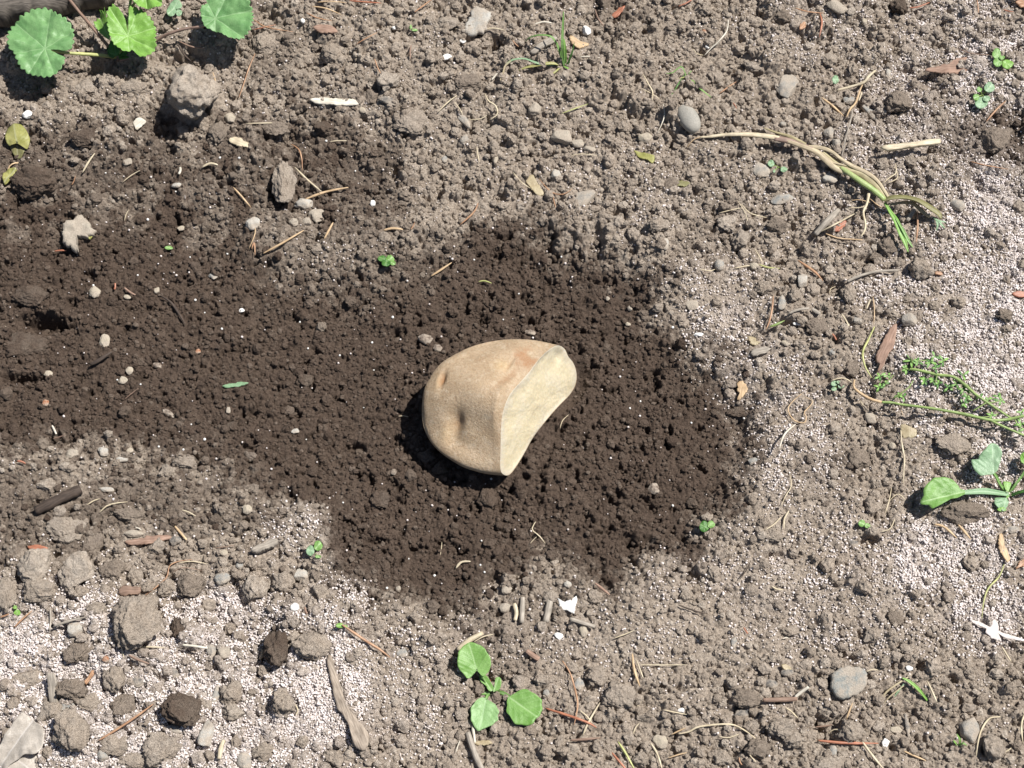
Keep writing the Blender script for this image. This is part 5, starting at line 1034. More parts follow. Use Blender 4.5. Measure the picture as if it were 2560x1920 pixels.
 (6, [(1170, 0), (1215, 15), (1260, 40)], 8, 'pale', 'pale straw at the lower edge of the dark soil', 'straw'),
 (6, [(1380, 245), (1440, 238), (1510, 225)], 5, 'brown', 'thin stem left of the weathered wood stub', 'stem'),
 (6, [(530, 750), (545, 790), (570, 840)], 6, 'dark', 'dark strand over the faceted stone', 'fibre'),
 (6, [(322, 640), (325, 700), (320, 770)], 9, 'grey', 'grey upright stub left of the brown twig', 'stick'),
 (6, [(970, 1020), (1000, 1050), (1035, 1090)], 5, 'dark', 'dark thin root in the white drift', 'root'),
 (6, [(870, 885), (960, 880), (1060, 885)], 8, 'pale', 'tan straw left of the short white stick', 'straw'),
 (6, [(1670, 960), (1685, 930), (1690, 900)], 14, 'tan', 'tan splinter leaning on the dark pitted clod', 'splinter'),
 (6, [(1410, 1600), (1420, 1530), (1440, 1480)], 16, 'pale', 'pale wood bit at the bottom edge, left', 'stick'),
 (6, [(1960, 625), (1965, 650), (1975, 665)], 10, 'bark', 'small brown fragment right of the square white chip', 'chip'),
 (6, [(1900, 1250), (1915, 1290), (1900, 1320)], 7, 'root', 'tan curl right of the upright clod', 'root'),
 (6, [(870, 110), (895, 120), (910, 130)], 6, 'white', 'white fleck of straw above the tan oblong stone', 'straw'),
 (7, [(12, 738), (90, 790), (180, 850), (260, 900), (322, 948)], 13, 'needle', 'orange-brown needle left of the seedling', 'needle'),
 (7, [(1430, 970), (1475, 1040), (1505, 1130), (1528, 1240), (1520, 1310), (1505, 1385)], 9, 'needle', 'long curved orange needle right of the seedling', 'needle'),
 (7, [(1322, 1275), (1400, 1300), (1500, 1332), (1600, 1370), (1650, 1400)], 13, 'red', 'thick red-orange needle right of the seedling', 'needle'),
 (7, [(1480, 1482), (1570, 1475), (1675, 1465)], 13, 'brown', 'brown twig near the bottom edge', 'twig'),
 (7, [(1748, 1560), (1790, 1610), (1850, 1680)], 11, 'red', 'dark red needle cut by the bottom edge', 'needle'),
 (7, [(1560, 1455), (1590, 1380), (1640, 1290), (1672, 1238)], 10, 'pale', 'pale straw crossing the thick red needle’s end', 'straw'),
 (7, [(1545, 1290), (1590, 1330), (1620, 1370)], 7, 'root', 'thin straw between the two orange needles', 'straw'),
 (7, [(1788, 1490), (1840, 1570), (1900, 1680)], 11, 'ygreen', 'green straw at the bottom edge', 'straw'),
 (7, [(1998, 1500), (2040, 1570), (2075, 1680)], 11, 'pale', 'pale straw at the bottom edge', 'straw'),
 (7, [(822, 1430), (850, 1520), (880, 1600), (925, 1690)], 22, 'grey', 'thick grey stick below the seedling', 'stick'),
 (7, [(850, 1385), (860, 1440), (868, 1500)], 14, 'white', 'white stub right under the seedling’s lower leaf', 'straw'),
 (7, [(745, 1560), (760, 1510), (772, 1480)], 6, 'white', 'thin white straw left of the thick grey stick', 'straw'),
 (7, [(755, 900), (820, 845), (920, 790)], 18, 'pale', 'pale dry stick above the seedling’s upper leaf', 'stick'),
 (7, [(860, 850), (920, 815), (985, 800)], 7, 'pale', 'thin straw beside the pale dry stick', 'straw'),
 (7, [(1925, 995), (2060, 997), (2230, 995)], 6, 'pale', 'horizontal pale thread, bottom right of centre', 'fibre'),
 (7, [(1880, 925), (1890, 1020), (1928, 1135)], 14, 'tan', 'brown dry grass strip left of the pale thread', 'straw'),
 (7, [(1905, 960), (1930, 1030), (1950, 1080)], 8, 'pale', 'pale twin of the brown dry grass strip', 'straw'),
 (7, [(1258, 75), (1235, 125), (1280, 165), (1320, 215)], 6, 'root', 'forked pale rootlet in the dark soil, upper branch', 'root'),
 (7, [(1222, 215), (1250, 185), (1265, 172)], 4, 'root', 'forked pale rootlet in the dark soil, lower branch', 'root'),
 (7, [(655, 205), (652, 245), (645, 290)], 4, 'root', 'hair root on the dark soil below the potato', 'root'),
 (7, [(745, 375), (780, 335), (840, 330)], 12, 'pale', 'pale papery fragment on the lower dark soil', 'husk'),
 (7, [(1352, 575), (1340, 640), (1322, 720)], 26, 'grey', 'upright wood stub left of the white shell flake', 'wood stub'),
 (7, [(1175, 560), (1172, 640), (1168, 725)], 20, 'grey', 'thin upright wood stub further left of the shell flake', 'wood stub'),
 (7, [(1120, 600), (1135, 660), (1125, 710)], 16, 'pale', 'pale wood splinter left of the wood stubs', 'splinter'),
 (7, [(1640, 470), (1690, 510), (1735, 545)], 14, 'bark', 'brown twig at the dark soil’s lower right edge', 'twig'),
 (7, [(1480, 700), (1560, 725), (1640, 750)], 16, 'grey', 'grey wood sliver right of the shell flake', 'splinter'),
 (7, [(1760, 825), (1830, 800), (1890, 775)], 6, 'root', 'pale root up right of the seedling', 'root'),
 (7, [(1200, 905), (1240, 935), (1280, 960)], 20, 'bark', 'brown wood plug above the seedling’s right leaf', 'wood stub'),
 (7, [(1885, 1440), (1900, 1400), (1925, 1370)], 7, 'pale', 'curved pale straw bottom right of centre', 'straw'),
 (7, [(1900, 1290), (1920, 1250), (1950, 1212)], 9, 'pale', 'short pale straw right of the block-shaped clod', 'straw'),
 (7, [(2080, 1285), (2150, 1300), (2230, 1315)], 6, 'root', 'fine root right of the block-shaped clod', 'root'),
 (7, [(2130, 1445), (2180, 1420), (2225, 1400)], 7, 'tan', 'tan straw bottom right of centre', 'straw'),
 (7, [(2110, 1595), (2170, 1575), (2230, 1560)], 7, 'tan', 'lower tan straw bottom right of centre', 'straw'),
 (7, [(970, 1090), (955, 1150), (925, 1180)], 4, 'red', 'dark red hair root in the seedling’s heart', 'root'),
 (8, [(890, 1482), (960, 1490), (1030, 1496), (1150, 1500), (1275, 1500)], 14, 'red', 'long pink-red twig near the bottom right', 'twig'),
 (8, [(535, 1222), (640, 1220), (752, 1215)], 17, 'brown', 'brown stick left of the slate disc', 'stick'),
 (8, [(738, 1205), (780, 1170), (828, 1138)], 13, 'white', 'short white stick touching the brown stick', 'stick'),
 (8, [(-10, 1440), (60, 1425), (130, 1392), (320, 1378), (420, 1420), (500, 1482)], 9, 'root', 'long wavy pale root at the bottom', 'root'),
 (8, [(250, 1455), (310, 1465), (380, 1440)], 6, 'root', 'short root under the long wavy root', 'root'),
 (8, [(2085, 350), (2050, 430), (1985, 500), (1955, 580), (1940, 700)], 8, 'ygreen', 'long curved pale-green straw near the right edge', 'straw'),
 (8, [(2060, 1330), (1990, 1340), (1940, 1410), (1915, 1500), (1905, 1590)], 8, 'root', 'white curving root beside the striated stone', 'root'),
 (8, [(1172, 1490), (1230, 1570), (1320, 1680)], 12, 'pale', 'pale straw running off the bottom right of the pink twig', 'straw'),
 (8, [(1440, 1550), (1500, 1578), (1582, 1612)], 10, 'tan', 'orange-tan straw at the bottom right', 'straw'),
 (8, [(-10, 610), (70, 640), (165, 668)], 8, 'dark', 'dark thin twig left in the lower right soil', 'twig'),
 (8, [(1590, 1100), (1620, 1165), (1652, 1235)], 10, 'pale', 'pale straw right of the green sprout', 'straw'),
 (8, [(455, 325), (430, 380), (385, 445)], 6, 'dark', 'dark fine twig below the pale clod', 'twig'),
 (8, [(650, 45), (600, 95), (545, 130)], 6, 'root', 'thin tan root near the pale clod', 'root'),
 (8, [(700, 5), (670, 60), (668, 125)], 9, 'pale', 'curved pale straw by the rim of the dark hollow', 'straw'),
 (8, [(1635, 92), (1700, 110), (1780, 180)], 13, 'tan', 'left orange-tan dry strip under the seedling', 'straw'),
 (8, [(1790, 95), (1820, 130), (1870, 188)], 13, 'tan', 'right orange-tan dry strip under the seedling', 'straw'),
 (8, [(1380, 60), (1350, 120), (1290, 140)], 6, 'root', 'fine root left of the seedling’s clod', 'root'),
 (8, [(2225, 1290), (2195, 1380), (2205, 1500)], 9, 'root', 'pale root at the bottom right edge', 'root'),
 (8, [(2130, 1530), (2100, 1550), (2060, 1560)], 8, 'pale', 'short pale stem in the bottom right corner', 'stem'),
 (8, [(590, 490), (620, 508), (665, 512)], 8, 'root', 'curved pale root end, lower right soil', 'root'),
 (8, [(1070, 1345), (1090, 1290), (1110, 1240)], 8, 'tan', 'tan straw below the slate disc', 'straw'),
 (8, [(950, 1440), (1000, 1410), (1080, 1440)], 6, 'root', 'arched root over the hollow below the disc', 'root'),
 (8, [(870, 1395), (930, 1390), (980, 1380)], 8, 'brown', 'brown twig end in the hollow below the disc', 'twig'),
 (8, [(380, 1590), (385, 1620), (400, 1640)], 8, 'needle', 'tiny orange needle at the bottom edge', 'needle'),
 (8, [(1200, 1040), (1240, 1025), (1275, 1030)], 7, 'pale', 'thin straw touching the slate disc', 'straw'),
 (8, [(2070, 880), (2100, 930), (2130, 975)], 10, 'pale', 'pale straw below the white petal', 'straw'),
 (8, [(410, 755), (425, 780), (435, 795)], 7, 'red', 'tiny red fragment in the crumbly soil', 'chip'),
 (8, [(680, 1270), (720, 1300), (760, 1340)], 7, 'root', 'thin root below the brown stick', 'root'),
 (8, [(430, 1550), (460, 1590), (490, 1620)], 6, 'root', 'thin root at the bottom edge, lower right', 'root'),
 (8, [(660, 830), (680, 820), (700, 825)], 6, 'white', 'tiny white fleck of straw in the crumbly soil', 'straw'),
 (8, [(1870, 1240), (1800, 1255), (1740, 1300)], 0, 'root', '', 'root'),
 ]:
    if a[2]: stick(a[0], a[1], a[2] * (.66 if a[2] < 16 else .85), a[3], a[4], taper=a[5] not in ('stick', 'wood stub', 'splinter', 'bark strip', 'chip'), flat=.5 if a[5] in ('wood stub', 'splinter', 'chip', 'husk') else .8, name=a[5].replace(' ', '_'), cat=a[5], lift=.0002 + (.0008 if a[5] in ('needle', 'twig', 'stick') else .0003))

# ------------------------------------------------------------------ living plants
def plant(name, label, cat, k, u, v, group=None):
    P = G(k, u, v); r = empty(name, label, cat, (P[0], P[1], P[2]), group); return r, float(P[2])
def stem(root, k, pts, rads, mat, name='petiole', zbase=0., flat=1.):
    P = path3(k, pts, zbase=zbase); o = tube(P, [r * MM for r in rads], WOOD[mat] if isinstance(mat, str) else mat, name, None, 8, flat, int(pts[0][0])); adopt(root, o); return o
root, z0 = plant('mallow_plant', 'green plant with round scalloped leaves, top left corner', 'plant', 0, 760, 370)
z0 = z0 - .001
ml = [('leaf', [(482, 265), (470, 300), (432, 326), (370, 322), (326, 322), (372, 348), (415, 372), (408, 420), (375, 458), (330, 490), (290, 492), (220, 470), (165, 450), (130, 430), (112, 378), (95, 335), (58, 305), (55, 265), (62, 225), (95, 165), (155, 112), (240, 85), (330, 88), (390, 125), (442, 165), (472, 210)], (290, 312), 'mallow', 15.5, .0, (.05, .10), (160, 200)),
      ('leaf', [(1003, 250), (998, 300), (960, 345), (910, 368), (870, 335), (850, 316), (800, 332), (745, 305), (722, 255), (704, 190), (712, 130), (745, 92), (785, 106), (812, 140), (820, 190), (826, 222), (834, 180), (838, 130), (852, 92), (900, 84), (955, 112), (988, 170)], (822, 232), 'fresh', 18, .0025, (-.25, .1), (960, 300)),
      ('leaf', [(1296, 118), (1300, 62), (1345, 22), (1310, -25), (1340, -70), (1430, -95), (1530, -60), (1590, 20), (1626, 95), (1615, 160), (1592, 215), (1540, 242), (1455, 236), (1375, 190), (1322, 168)], (1385, 118), 'mallow', 21, .001, (.0, .12), (1560, 80)),
      ('leaf', [(852, -10), (880, 30), (895, 52), (935, 42), (985, 50), (1030, 30), (1040, -30), (1010, -90), (930, -120), (860, -80)], (935, -40), 'fresh', 24, .0, (.0, .1), (940, 40))]
for nm, out, jn, mt, h, cup, tl, tp in ml:
    o = leaf(0, out, jn, LEAF[mt], z0 + h * MM, nm, tip=tp, N=260, rings=22, cren=.075, cn=38, cup=cup, wav=.0012, tilt=tl, palmate=7, seed=int(h)); adopt(root, o)
yl = leaf(0, [(608, 165), (625, 140), (655, 128), (655, 100), (680, 118), (695, 112), (700, 150), (722, 165), (718, 210), (700, 250), (680, 240), (650, 222), (632, 195)], (705, 260), LEAF['fresh'], z0 + .011, 'young_leaf', tip=(650, 130), N=120, rings=10, cren=.12, cn=17, wav=.0015, tilt=(.2, .3), palmate=5); adopt(root, yl)
for out, jn, tp, h in [([(720, 260), (750, 255), (770, 300), (765, 350), (735, 360), (700, 330)], (740, 350), (740, 260), 7), ([(690, 300), (720, 290), (745, 330), (735, 370), (700, 360)], (720, 365), (700, 300), 4),
                       ([(765, 340), (830, 335), (860, 355), (820, 385), (770, 378)], (765, 368), (850, 350), 3.5)]:
    o = leaf(0, out, jn, LEAF['dark'], z0 + h * MM, 'young_leaf', tip=tp, N=60, rings=7, cren=.12, cn=11, wav=.0008, palmate=5); adopt(root, o)
stem(root, 0, [(440, -10, 16), (520, 90, 14), (610, 195, 10), (690, 290, 5), (735, 350, 0)], [.75, .8, .85, .8], 'brown', zbase=z0)
stem(root, 0, [(822, 228, 17.5), (828, 140, 18.5), (833, 60, 19), (842, -20, 22)], [.7, .75, .8], 'green', zbase=z0)
stem(root, 0, [(825, 232, 17), (800, 290, 10), (760, 360, 1)], [.6, .7, .8], 'green', zbase=z0)
stem(root, 0, [(292, 312, 15), (350, 326, 14.5), (450, 342, 12), (580, 350, 8), (700, 362, 3), (760, 372, 0)], [.55, .65, .8, .95, 1.], 'ygreen', zbase=z0)
stem(root, 0, [(1384, 120, 20.5), (1300, 168, 18), (1180, 188, 15), (1080, 220, 12), (1000, 262, 8), (880, 340, 3), (800, 372, 0)], [.55, .7, .8, .85, .9], 'purple', zbase=z0)
stem(root, 0, [(935, -40, 23), (850, 40, 16), (800, 200, 8), (765, 360, 0)], [.5, .6, .7], 'green', zbase=z0)
stem(root, 0, [(860, 385, 1), (930, 395, 2), (985, 425, 0)], [.6, .5, .3], 'purple', zbase=z0)
stem(root, 0, [(770, 390, 1), (830, 372, 4), (870, 350, 5)], [.7, .6, .3], 'purple', zbase=z0)
stem(root, 0, [(755, 330, 0), (768, 380, 0), (765, 420, -4)], [1.2, 1.6, 1.4], 'brown', name='root_crown', zbase=z0)

root, z0 = plant('weed_seedling', 'small weed seedling with three rounded green leaves, bottom centre', 'seedling', 'a', 700, 940)
for out, jn, tp, h, mt, cup, tl in [
    ([(400, 268), (455, 275), (520, 292), (560, 310), (620, 352), (650, 410), (692, 462), (700, 520), (708, 562), (690, 610), (672, 655), (640, 690), (600, 722), (565, 700), (545, 665), (520, 640), (492, 625), (478, 670), (440, 700), (420, 742), (375, 752), (345, 715), (300, 670), (262, 622), (245, 585), (245, 530), (250, 465), (262, 402), (300, 340), (350, 305)], (510, 640), (405, 290), 7.5, 'weed', .001, (-.05, .12)),
    ([(1150, 905), (1200, 910), (1240, 932), (1330, 985), (1370, 1020), (1405, 1065), (1408, 1130), (1412, 1190), (1385, 1262), (1340, 1310), (1310, 1342), (1275, 1390), (1230, 1412), (1140, 1404), (1080, 1398), (1028, 1382), (995, 1330), (968, 1282), (930, 1240), (918, 1200), (930, 1140), (925, 1080), (938, 1030), (985, 1000), (1050, 960), (1095, 925)], (950, 1005), (1390, 1330), 5.5, 'weed', .0005, (.05, -.05)),
    ([(560, 1020), (625, 1022), (660, 1060), (700, 1085), (760, 1108), (790, 1160), (815, 1215), (800, 1270), (802, 1330), (755, 1370), (705, 1412), (650, 1430), (600, 1458), (520, 1482), (480, 1430), (448, 1378), (430, 1330), (430, 1240), (425, 1170), (465, 1110), (500, 1060)], (640, 1030), (550, 1460), 5, 'pale', .0005, (0, -.05))]:
    o = leaf('a', out, jn, LEAF[mt] if mt != 'pale' else leaf_material('light_weed_leaf', (.25, .44, .16), (.33, .53, .24), (.42, .6, .32)), z0 + h * MM, 'leaf', tip=tp, N=150, rings=14, cren=.02, cn=13, cup=cup, wav=.0005, tilt=tl, fold=.10, seed=int(tp[0])); adopt(root, o)
for out, jn, tp, h in [([(770, 748), (800, 735), (830, 742), (850, 800), (840, 860), (820, 905), (775, 925), (735, 935), (755, 860), (760, 800)], (745, 925), (810, 745), 4), ([(500, 940), (560, 928), (640, 932), (690, 955), (640, 975), (555, 972), (520, 962)], (690, 955), (500, 945), 2.2),
                       ([(545, 700), (600, 705), (650, 722), (700, 800), (742, 880), (735, 915), (690, 930), (650, 890), (640, 850), (600, 820), (560, 790)], (715, 915), (570, 710), 4.2)]:
    o = leaf('a', out, jn, LEAF['weed'], z0 + h * MM, 'leaf_stalk' if h > 4.1 else 'young_leaf', tip=tp, N=60, rings=7, wav=.0004, fold=.2); adopt(root, o)
for pts, rd in [([(580, 700, 6.8), (640, 800, 4), (700, 900, 1), (715, 940, -2)], [.45, .6, .7, .8]), ([(950, 1008, 5.2), (890, 965, 4), (820, 942, 2.5), (730, 935, -1)], [.8, .8, .7, .7]), ([(640, 1032, 4.6), (655, 990, 3), (690, 950, 0)], [.6, .6, .6])]:
    P = path3('a', pts, zbase=z0); adopt(root, ribbon(P, [r_ * MM * 2 for r_ in rd], LEAF['weed'], 'petiole', .3, thick=.0005))

root, z0 = plant('broad_leaf_seedling', 'green seedling with long pale leaf stalks at the right edge', 'seedling', 'b', 1880, 1260)
for out, jn, tp, h, mt, tl in [
    ([(1560, 368), (1625, 388), (1685, 425), (1745, 530), (1735, 620), (1722, 705), (1700, 780), (1690, 835), (1640, 880), (1580, 912), (1500, 910), (1420, 928), (1365, 920), (1295, 860), (1235, 775), (1212, 655), (1270, 650), (1330, 645), (1340, 595), (1362, 560), (1400, 520), (1440, 482), (1500, 412)], (1625, 890), (1570, 380), 9.5, 'pale', (.05, .1)),
    ([(640, 972), (710, 970), (785, 982), (860, 1012), (930, 1060), (985, 1120), (1005, 1162), (1090, 1195), (1095, 1260), (1030, 1300), (950, 1338), (865, 1352), (780, 1365), (720, 1400), (680, 1425), (620, 1480), (560, 1512), (500, 1530), (465, 1490), (430, 1462), (365, 1450), (310, 1430), (305, 1372), (330, 1330), (352, 1290), (340, 1230), (345, 1175), (390, 1120), (450, 1055), (535, 988)], (1050, 1235), (330, 1400), 8, 'weed', (.0, -.12)),
    ([(1640, 1340), (1740, 1358), (1880, 1398), (1870, 1450), (1850, 1500), (1765, 1592), (1720, 1550), (1690, 1525), (1620, 1442)], (1850, 1330), (1760, 1590), 3, 'pale', (0, -.1)),
    ([(2105, 560), (2150, 510), (2250, 470), (2380, 520), (2420, 640), (2330, 720), (2220, 730), (2150, 715), (2100, 670)], (2230, 720), (2350, 500), 9, 'fresh', (0, 0))]:
    o = leaf('b', out, jn, LEAF[mt], z0 + h * MM, 'leaf', tip=tp, N=150, rings=14, cup=.0, wav=.0009, tilt=tl, fold=.16, cren=.015, cn=11, seed=int(tp[0])); adopt(root, o)
for pts, rd, mt in [([(1600, 860, 9.2), (1670, 960, 7), (1740, 1100, 4), (1860, 1240, 0)], [.9, 1.3, 1.1, 1.4], 'weed'), ([(1050, 1238, 7.6), (1250, 1225, 6), (1450, 1215, 4.6), (1700, 1245, 3), (1890, 1280, 1)], [1.8, 2.3, 2.9, 2.2, 1.6], 'pale'),
                    ([(2240, 710, 8.5), (2150, 900, 5), (2020, 1080, 3), (1900, 1250, 0)], [.8, .9, 1.1, 1.2], 'weed'), ([(1930, 1290, .5), (2050, 1240, 3), (2200, 1200, 5), (2450, 1130, 6)], [1.2, 1.3, 1.2, 1.], 'dark'), ([(1850, 1335, 2.5), (1880, 1300, 1.5), (1900, 1270, 0)], [.8, .8, .8], 'weed')]:
    P = path3('b', pts, zbase=z0); adopt(root, ribbon(P, [r_ * MM for r_ in rd], LEAF[mt], 'petiole', .45, thick=.0006))
adopt(root, leaf('b', [(1790, 1050), (1850, 1035), (1925, 1055), (1935, 1100), (1880, 1200), (1830, 1180)], (1880, 1230), LEAF['fresh'], z0 + .003, 'young_leaf', tip=(1860, 1040), N=50, rings=6))

# uprooted feathery weed at the right
root, z0 = plant('feathery_weed', 'uprooted feathery green weed lying at the right, its tan root end to the left', 'weed', 'd', 1000, 760)
z0 += .0015
gm = WOOD['green']
for pts, rd, mt in [([(175, 430, 1), (165, 520, 1.5), (240, 590, 2), (370, 665, 2.5), (500, 700, 3)], [.35, .6, .75, .7], 'tan'),
                    ([(500, 700, 3), (620, 705, 3), (740, 728, 3.5), (900, 748, 4), (1150, 782, 5), (1500, 845, 5.5), (1800, 912, 6), (2000, 910, 6), (2150, 878, 7), (2350, 840, 8)], [.6, .6, .65, .7, .7, .65, .5], 'green'),
                    ([(1790, 905, 6), (1900, 965, 6), (2050, 1030, 6), (2212, 1100, 6), (2400, 1180, 6)], [.6, .6, .55, .5], 'green'),
                    ([(780, 300, 3), (880, 305, 3.5), (1010, 330, 4), (1180, 372, 4.5), (1350, 392, 5), (1500, 490, 5.5), (1620, 600, 6), (1750, 690, 6), (1900, 790, 6), (2050, 890, 6.5)], [.5, .7, .75, .7, .75, .65, .6, .5], 'green'),
                    ([(640, 655, 3), (720, 600, 4), (820, 530, 5), (880, 440, 5.5)], [.35, .35, .3, .25], 'green'), ([(880, 205, 5), (960, 200, 5), (1060, 198, 5)], [.25, .3, .25], 'green'),
                    ([(1600, 805, 5), (1680, 755, 5.5), (1760, 705, 6)], [.3, .35, .35], 'green'), ([(1760, 705, 6), (1850, 700, 6), (1960, 665, 6)], [.3, .3, .2], 'green'),
                    ([(1560, 520, 5.5), (1540, 600, 4), (1520, 700, 3)], [.3, .25, .2], 'green'), ([(1170, 370, 4.5), (1150, 440, 4), (1130, 480, 3)], [.3, .25, .2], 'green'), ([(1150, 360, 4.5), (1140, 270, 5), (1110, 200, 5)], [.35, .25, .2], 'green'),
                    ([(860, 300, 3.5), (865, 230, 5), (855, 150, 6)], [.3, .25, .2], 'green'), ([(540, 470, 2), (600, 420, 2.5), (640, 370, 3)], [.25, .25, .2], 'green'), ([(1560, 860, 5), (1700, 880, 5), (1800, 870, 5), (1900, 840, 5)], [.25, .25, .2], 'green'),
                    ([(2100, 900, 6), (2140, 980, 6), (2230, 1040, 6)], [.4, .4, .4], 'green'), ([(740, 730, 3), (735, 790, 1), (760, 860, 0)], [.3, .2, .15], 'tan')]:
    stem(root, 'd', pts, rd, mt, name='stem' if max(rd) > .45 else 'side_stem', zbase=z0)
gl = random.Random(5)
for (u, v, n, L, h) in [(860, 200, 6, 75, 5), (940, 215, 4, 60, 5), (1080, 215, 5, 60, 5), (1140, 150, 3, 60, 5), (1240, 205, 4, 75, 4), (1145, 290, 4, 60, 5), (1010, 440, 5, 60, 2.5), (1120, 430, 6, 70, 3), (1180, 470, 4, 60, 2.5), (1300, 525, 4, 70, 2.5),
                        (1480, 380, 3, 80, 5), (1400, 480, 5, 75, 4), (1490, 540, 5, 75, 4), (1520, 640, 5, 70, 4), (1490, 720, 4, 70, 3), (1930, 680, 4, 80, 6), (1900, 630, 3, 60, 6), (480, 390, 4, 60, 1.5), (470, 520, 4, 60, 1.5), (540, 480, 4, 45, 1.5), (580, 380, 3, 40, 1.5),
                        (700, 620, 4, 45, 3), (760, 640, 3, 50, 3), (1780, 660, 3, 50, 6), (2180, 960, 5, 80, 6), (2180, 820, 3, 70, 7), (790, 300, 5, 60, 3), (1820, 860, 4, 45, 5), (1680, 640, 3, 60, 4), (2230, 1020, 4, 90, 6)]:
    a0 = gl.uniform(0, 6.28)
    for q in range(n):
        a = a0 + q * 6.28 / n + gl.uniform(-.4, .4); l = L * gl.uniform(.6, 1.15); du, dv = math.cos(a) * l, math.sin(a) * l * .9
        l *= 1.3; du *= 1.3; dv *= 1.3; P = path3('d', [(u, v, h), (u + du * .5 + gl.uniform(-6, 6), v + dv * .5, h + gl.uniform(0, .8)), (u + du, v + dv, h + gl.uniform(-1, .6))], zbase=z0, n=7)
        adopt(root, ribbon(P, [.3 * MM, .55 * MM, 1.15 * MM, .9 * MM, .1 * MM], LEAF[gl.choice(['weed', 'fresh', 'dark', 'weed'])], 'leaflet', .25))

# withered uprooted stalk
root, z0 = plant('withered_stalk', 'withered uprooted stalk, pale at its left end and green at its right tip', 'uprooted plant', 'e', 1200, 340)
z0 += .002
dm = WOOD['pale']; 
stem(root, 'e', [(-10, 225, -1), (40, 165, 0), (100, 138, 1)], [.12, .2, .3], 'tan', 'root', z0)
stem(root, 'e', [(95, 140, 1), (180, 135, 1.5), (300, 120, 2), (460, 118, 2.6), (620, 130, 3), (740, 150, 3)], [.35, .7, .95, 1.25, 1.45, 1.4], 'pale', 'pale_stem', z0, .6)
stem(root, 'e', [(700, 150, 3), (800, 165, 3.2), (900, 195, 3.5), (1010, 235, 4)], [1.4, 1.6, 1.5, 1.2], 'purple', 'stem', z0, .55)
for pts, wd, mt, nm in [([(620, 62, 1), (720, 100, 2), (830, 130, 4), (960, 195, 4.5)], [.5, 1.2, 1.6, 1.4], 'olive', 'dry_sheath'), ([(780, 150, 4), (920, 200, 4.6), (1040, 250, 4.8), (1130, 320, 4.6), (1200, 385, 4.2), (1300, 430, 4)], [2.2, 2.8, 3., 3.4, 3.2, 2.2], 'dry', 'dry_sheath'),
                        ([(980, 210, 4.5), (1100, 225, 5), (1180, 260, 5.4), (1240, 310, 5.4), (1340, 370, 5.2), (1450, 420, 4.8), (1540, 490, 4.2), (1610, 590, 3.6), (1640, 640, 3)], [1.4, 2.2, 1.8, 1.7, 2.1, 2., 1.8, 1.6, 1.], 'dry', 'dry_sheath'),
                        ([(1100, 260, 4.2), (1180, 330, 4), (1290, 390, 4.2), (1400, 420, 4.4), (1480, 480, 4), (1560, 560, 3.6), (1600, 630, 3)], [2., 3.2, 3.8, 4.2, 3.4, 2.6, 1.8], 'olive', 'dry_sheath'),
                        ([(1160, 340, 4), (1250, 360, 4.5), (1380, 390, 4.6), (1480, 430, 4.6)], [.8, 1., 1., .6], 'dry', 'dry_sheath')]:
    P = path3('e', pts, zbase=z0); adopt(root, ribbon(P, [w_ * MM for w_ in wd], WOOD[{'dry': 'sheath', 'olive': 'olivew'}[mt]], nm, -.35, thick=.0003))
stem(root, 'e', [(1240, 385, 3.6), (1320, 440, 4.6), (1420, 510, 4.6), (1510, 570, 4.), (1600, 650, 3.)], [1., 1.5, 1.65, 1.5, 1.3], leaf_material('green_stalk', (.26, .38, .12), (.42, .47, .22), (.4, .5, .2), .1), 'green_stem', z0, .7)
P = path3('e', [(1600, 655, 3.), (1660, 640, 5), (1760, 640, 6), (1860, 665, 6), (1940, 710, 5), (2030, 765, 3), (2060, 800, 2)], zbase=z0); adopt(root, ribbon(P, [1.6 * MM, 3.4 * MM, 4.4 * MM, 4.8 * MM, 4.6 * MM, 3.2 * MM, .8 * MM], LEAF['olive'], 'leaf', .5, thick=.0003, twist=[0, .5, .7, .7, .5, .3, 0]))
P = path3('e', [(1640, 690, 2.5), (1740, 672, 4.2), (1830, 680, 4.2), (1900, 740, 3.4), (1965, 790, 2)], zbase=z0); adopt(root, ribbon(P, [.9 * MM, 1.5 * MM, 1.8 * MM, 2.2 * MM, .8 * MM], LEAF['dry'], 'leaf', .3, thick=.0003))
P = path3('e', [(1600, 670, 2.6), (1640, 740, 3), (1690, 820, 3.2), (1730, 920, 3), (1765, 1000, 2.4), (1790, 1072, 1.6)], zbase=z0); adopt(root, ribbon(P, [1.2 * MM, 1.6 * MM, 2.6 * MM, 2.8 * MM, 1.9 * MM, .4 * MM], LEAF['fresh'], 'leaf', .4, thick=.0003))
P = path3('e', [(1690, 800, 3.4), (1750, 900, 3.6), (1790, 980, 2.6), (1828, 1035, 2)], zbase=z0); adopt(root, ribbon(P, [.5 * MM, 1.4 * MM, 1.4 * MM, .3 * MM], LEAF['weed'], 'leaf', .4, thick=.0003))
for pts in [[(2010, 800, 2), (2030, 850, 2), (2020, 900, 1)], [(2030, 810, 2), (2060, 850, 2), (2090, 880, 1)], [(1990, 790, 2), (2040, 820, 2), (2100, 830, 1)]]:
    adopt(root, ribbon(path3('e', pts, zbase=z0), [.5 * MM, 1.1 * MM, .2 * MM], LEAF['pale'], 'leaf_tip', .3))
stem(root, 'e', [(1470, 600, 2.5), (1455, 680, 2), (1425, 750, 1.5), (1442, 840, 1), (1435, 900, 1), (1400, 955, 0)], [.75, .6, .6, .55, .45, .3], 'root', 'root', z0)
stem(root, 'e', [(1300, 712, 0), (1380, 715, 1), (1440, 700, 1.8), (1460, 660, 2)], [.2, .3, .35, .3], 'root', 'root', z0)
stem(root, 'e', [(1120, 925, .4), (1220, 960, .2), (1330, 970, 0), (1420, 975, 0)], [.3, .35, .35, .2], 'tan', 'root', z0 - .001)
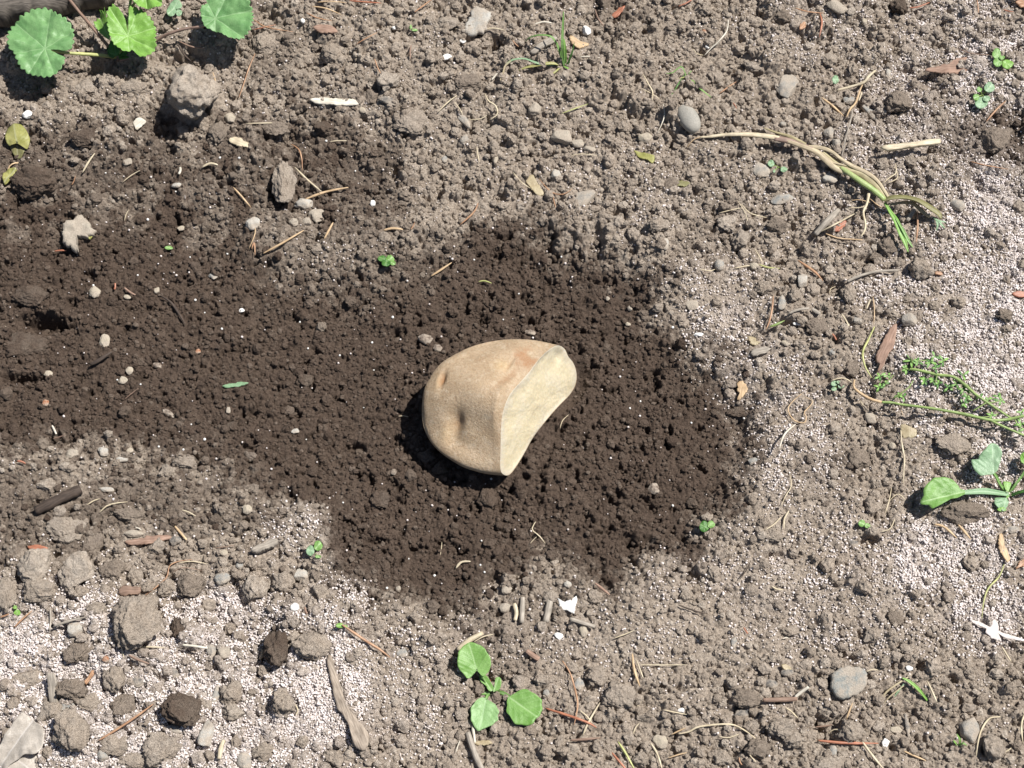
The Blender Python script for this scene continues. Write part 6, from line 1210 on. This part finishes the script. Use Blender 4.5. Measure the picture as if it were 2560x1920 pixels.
for pts in [[(1330, 655, 1), (1400, 650, 2), (1480, 670, 2)], [(1480, 640, 2), (1540, 690, 1.4), (1600, 720, 1)]]: stem(root, 'e', pts, [.2, .25, .2], 'tan', 'root', z0)

# grass tufts
def tuft(k, u, v, blades, label, h0=0, mats=('green',)):
    root, z0 = plant('grass_tuft', label, 'grass tuft', k, u, v)
    for i, (pts, wd, mt) in enumerate(blades):
        P = path3(k, pts, zbase=z0); adopt(root, ribbon(P, [x * MM for x in wd], LEAF[mt], 'grass_blade', .45, thick=.0002))
tuft('g', 1300, 1000, [([(1290, 1010, 0), (1275, 900, 4), (1265, 700, 11), (1270, 450, 16), (1285, 180, 21)], [.9, 1.3, 1.3, 1.1, .5], 'weed'), ([(1270, 990, 0), (1240, 850, 4), (1190, 700, 8), (1130, 600, 11), (1060, 550, 12), (900, 540, 10), (760, 580, 6), (700, 640, 3)], [.9, 1.4, 1.1, .9, .8, .9, .8, .3], 'weed'),
    ([(1310, 1000, 0), (1310, 880, 4), (1300, 720, 9), (1290, 600, 11)], [.9, 1.5, 1.3, .6], 'fresh'), ([(1350, 1000, 0), (1380, 900, 3), (1420, 790, 6), (1450, 650, 9)], [.8, 1., .8, .2], 'dark'), ([(1250, 1010, 0), (1130, 975, 2), (980, 985, 2.5), (850, 1010, 2), (700, 1040, 1), (600, 1080, 0)], [.8, 1.4, 1.7, 1.5, 1., .4], 'yellow'),
    ([(1200, 990, 0), (1000, 1000, 2), (850, 960, 3), (700, 905, 3), (580, 905, 3), (480, 930, 2.5), (400, 990, 2)], [.6, 1., 1., .8, .8, .9, .8], 'pale'), ([(480, 935, 2.5), (390, 1010, 2), (360, 1110, 1), (310, 1235, 0)], [.8, 1., .9, .4], 'dry'), ([(1290, 1020, 0), (1340, 1045, 1), (1380, 1060, 0)], [.7, .9, .3], 'fresh'),
    ([(1240, 1030, 0), (1150, 1110, 1), (1060, 1180, 0)], [.7, 1., .5], 'yellow')], 'upright green grass tuft with pale trailing blades, top centre')
tuft(2, 40, 500, [([(30, 480, 1), (80, 520, 3), (130, 570, 3), (200, 625, 1)], [.5, .9, .8, .2], 'fresh'), ([(40, 490, 1), (20, 440, 3), (0, 430, 3), (-50, 470, 2), (-90, 470, 1)], [.4, .6, .6, .5, .2], 'weed'), ([(45, 495, 1), (60, 470, 3), (75, 455, 3)], [.4, .5, .2], 'weed'),
    ([(30, 480, 0), (-10, 540, 3), (-40, 590, 2), (-90, 650, 0)], [.5, .6, .5, .2], 'dark'), ([(50, 500, 0), (10, 500, 2), (-30, 520, 1)], [.4, .5, .2], 'yellow')], 'thin sparse grass sprig above the grey oval pebble')
tuft(8, 1580, 1220, [([(1590, 1225, 0), (1530, 1150, 3), (1470, 1100, 4), (1430, 1080, 4)], [.7, 1.4, 1.2, .4], 'fresh'), ([(1580, 1215, 0), (1540, 1160, 2.6), (1500, 1110, 3)], [.6, 1.1, .3], 'weed'), ([(1440, 1120, 3), (1400, 1170, 2), (1380, 1200, 1)], [.5, .7, .3], 'pale'),
    ([(1490, 1060, 3), (1380, 1130, 3), (1320, 1180, 2), (1295, 1245, 0)], [.4, .8, .8, .3], 'dry'), ([(1440, 1130, 3), (1360, 1190, 2), (1310, 1245, 0)], [.4, .6, .2], 'dry')], 'green sprout with white bent blades right of the slate disc')
tuft(8, 1790, 1500, [([(1790, 1520, 0), (1800, 1480, 3), (1780, 1440, 4)], [.5, 1., .2], 'fresh'), ([(1790, 1520, 0), (1820, 1500, 3), (1845, 1515, 2)], [.5, .9, .2], 'weed'), ([(1790, 1520, 0), (1765, 1490, 2), (1760, 1480, 2)], [.5, .8, .2], 'fresh')], 'tiny green sprout left of the striated stone')

# tiny two- and three-leaved sprouts
def sprout(k, u, v, leaves, label, mat='weed', h=3.):
    root, z0 = plant('sprout', label, 'sprout', k, u, v); z0 += .0005
    for i, (cu, cv, ru, rv) in enumerate(leaves):
        out = [(cu + ru * math.cos(a) * (1 + .08 * math.sin(3 * a + i)), cv + rv * math.sin(a)) for a in np.linspace(0, 6.28, 12, endpoint=False)]
        jx, jy = cu + (u - cu) * .5, cv + (v - cv) * .5
        adopt(root, leaf(k, out, (cu + (u - cu) * .25, cv + (v - cv) * .25), LEAF[mat if isinstance(mat, str) else mat[i % len(mat)]], z0 + (h + i * .3) * MM, 'leaf', tip=(cu * 2 - u, cv * 2 - v) if (cu, cv) != (u, v) else (cu + 10, cv), N=40, rings=6, wav=.0003, tilt=((cu - u) * .0012, -(cv - v) * .0012), seed=i))
        if abs(cu - u) + abs(cv - v) > 15: stem(root, k, [(u, v, -.5), (u + (cu - u) * .5, v + (cv - v) * .5, h * .7), (cu, cv, h + i * .3)], [.3, .25, .2], 'green', 'petiole', z0)
    stem(root, k, [(u, v, -2), (u + 1, v + 1, h * .4)], [.35, .3], 'green', 'stem', z0)
sprout(2, 2065, 385, [(2035, 345, 28, 32), (2042, 400, 30, 28), (2105, 412, 36, 30), (2070, 370, 18, 14)], 'three-leaved green sprout near the right edge, upper', ['weed', 'weed', 'fresh', 'weed'])
sprout(2, 1945, 610, [(1990, 560, 34, 32), (1935, 660, 42, 38), (1925, 575, 18, 16), (1970, 635, 24, 20), (1905, 625, 20, 22)], 'sprout with pale heart-shaped leaves below the upper right sprout', ['pale', 'pale', 'weed', 'pale', 'weed'])
sprout(2, 630, 1075, [(585, 1050, 22, 22), (668, 1088, 22, 18), (605, 1100, 8, 12)], 'tiny two-leaved sprout beside the disc stone', 'pale', 2)
sprout(2, 1000, 510, [(1000, 510, 22, 26)], 'tiny pale green speck leaf above the forked stem', 'pale', 2)
sprout(4, 305, 30, [(270, 15, 28, 20), (320, 20, 28, 26), (295, 45, 30, 22), (340, 45, 18, 14)], 'dark green sprout on the dry patch above the potato', ['dark', 'weed', 'dark', 'weed'], 2.5)
sprout(6, 2015, 265, [(1995, 260, 26, 34), (2045, 230, 28, 32), (2045, 300, 20, 10)], 'two-leaved sprout on white granules below the dark soil', ['pale', 'weed', 'weed'])
sprout(6, 2200, 742, [(2185, 742, 26, 16), (2222, 748, 12, 10)], 'green speck sprout at the top of the orange-brown needle', 'fresh', 2)
sprout(6, 105, 640, [(110, 660, 22, 20), (95, 625, 14, 12)], 'tiny green sprout at the left edge', 'fresh', 2)
sprout(8, 165, 110, [(155, 105, 30, 36), (200, 92, 24, 24)], 'dark green sprout at the lower right rim of the dark hollow', ['dark', 'weed'], 4)
sprout(8, 1180, 90, [(1170, 85, 24, 22), (1205, 100, 18, 16)], 'pale sprout right of the lower rim of the dark hollow', 'weed', 2)
sprout(5, 1012, 835, [(990, 820, 20, 18), (1035, 832, 20, 18), (990, 855, 18, 12), (1020, 810, 14, 10)], 'clover-like sprout left of the feathery weed', 'pale', 2)
sprout(0, 1080, 1590, [(1085, 1592, 26, 12)], 'tiny green speck on the dark soil, upper left', 'weed', 1.5)
sprout(0, 575, 1515, [(578, 1512, 16, 26)], 'yellow-green speck beside the bean-shaped stone', 'yellow', 1.5)
sprout(1, 470, 195, [(480, 192, 20, 8), (455, 172, 8, 14)], 'tiny grass speck at the upper left of the middle', 'weed', 1.5)
sprout(8, 2070, 0, [(2070, -5, 30, 14)], 'small bright leaf tip at the right below the seedling', 'fresh', 2)
sprout(0, 1110, 60, [(1130, 30, 40, 30), (1100, 70, 30, 34), (1150, 80, 20, 22)], 'pale blurry sprout between the two right mallow leaves', 'pale', 4)
# yellowing leaves at the left edge
root, z0 = plant('yellowing_seedling', 'wilting yellow-green folded leaf at the left edge', 'seedling', 0, 110, 900)
adopt(root, leaf(0, [(30, 830), (70, 800), (130, 800), (170, 840), (190, 900), (165, 950), (120, 905), (90, 900), (60, 930), (35, 900)], (110, 920), LEAF['yellow'], z0 + .006, 'leaf', tip=(90, 810), N=80, rings=8, cup=-.003, wav=.001, tilt=(0, .25)))
adopt(root, leaf(0, [(60, 930), (100, 905), (150, 915), (170, 950), (140, 1000), (110, 1010), (75, 975)], (110, 915), LEAF['olive'], z0 + .003, 'leaf', tip=(110, 1005), N=60, rings=8, cup=-.002, wav=.001, tilt=(0, -.2)))
root, z0 = plant('yellowing_seedling', 'small yellow-green crumpled sprout at the left edge, lower', 'seedling', 0, 60, 1140)
adopt(root, leaf(0, [(20, 1110), (60, 1085), (105, 1085), (100, 1120), (60, 1160), (25, 1180)], (60, 1130), LEAF['yellow'], z0 + .003, 'leaf', tip=(100, 1090), N=60, rings=7, wav=.001))
stem(root, 0, [(60, 1140, 0), (55, 1080, 3), (90, 1050, 3), (140, 1050, 1)], [.4, .4, .35, .3], 'tan', 'stem', z0)
# crumpled bleached leaf in the bottom left corner and grey sliver
root, z0 = plant('dead_leaf', 'pale translucent dead leaf in the bottom left corner', 'dead leaf', 'f', 300, 1250)
adopt(root, leaf('f', [(290, 930), (340, 960), (440, 1040), (540, 1110), (590, 1230), (565, 1370), (470, 1480), (330, 1470), (230, 1540), (110, 1600), (0, 1720), (-120, 1700), (-150, 1500), (0, 1340), (70, 1210), (180, 1070)], (300, 1200), LEAF['film'], z0 + .005, 'blade', tip=(-50, 1650), N=150, rings=16, wav=.0011, cup=-.003, fold=.25, cren=.04, cn=9, tilt=(.1, .0)))
adopt(root, leaf('f', [(320, 1450), (450, 1480), (620, 1560), (700, 1680), (600, 1800), (200, 1850), (0, 1750), (120, 1580)], (300, 1600), LEAF['film'], z0 + .003, 'lobe', tip=(500, 1750), N=90, rings=10, wav=.0009, cup=-.003, cren=.04, cn=7))
slab('f', [(620, 470), (660, 440), (725, 460), (745, 560), (700, 640), (715, 760), (690, 815), (640, 815), (612, 780), (620, 600)], .002, .003, WOOD['grey'], 'wood_sliver', 'grey upright wood sliver left of the egg-shaped clod', 'wood sliver', tilt=(0, .5))

# ------------------------------------------------------------------ small loose clods, still single things
clod_meshes = []
for s in range(14):
    V, F = lump(3, 400 + s, 9, .30, .72, .3, .4); clod_meshes.append((V / np.abs(V).max(), F))
base = {}
def region(u, v, w_):
    if w_ > .5: return 'dark crumb-like clod bedded in the dark moist soil', 'small clods on the dark moist soil'
    if v > 1380 and u < 900: return 'small grey-brown clod among white granules at the lower left', 'small clods at the lower left'
    if u > 1500 and v > 900: return 'small grey-brown clod in the crumbly dry soil, lower right', 'small clods at the lower right'
    if v > 1300: return 'small grey-brown clod in the dry soil at the bottom middle', 'small clods at the bottom middle'
    if u > 1500: return 'small grey-brown clod in the dry soil, upper right', 'small clods at the upper right'
    if u < 900: return 'small grey-brown clod in the dry soil, upper left', 'small clods at the upper left'
    return 'small grey-brown clod in the dry soil, upper middle', 'small clods at the upper middle'
marks = [(np.array(o.location[:2]), o['label']) for o in col.objects if o.parent is None and o.get('label') and 4 <= len(o['label'].split()) <= 10 and o.get('category') not in ('fibre', 'husk', 'chip', 'plant')]
used_labels = set()
def landmark_label(kind, x, y):
    for d, q in sorted((float(np.hypot(*(p - (x, y)))), q) for q, (p, _) in enumerate(marks))[:6]:
        if d > .03: break
        dx, dy = x - marks[q][0][0], y - marks[q][0][1]
        side = ('right of' if dx > 0 else 'left of') if abs(dx) > abs(dy) else ('above' if dy > 0 else 'below')
        L = f'{kind} {side} the {marks[q][1]}'
        if len(L.split()) <= 16 and L not in used_labels: used_labels.add(L); return L
    return None
g = np.random.default_rng(99); cnt = 0; tries = 0
while cnt < 150 and tries < 9000:
    tries += 1; x = g.uniform(-.25, .25); y = g.uniform(-.20, .22); i = int((x - X0) / STEP); j = int((y - Y0) / STEP)
    wv = WET[i, j]
    if KO[i, j] or (wv > .5 and g.random() < .8): continue
    uv = proj(np.array([x, y, 0.])); 
    if not (5 < uv[0] < 2555 and 5 < uv[1] < 1915): continue
    if KO[max(0, i - 6):i + 7, max(0, j - 6):j + 7].any(): continue
    r = (.0020 + .0022 * g.random() ** 1.6) * (.75 if wv > .5 else 1); w_ = 'wet' if wv > .5 else ('mid' if wv > .2 else 'dry'); q = int(g.integers(14)); key = (q, w_)
    own = landmark_label('small dark clod' if w_ == 'wet' else ('small brown clod' if w_ == 'mid' else 'small grey clod'), x, y)
    if own is None: continue
    if key not in base:
        V, F = clod_meshes[q]; n = fbm3(V, 1.7, q, 3); wa = {'wet': .85, 'mid': .4, 'dry': .05}[w_]
        o = mesh_obj('soil_clod', V * .003, F, SOIL, None, {'wet': np.clip(wa + n * .3, 0, 1), 'tint': np.clip(.55 + n * .9, 0, 1)}, False); base[key] = o; first = True
    else: o = base[key].copy(); col.objects.link(o)
    lab, grp = region(uv[0] * .864, uv[1] * .864, wv); s = r / .003
    o.location = (x, y, float(HB[i, j]) + r * .25); o.rotation_euler = (g.uniform(-.5, .5), g.uniform(-.5, .5), g.uniform(0, 6.28)); o.scale = (s, s * g.uniform(.75, 1.1), s * g.uniform(.7, 1))
    tag(o, own, 'soil clod', grp); keep(x, y, r * .9); cnt += 1

# ------------------------------------------------------------------ single white granules lying on the dark soil
gm_, gf_ = lump(2, 77, 3, .08, .85, .1); gbase = None; g = np.random.default_rng(5); cnt = 0; tries = 0
while cnt < 55 and tries < 20000:
    tries += 1; x = g.uniform(-.24, .2); y = g.uniform(-.16, .15); i = int((x - X0) / STEP); j = int((y - Y0) / STEP)
    if WET[i, j] < .7 or KO[i, j]: continue
    r = .00042 + .00028 * g.random() ** 2
    if gbase is None: o = gbase = mesh_obj('fertiliser_granule', gm_ * .0005, gf_, ROCK['white'])
    else: o = gbase.copy(); col.objects.link(o)
    s = r / .0005; o.scale = (s, s * g.uniform(.8, 1), s * .85); o.rotation_euler = (0, 0, g.uniform(0, 6.28)); o.location = (x, y, float(H[i, j]) + r * .55); keep(x, y, .003)
    tag(o, 'tiny white granule lying singly on the dark moist soil', 'granule', 'single white granules on the dark soil'); cnt += 1

# ------------------------------------------------------------------ stuff: crumbs and granules nobody could count
def scatter(name, n, sub, nt, rmin, rmax, pw, dens, mat, label, sinkf, seed, low=.3, rough=.14, kof=True, high=None, attrs=True, lift=0., flat=True):
    g = np.random.default_rng(seed); x = g.uniform(-.30, .30, n); y = g.uniform(-.225, .25, n)
    i = ((x - X0) / STEP).astype(int); j = ((y - Y0) / STEP).astype(int); r = rmin * (1 - g.random(n) * (1 - (rmin / rmax) ** pw)) ** (-1 / pw)
    ok = g.random(n) < dens(x, y, WET[i, j], r)
    if kof: ok &= ~KO[i, j]
    if high is not None: ok &= (H[i, j] - HB[i, j]) < high
    x, y, i, j, r = x[ok], y[ok], i[ok], j[ok], r[ok]; m = len(x); T = []
    for s in range(nt):
        V, F = lump(sub, seed * 31 + s, 7, rough, .72, low); T.append(V / np.abs(V).max())
    T = np.array(T); nv = T.shape[1]; q = g.integers(nt, size=m)
    a = g.uniform(0, 6.28, m); b = g.uniform(-.9, .9, m); Vv = T[q]; ca, sa, cb, sb = np.cos(a), np.sin(a), np.cos(b), np.sin(b)
    X = Vv[..., 0] * ca[:, None] - Vv[..., 1] * sa[:, None]; Y = Vv[..., 0] * sa[:, None] + Vv[..., 1] * ca[:, None]; Z = Vv[..., 2] * g.uniform(.65, 1, m)[:, None]
    Y, Z = Y * cb[:, None] - Z * sb[:, None], Y * sb[:, None] + Z * cb[:, None]
    W = np.stack([X * r[:, None] + x[:, None], Y * r[:, None] + y[:, None], Z * r[:, None] + (H[i, j] + r * sinkf + lift)[:, None]], -1).reshape(-1, 3)
    FF = (F[None] + (np.arange(m) * nv)[:, None, None]).reshape(-1, 3)
    at = {'wet': np.clip(WET[i, j] + g.normal(0, .05, m) + g.normal(0, 1, m) * (.8 * WET[i, j] * (1 - WET[i, j]) + .02), 0, 1).repeat(nv), 'tint': g.random(m).repeat(nv), 'chalk': (CHALK[i, j] * .6).repeat(nv)} if attrs else None
    o = mesh_obj(name, W, FF, mat, None, at, not flat); tag(o, label, 'soil' if attrs else 'granules', None, 'stuff'); print(name, m); return o
scatter('soil_crumbs', 21500, 3, 10, .0011, .0034, 2.3, lambda x, y, w_, r: np.where(r < .0017, 1 - .3 * w_, 1 - .75 * w_) * (1 - up(FINE, x, y) * np.where(r > .0016, .8, .5)), SOIL, 'loose soil crumbs of many sizes strewn over the bed', .15, 61, rough=.34)
scatter('fine_crumbs', 85000, 2, 12, .00045, .0013, 1.7, lambda x, y, w_, r: .85 - .6 * np.clip(up(GR, x, y) * (1 - w_), 0, 1) - .25 * up(FINE, x, y), SOIL, 'fine soil crumbs covering the bed', .2, 62, rough=.3)
def gd(x, y, w_, r):
    c = up(GR, x, y) * (1 - .93 * w_) * 1.15 + .0005; c = c * np.clip(1 + 2.2 * fbm2(x, y, 130, 71, 3), .15, 2); return np.clip(c, 0, 1)
scatter('white_granules', 1000000, 1, 5, .00026, .00072, 2.0, gd, ROCK['granule'], 'drifts of tiny white granules lying in the hollows between clods', .5, 63, low=.1, rough=.1, high=.0013, attrs=False, lift=.0003, flat=False)

# ------------------------------------------------------------------ the ground sheet: fine where seen, stretching far out
ext = np.cumsum(.0012 * 1.085 ** np.arange(84))
fx_ = np.concatenate([gx[0] - ext[::-1], gx, gx[-1] + ext]); fy_ = np.concatenate([gy[0] - ext[::-1], gy, gy[-1] + ext]); E_ = len(ext)
ZZ = np.pad(H, E_, 'edge'); FX, FY = np.meshgrid(fx_, fy_, indexing='ij'); od = np.maximum(np.maximum(gx[0] - FX, FX - gx[-1]), np.maximum(gy[0] - FY, FY - gy[-1])).clip(0)
far = od > 0; fo = np.clip(od / .02, 0, 1)
rough_ = fbm2(FX, FY, 75, 5, 3) * .005 + fbm2(FX, FY, 350, 203, 3, .7) * .004
ZZ = ZZ * np.exp(-od / .012) + rough_ * fo * np.exp(-od / 1.5) * far; WW = np.pad(WET, E_, 'edge'); WW = WW * np.clip(1 - od / .04 + fbm2(FX, FY, 150, 209, 3) * 1.2 * fo, 0, 1) * np.exp(-od / .03); TT = np.pad(TINT, E_, 'edge'); TT = np.where(far, TT * (1 - fo) + fo * np.clip(.5 + fbm2(FX, FY, 420, 207, 3, .7) * .9, 0, 1), TT)
nx, ny = FX.shape; idx = np.arange(nx * ny).reshape(nx, ny)
Fq = np.stack([idx[:-1, :-1], idx[1:, :-1], idx[1:, 1:], idx[:-1, 1:]], -1).reshape(-1, 4)
gnd = mesh_obj('ground', np.stack([FX, FY, ZZ], -1).reshape(-1, 3), Fq, SOIL, None, {'wet': WW.ravel(), 'tint': TT.ravel(), 'chalk': np.pad(CHALK, E_, 'constant').ravel()})
tag(gnd, 'garden bed of grey-brown dry soil with a scooped patch of dark moist soil', 'ground', None, 'structure')
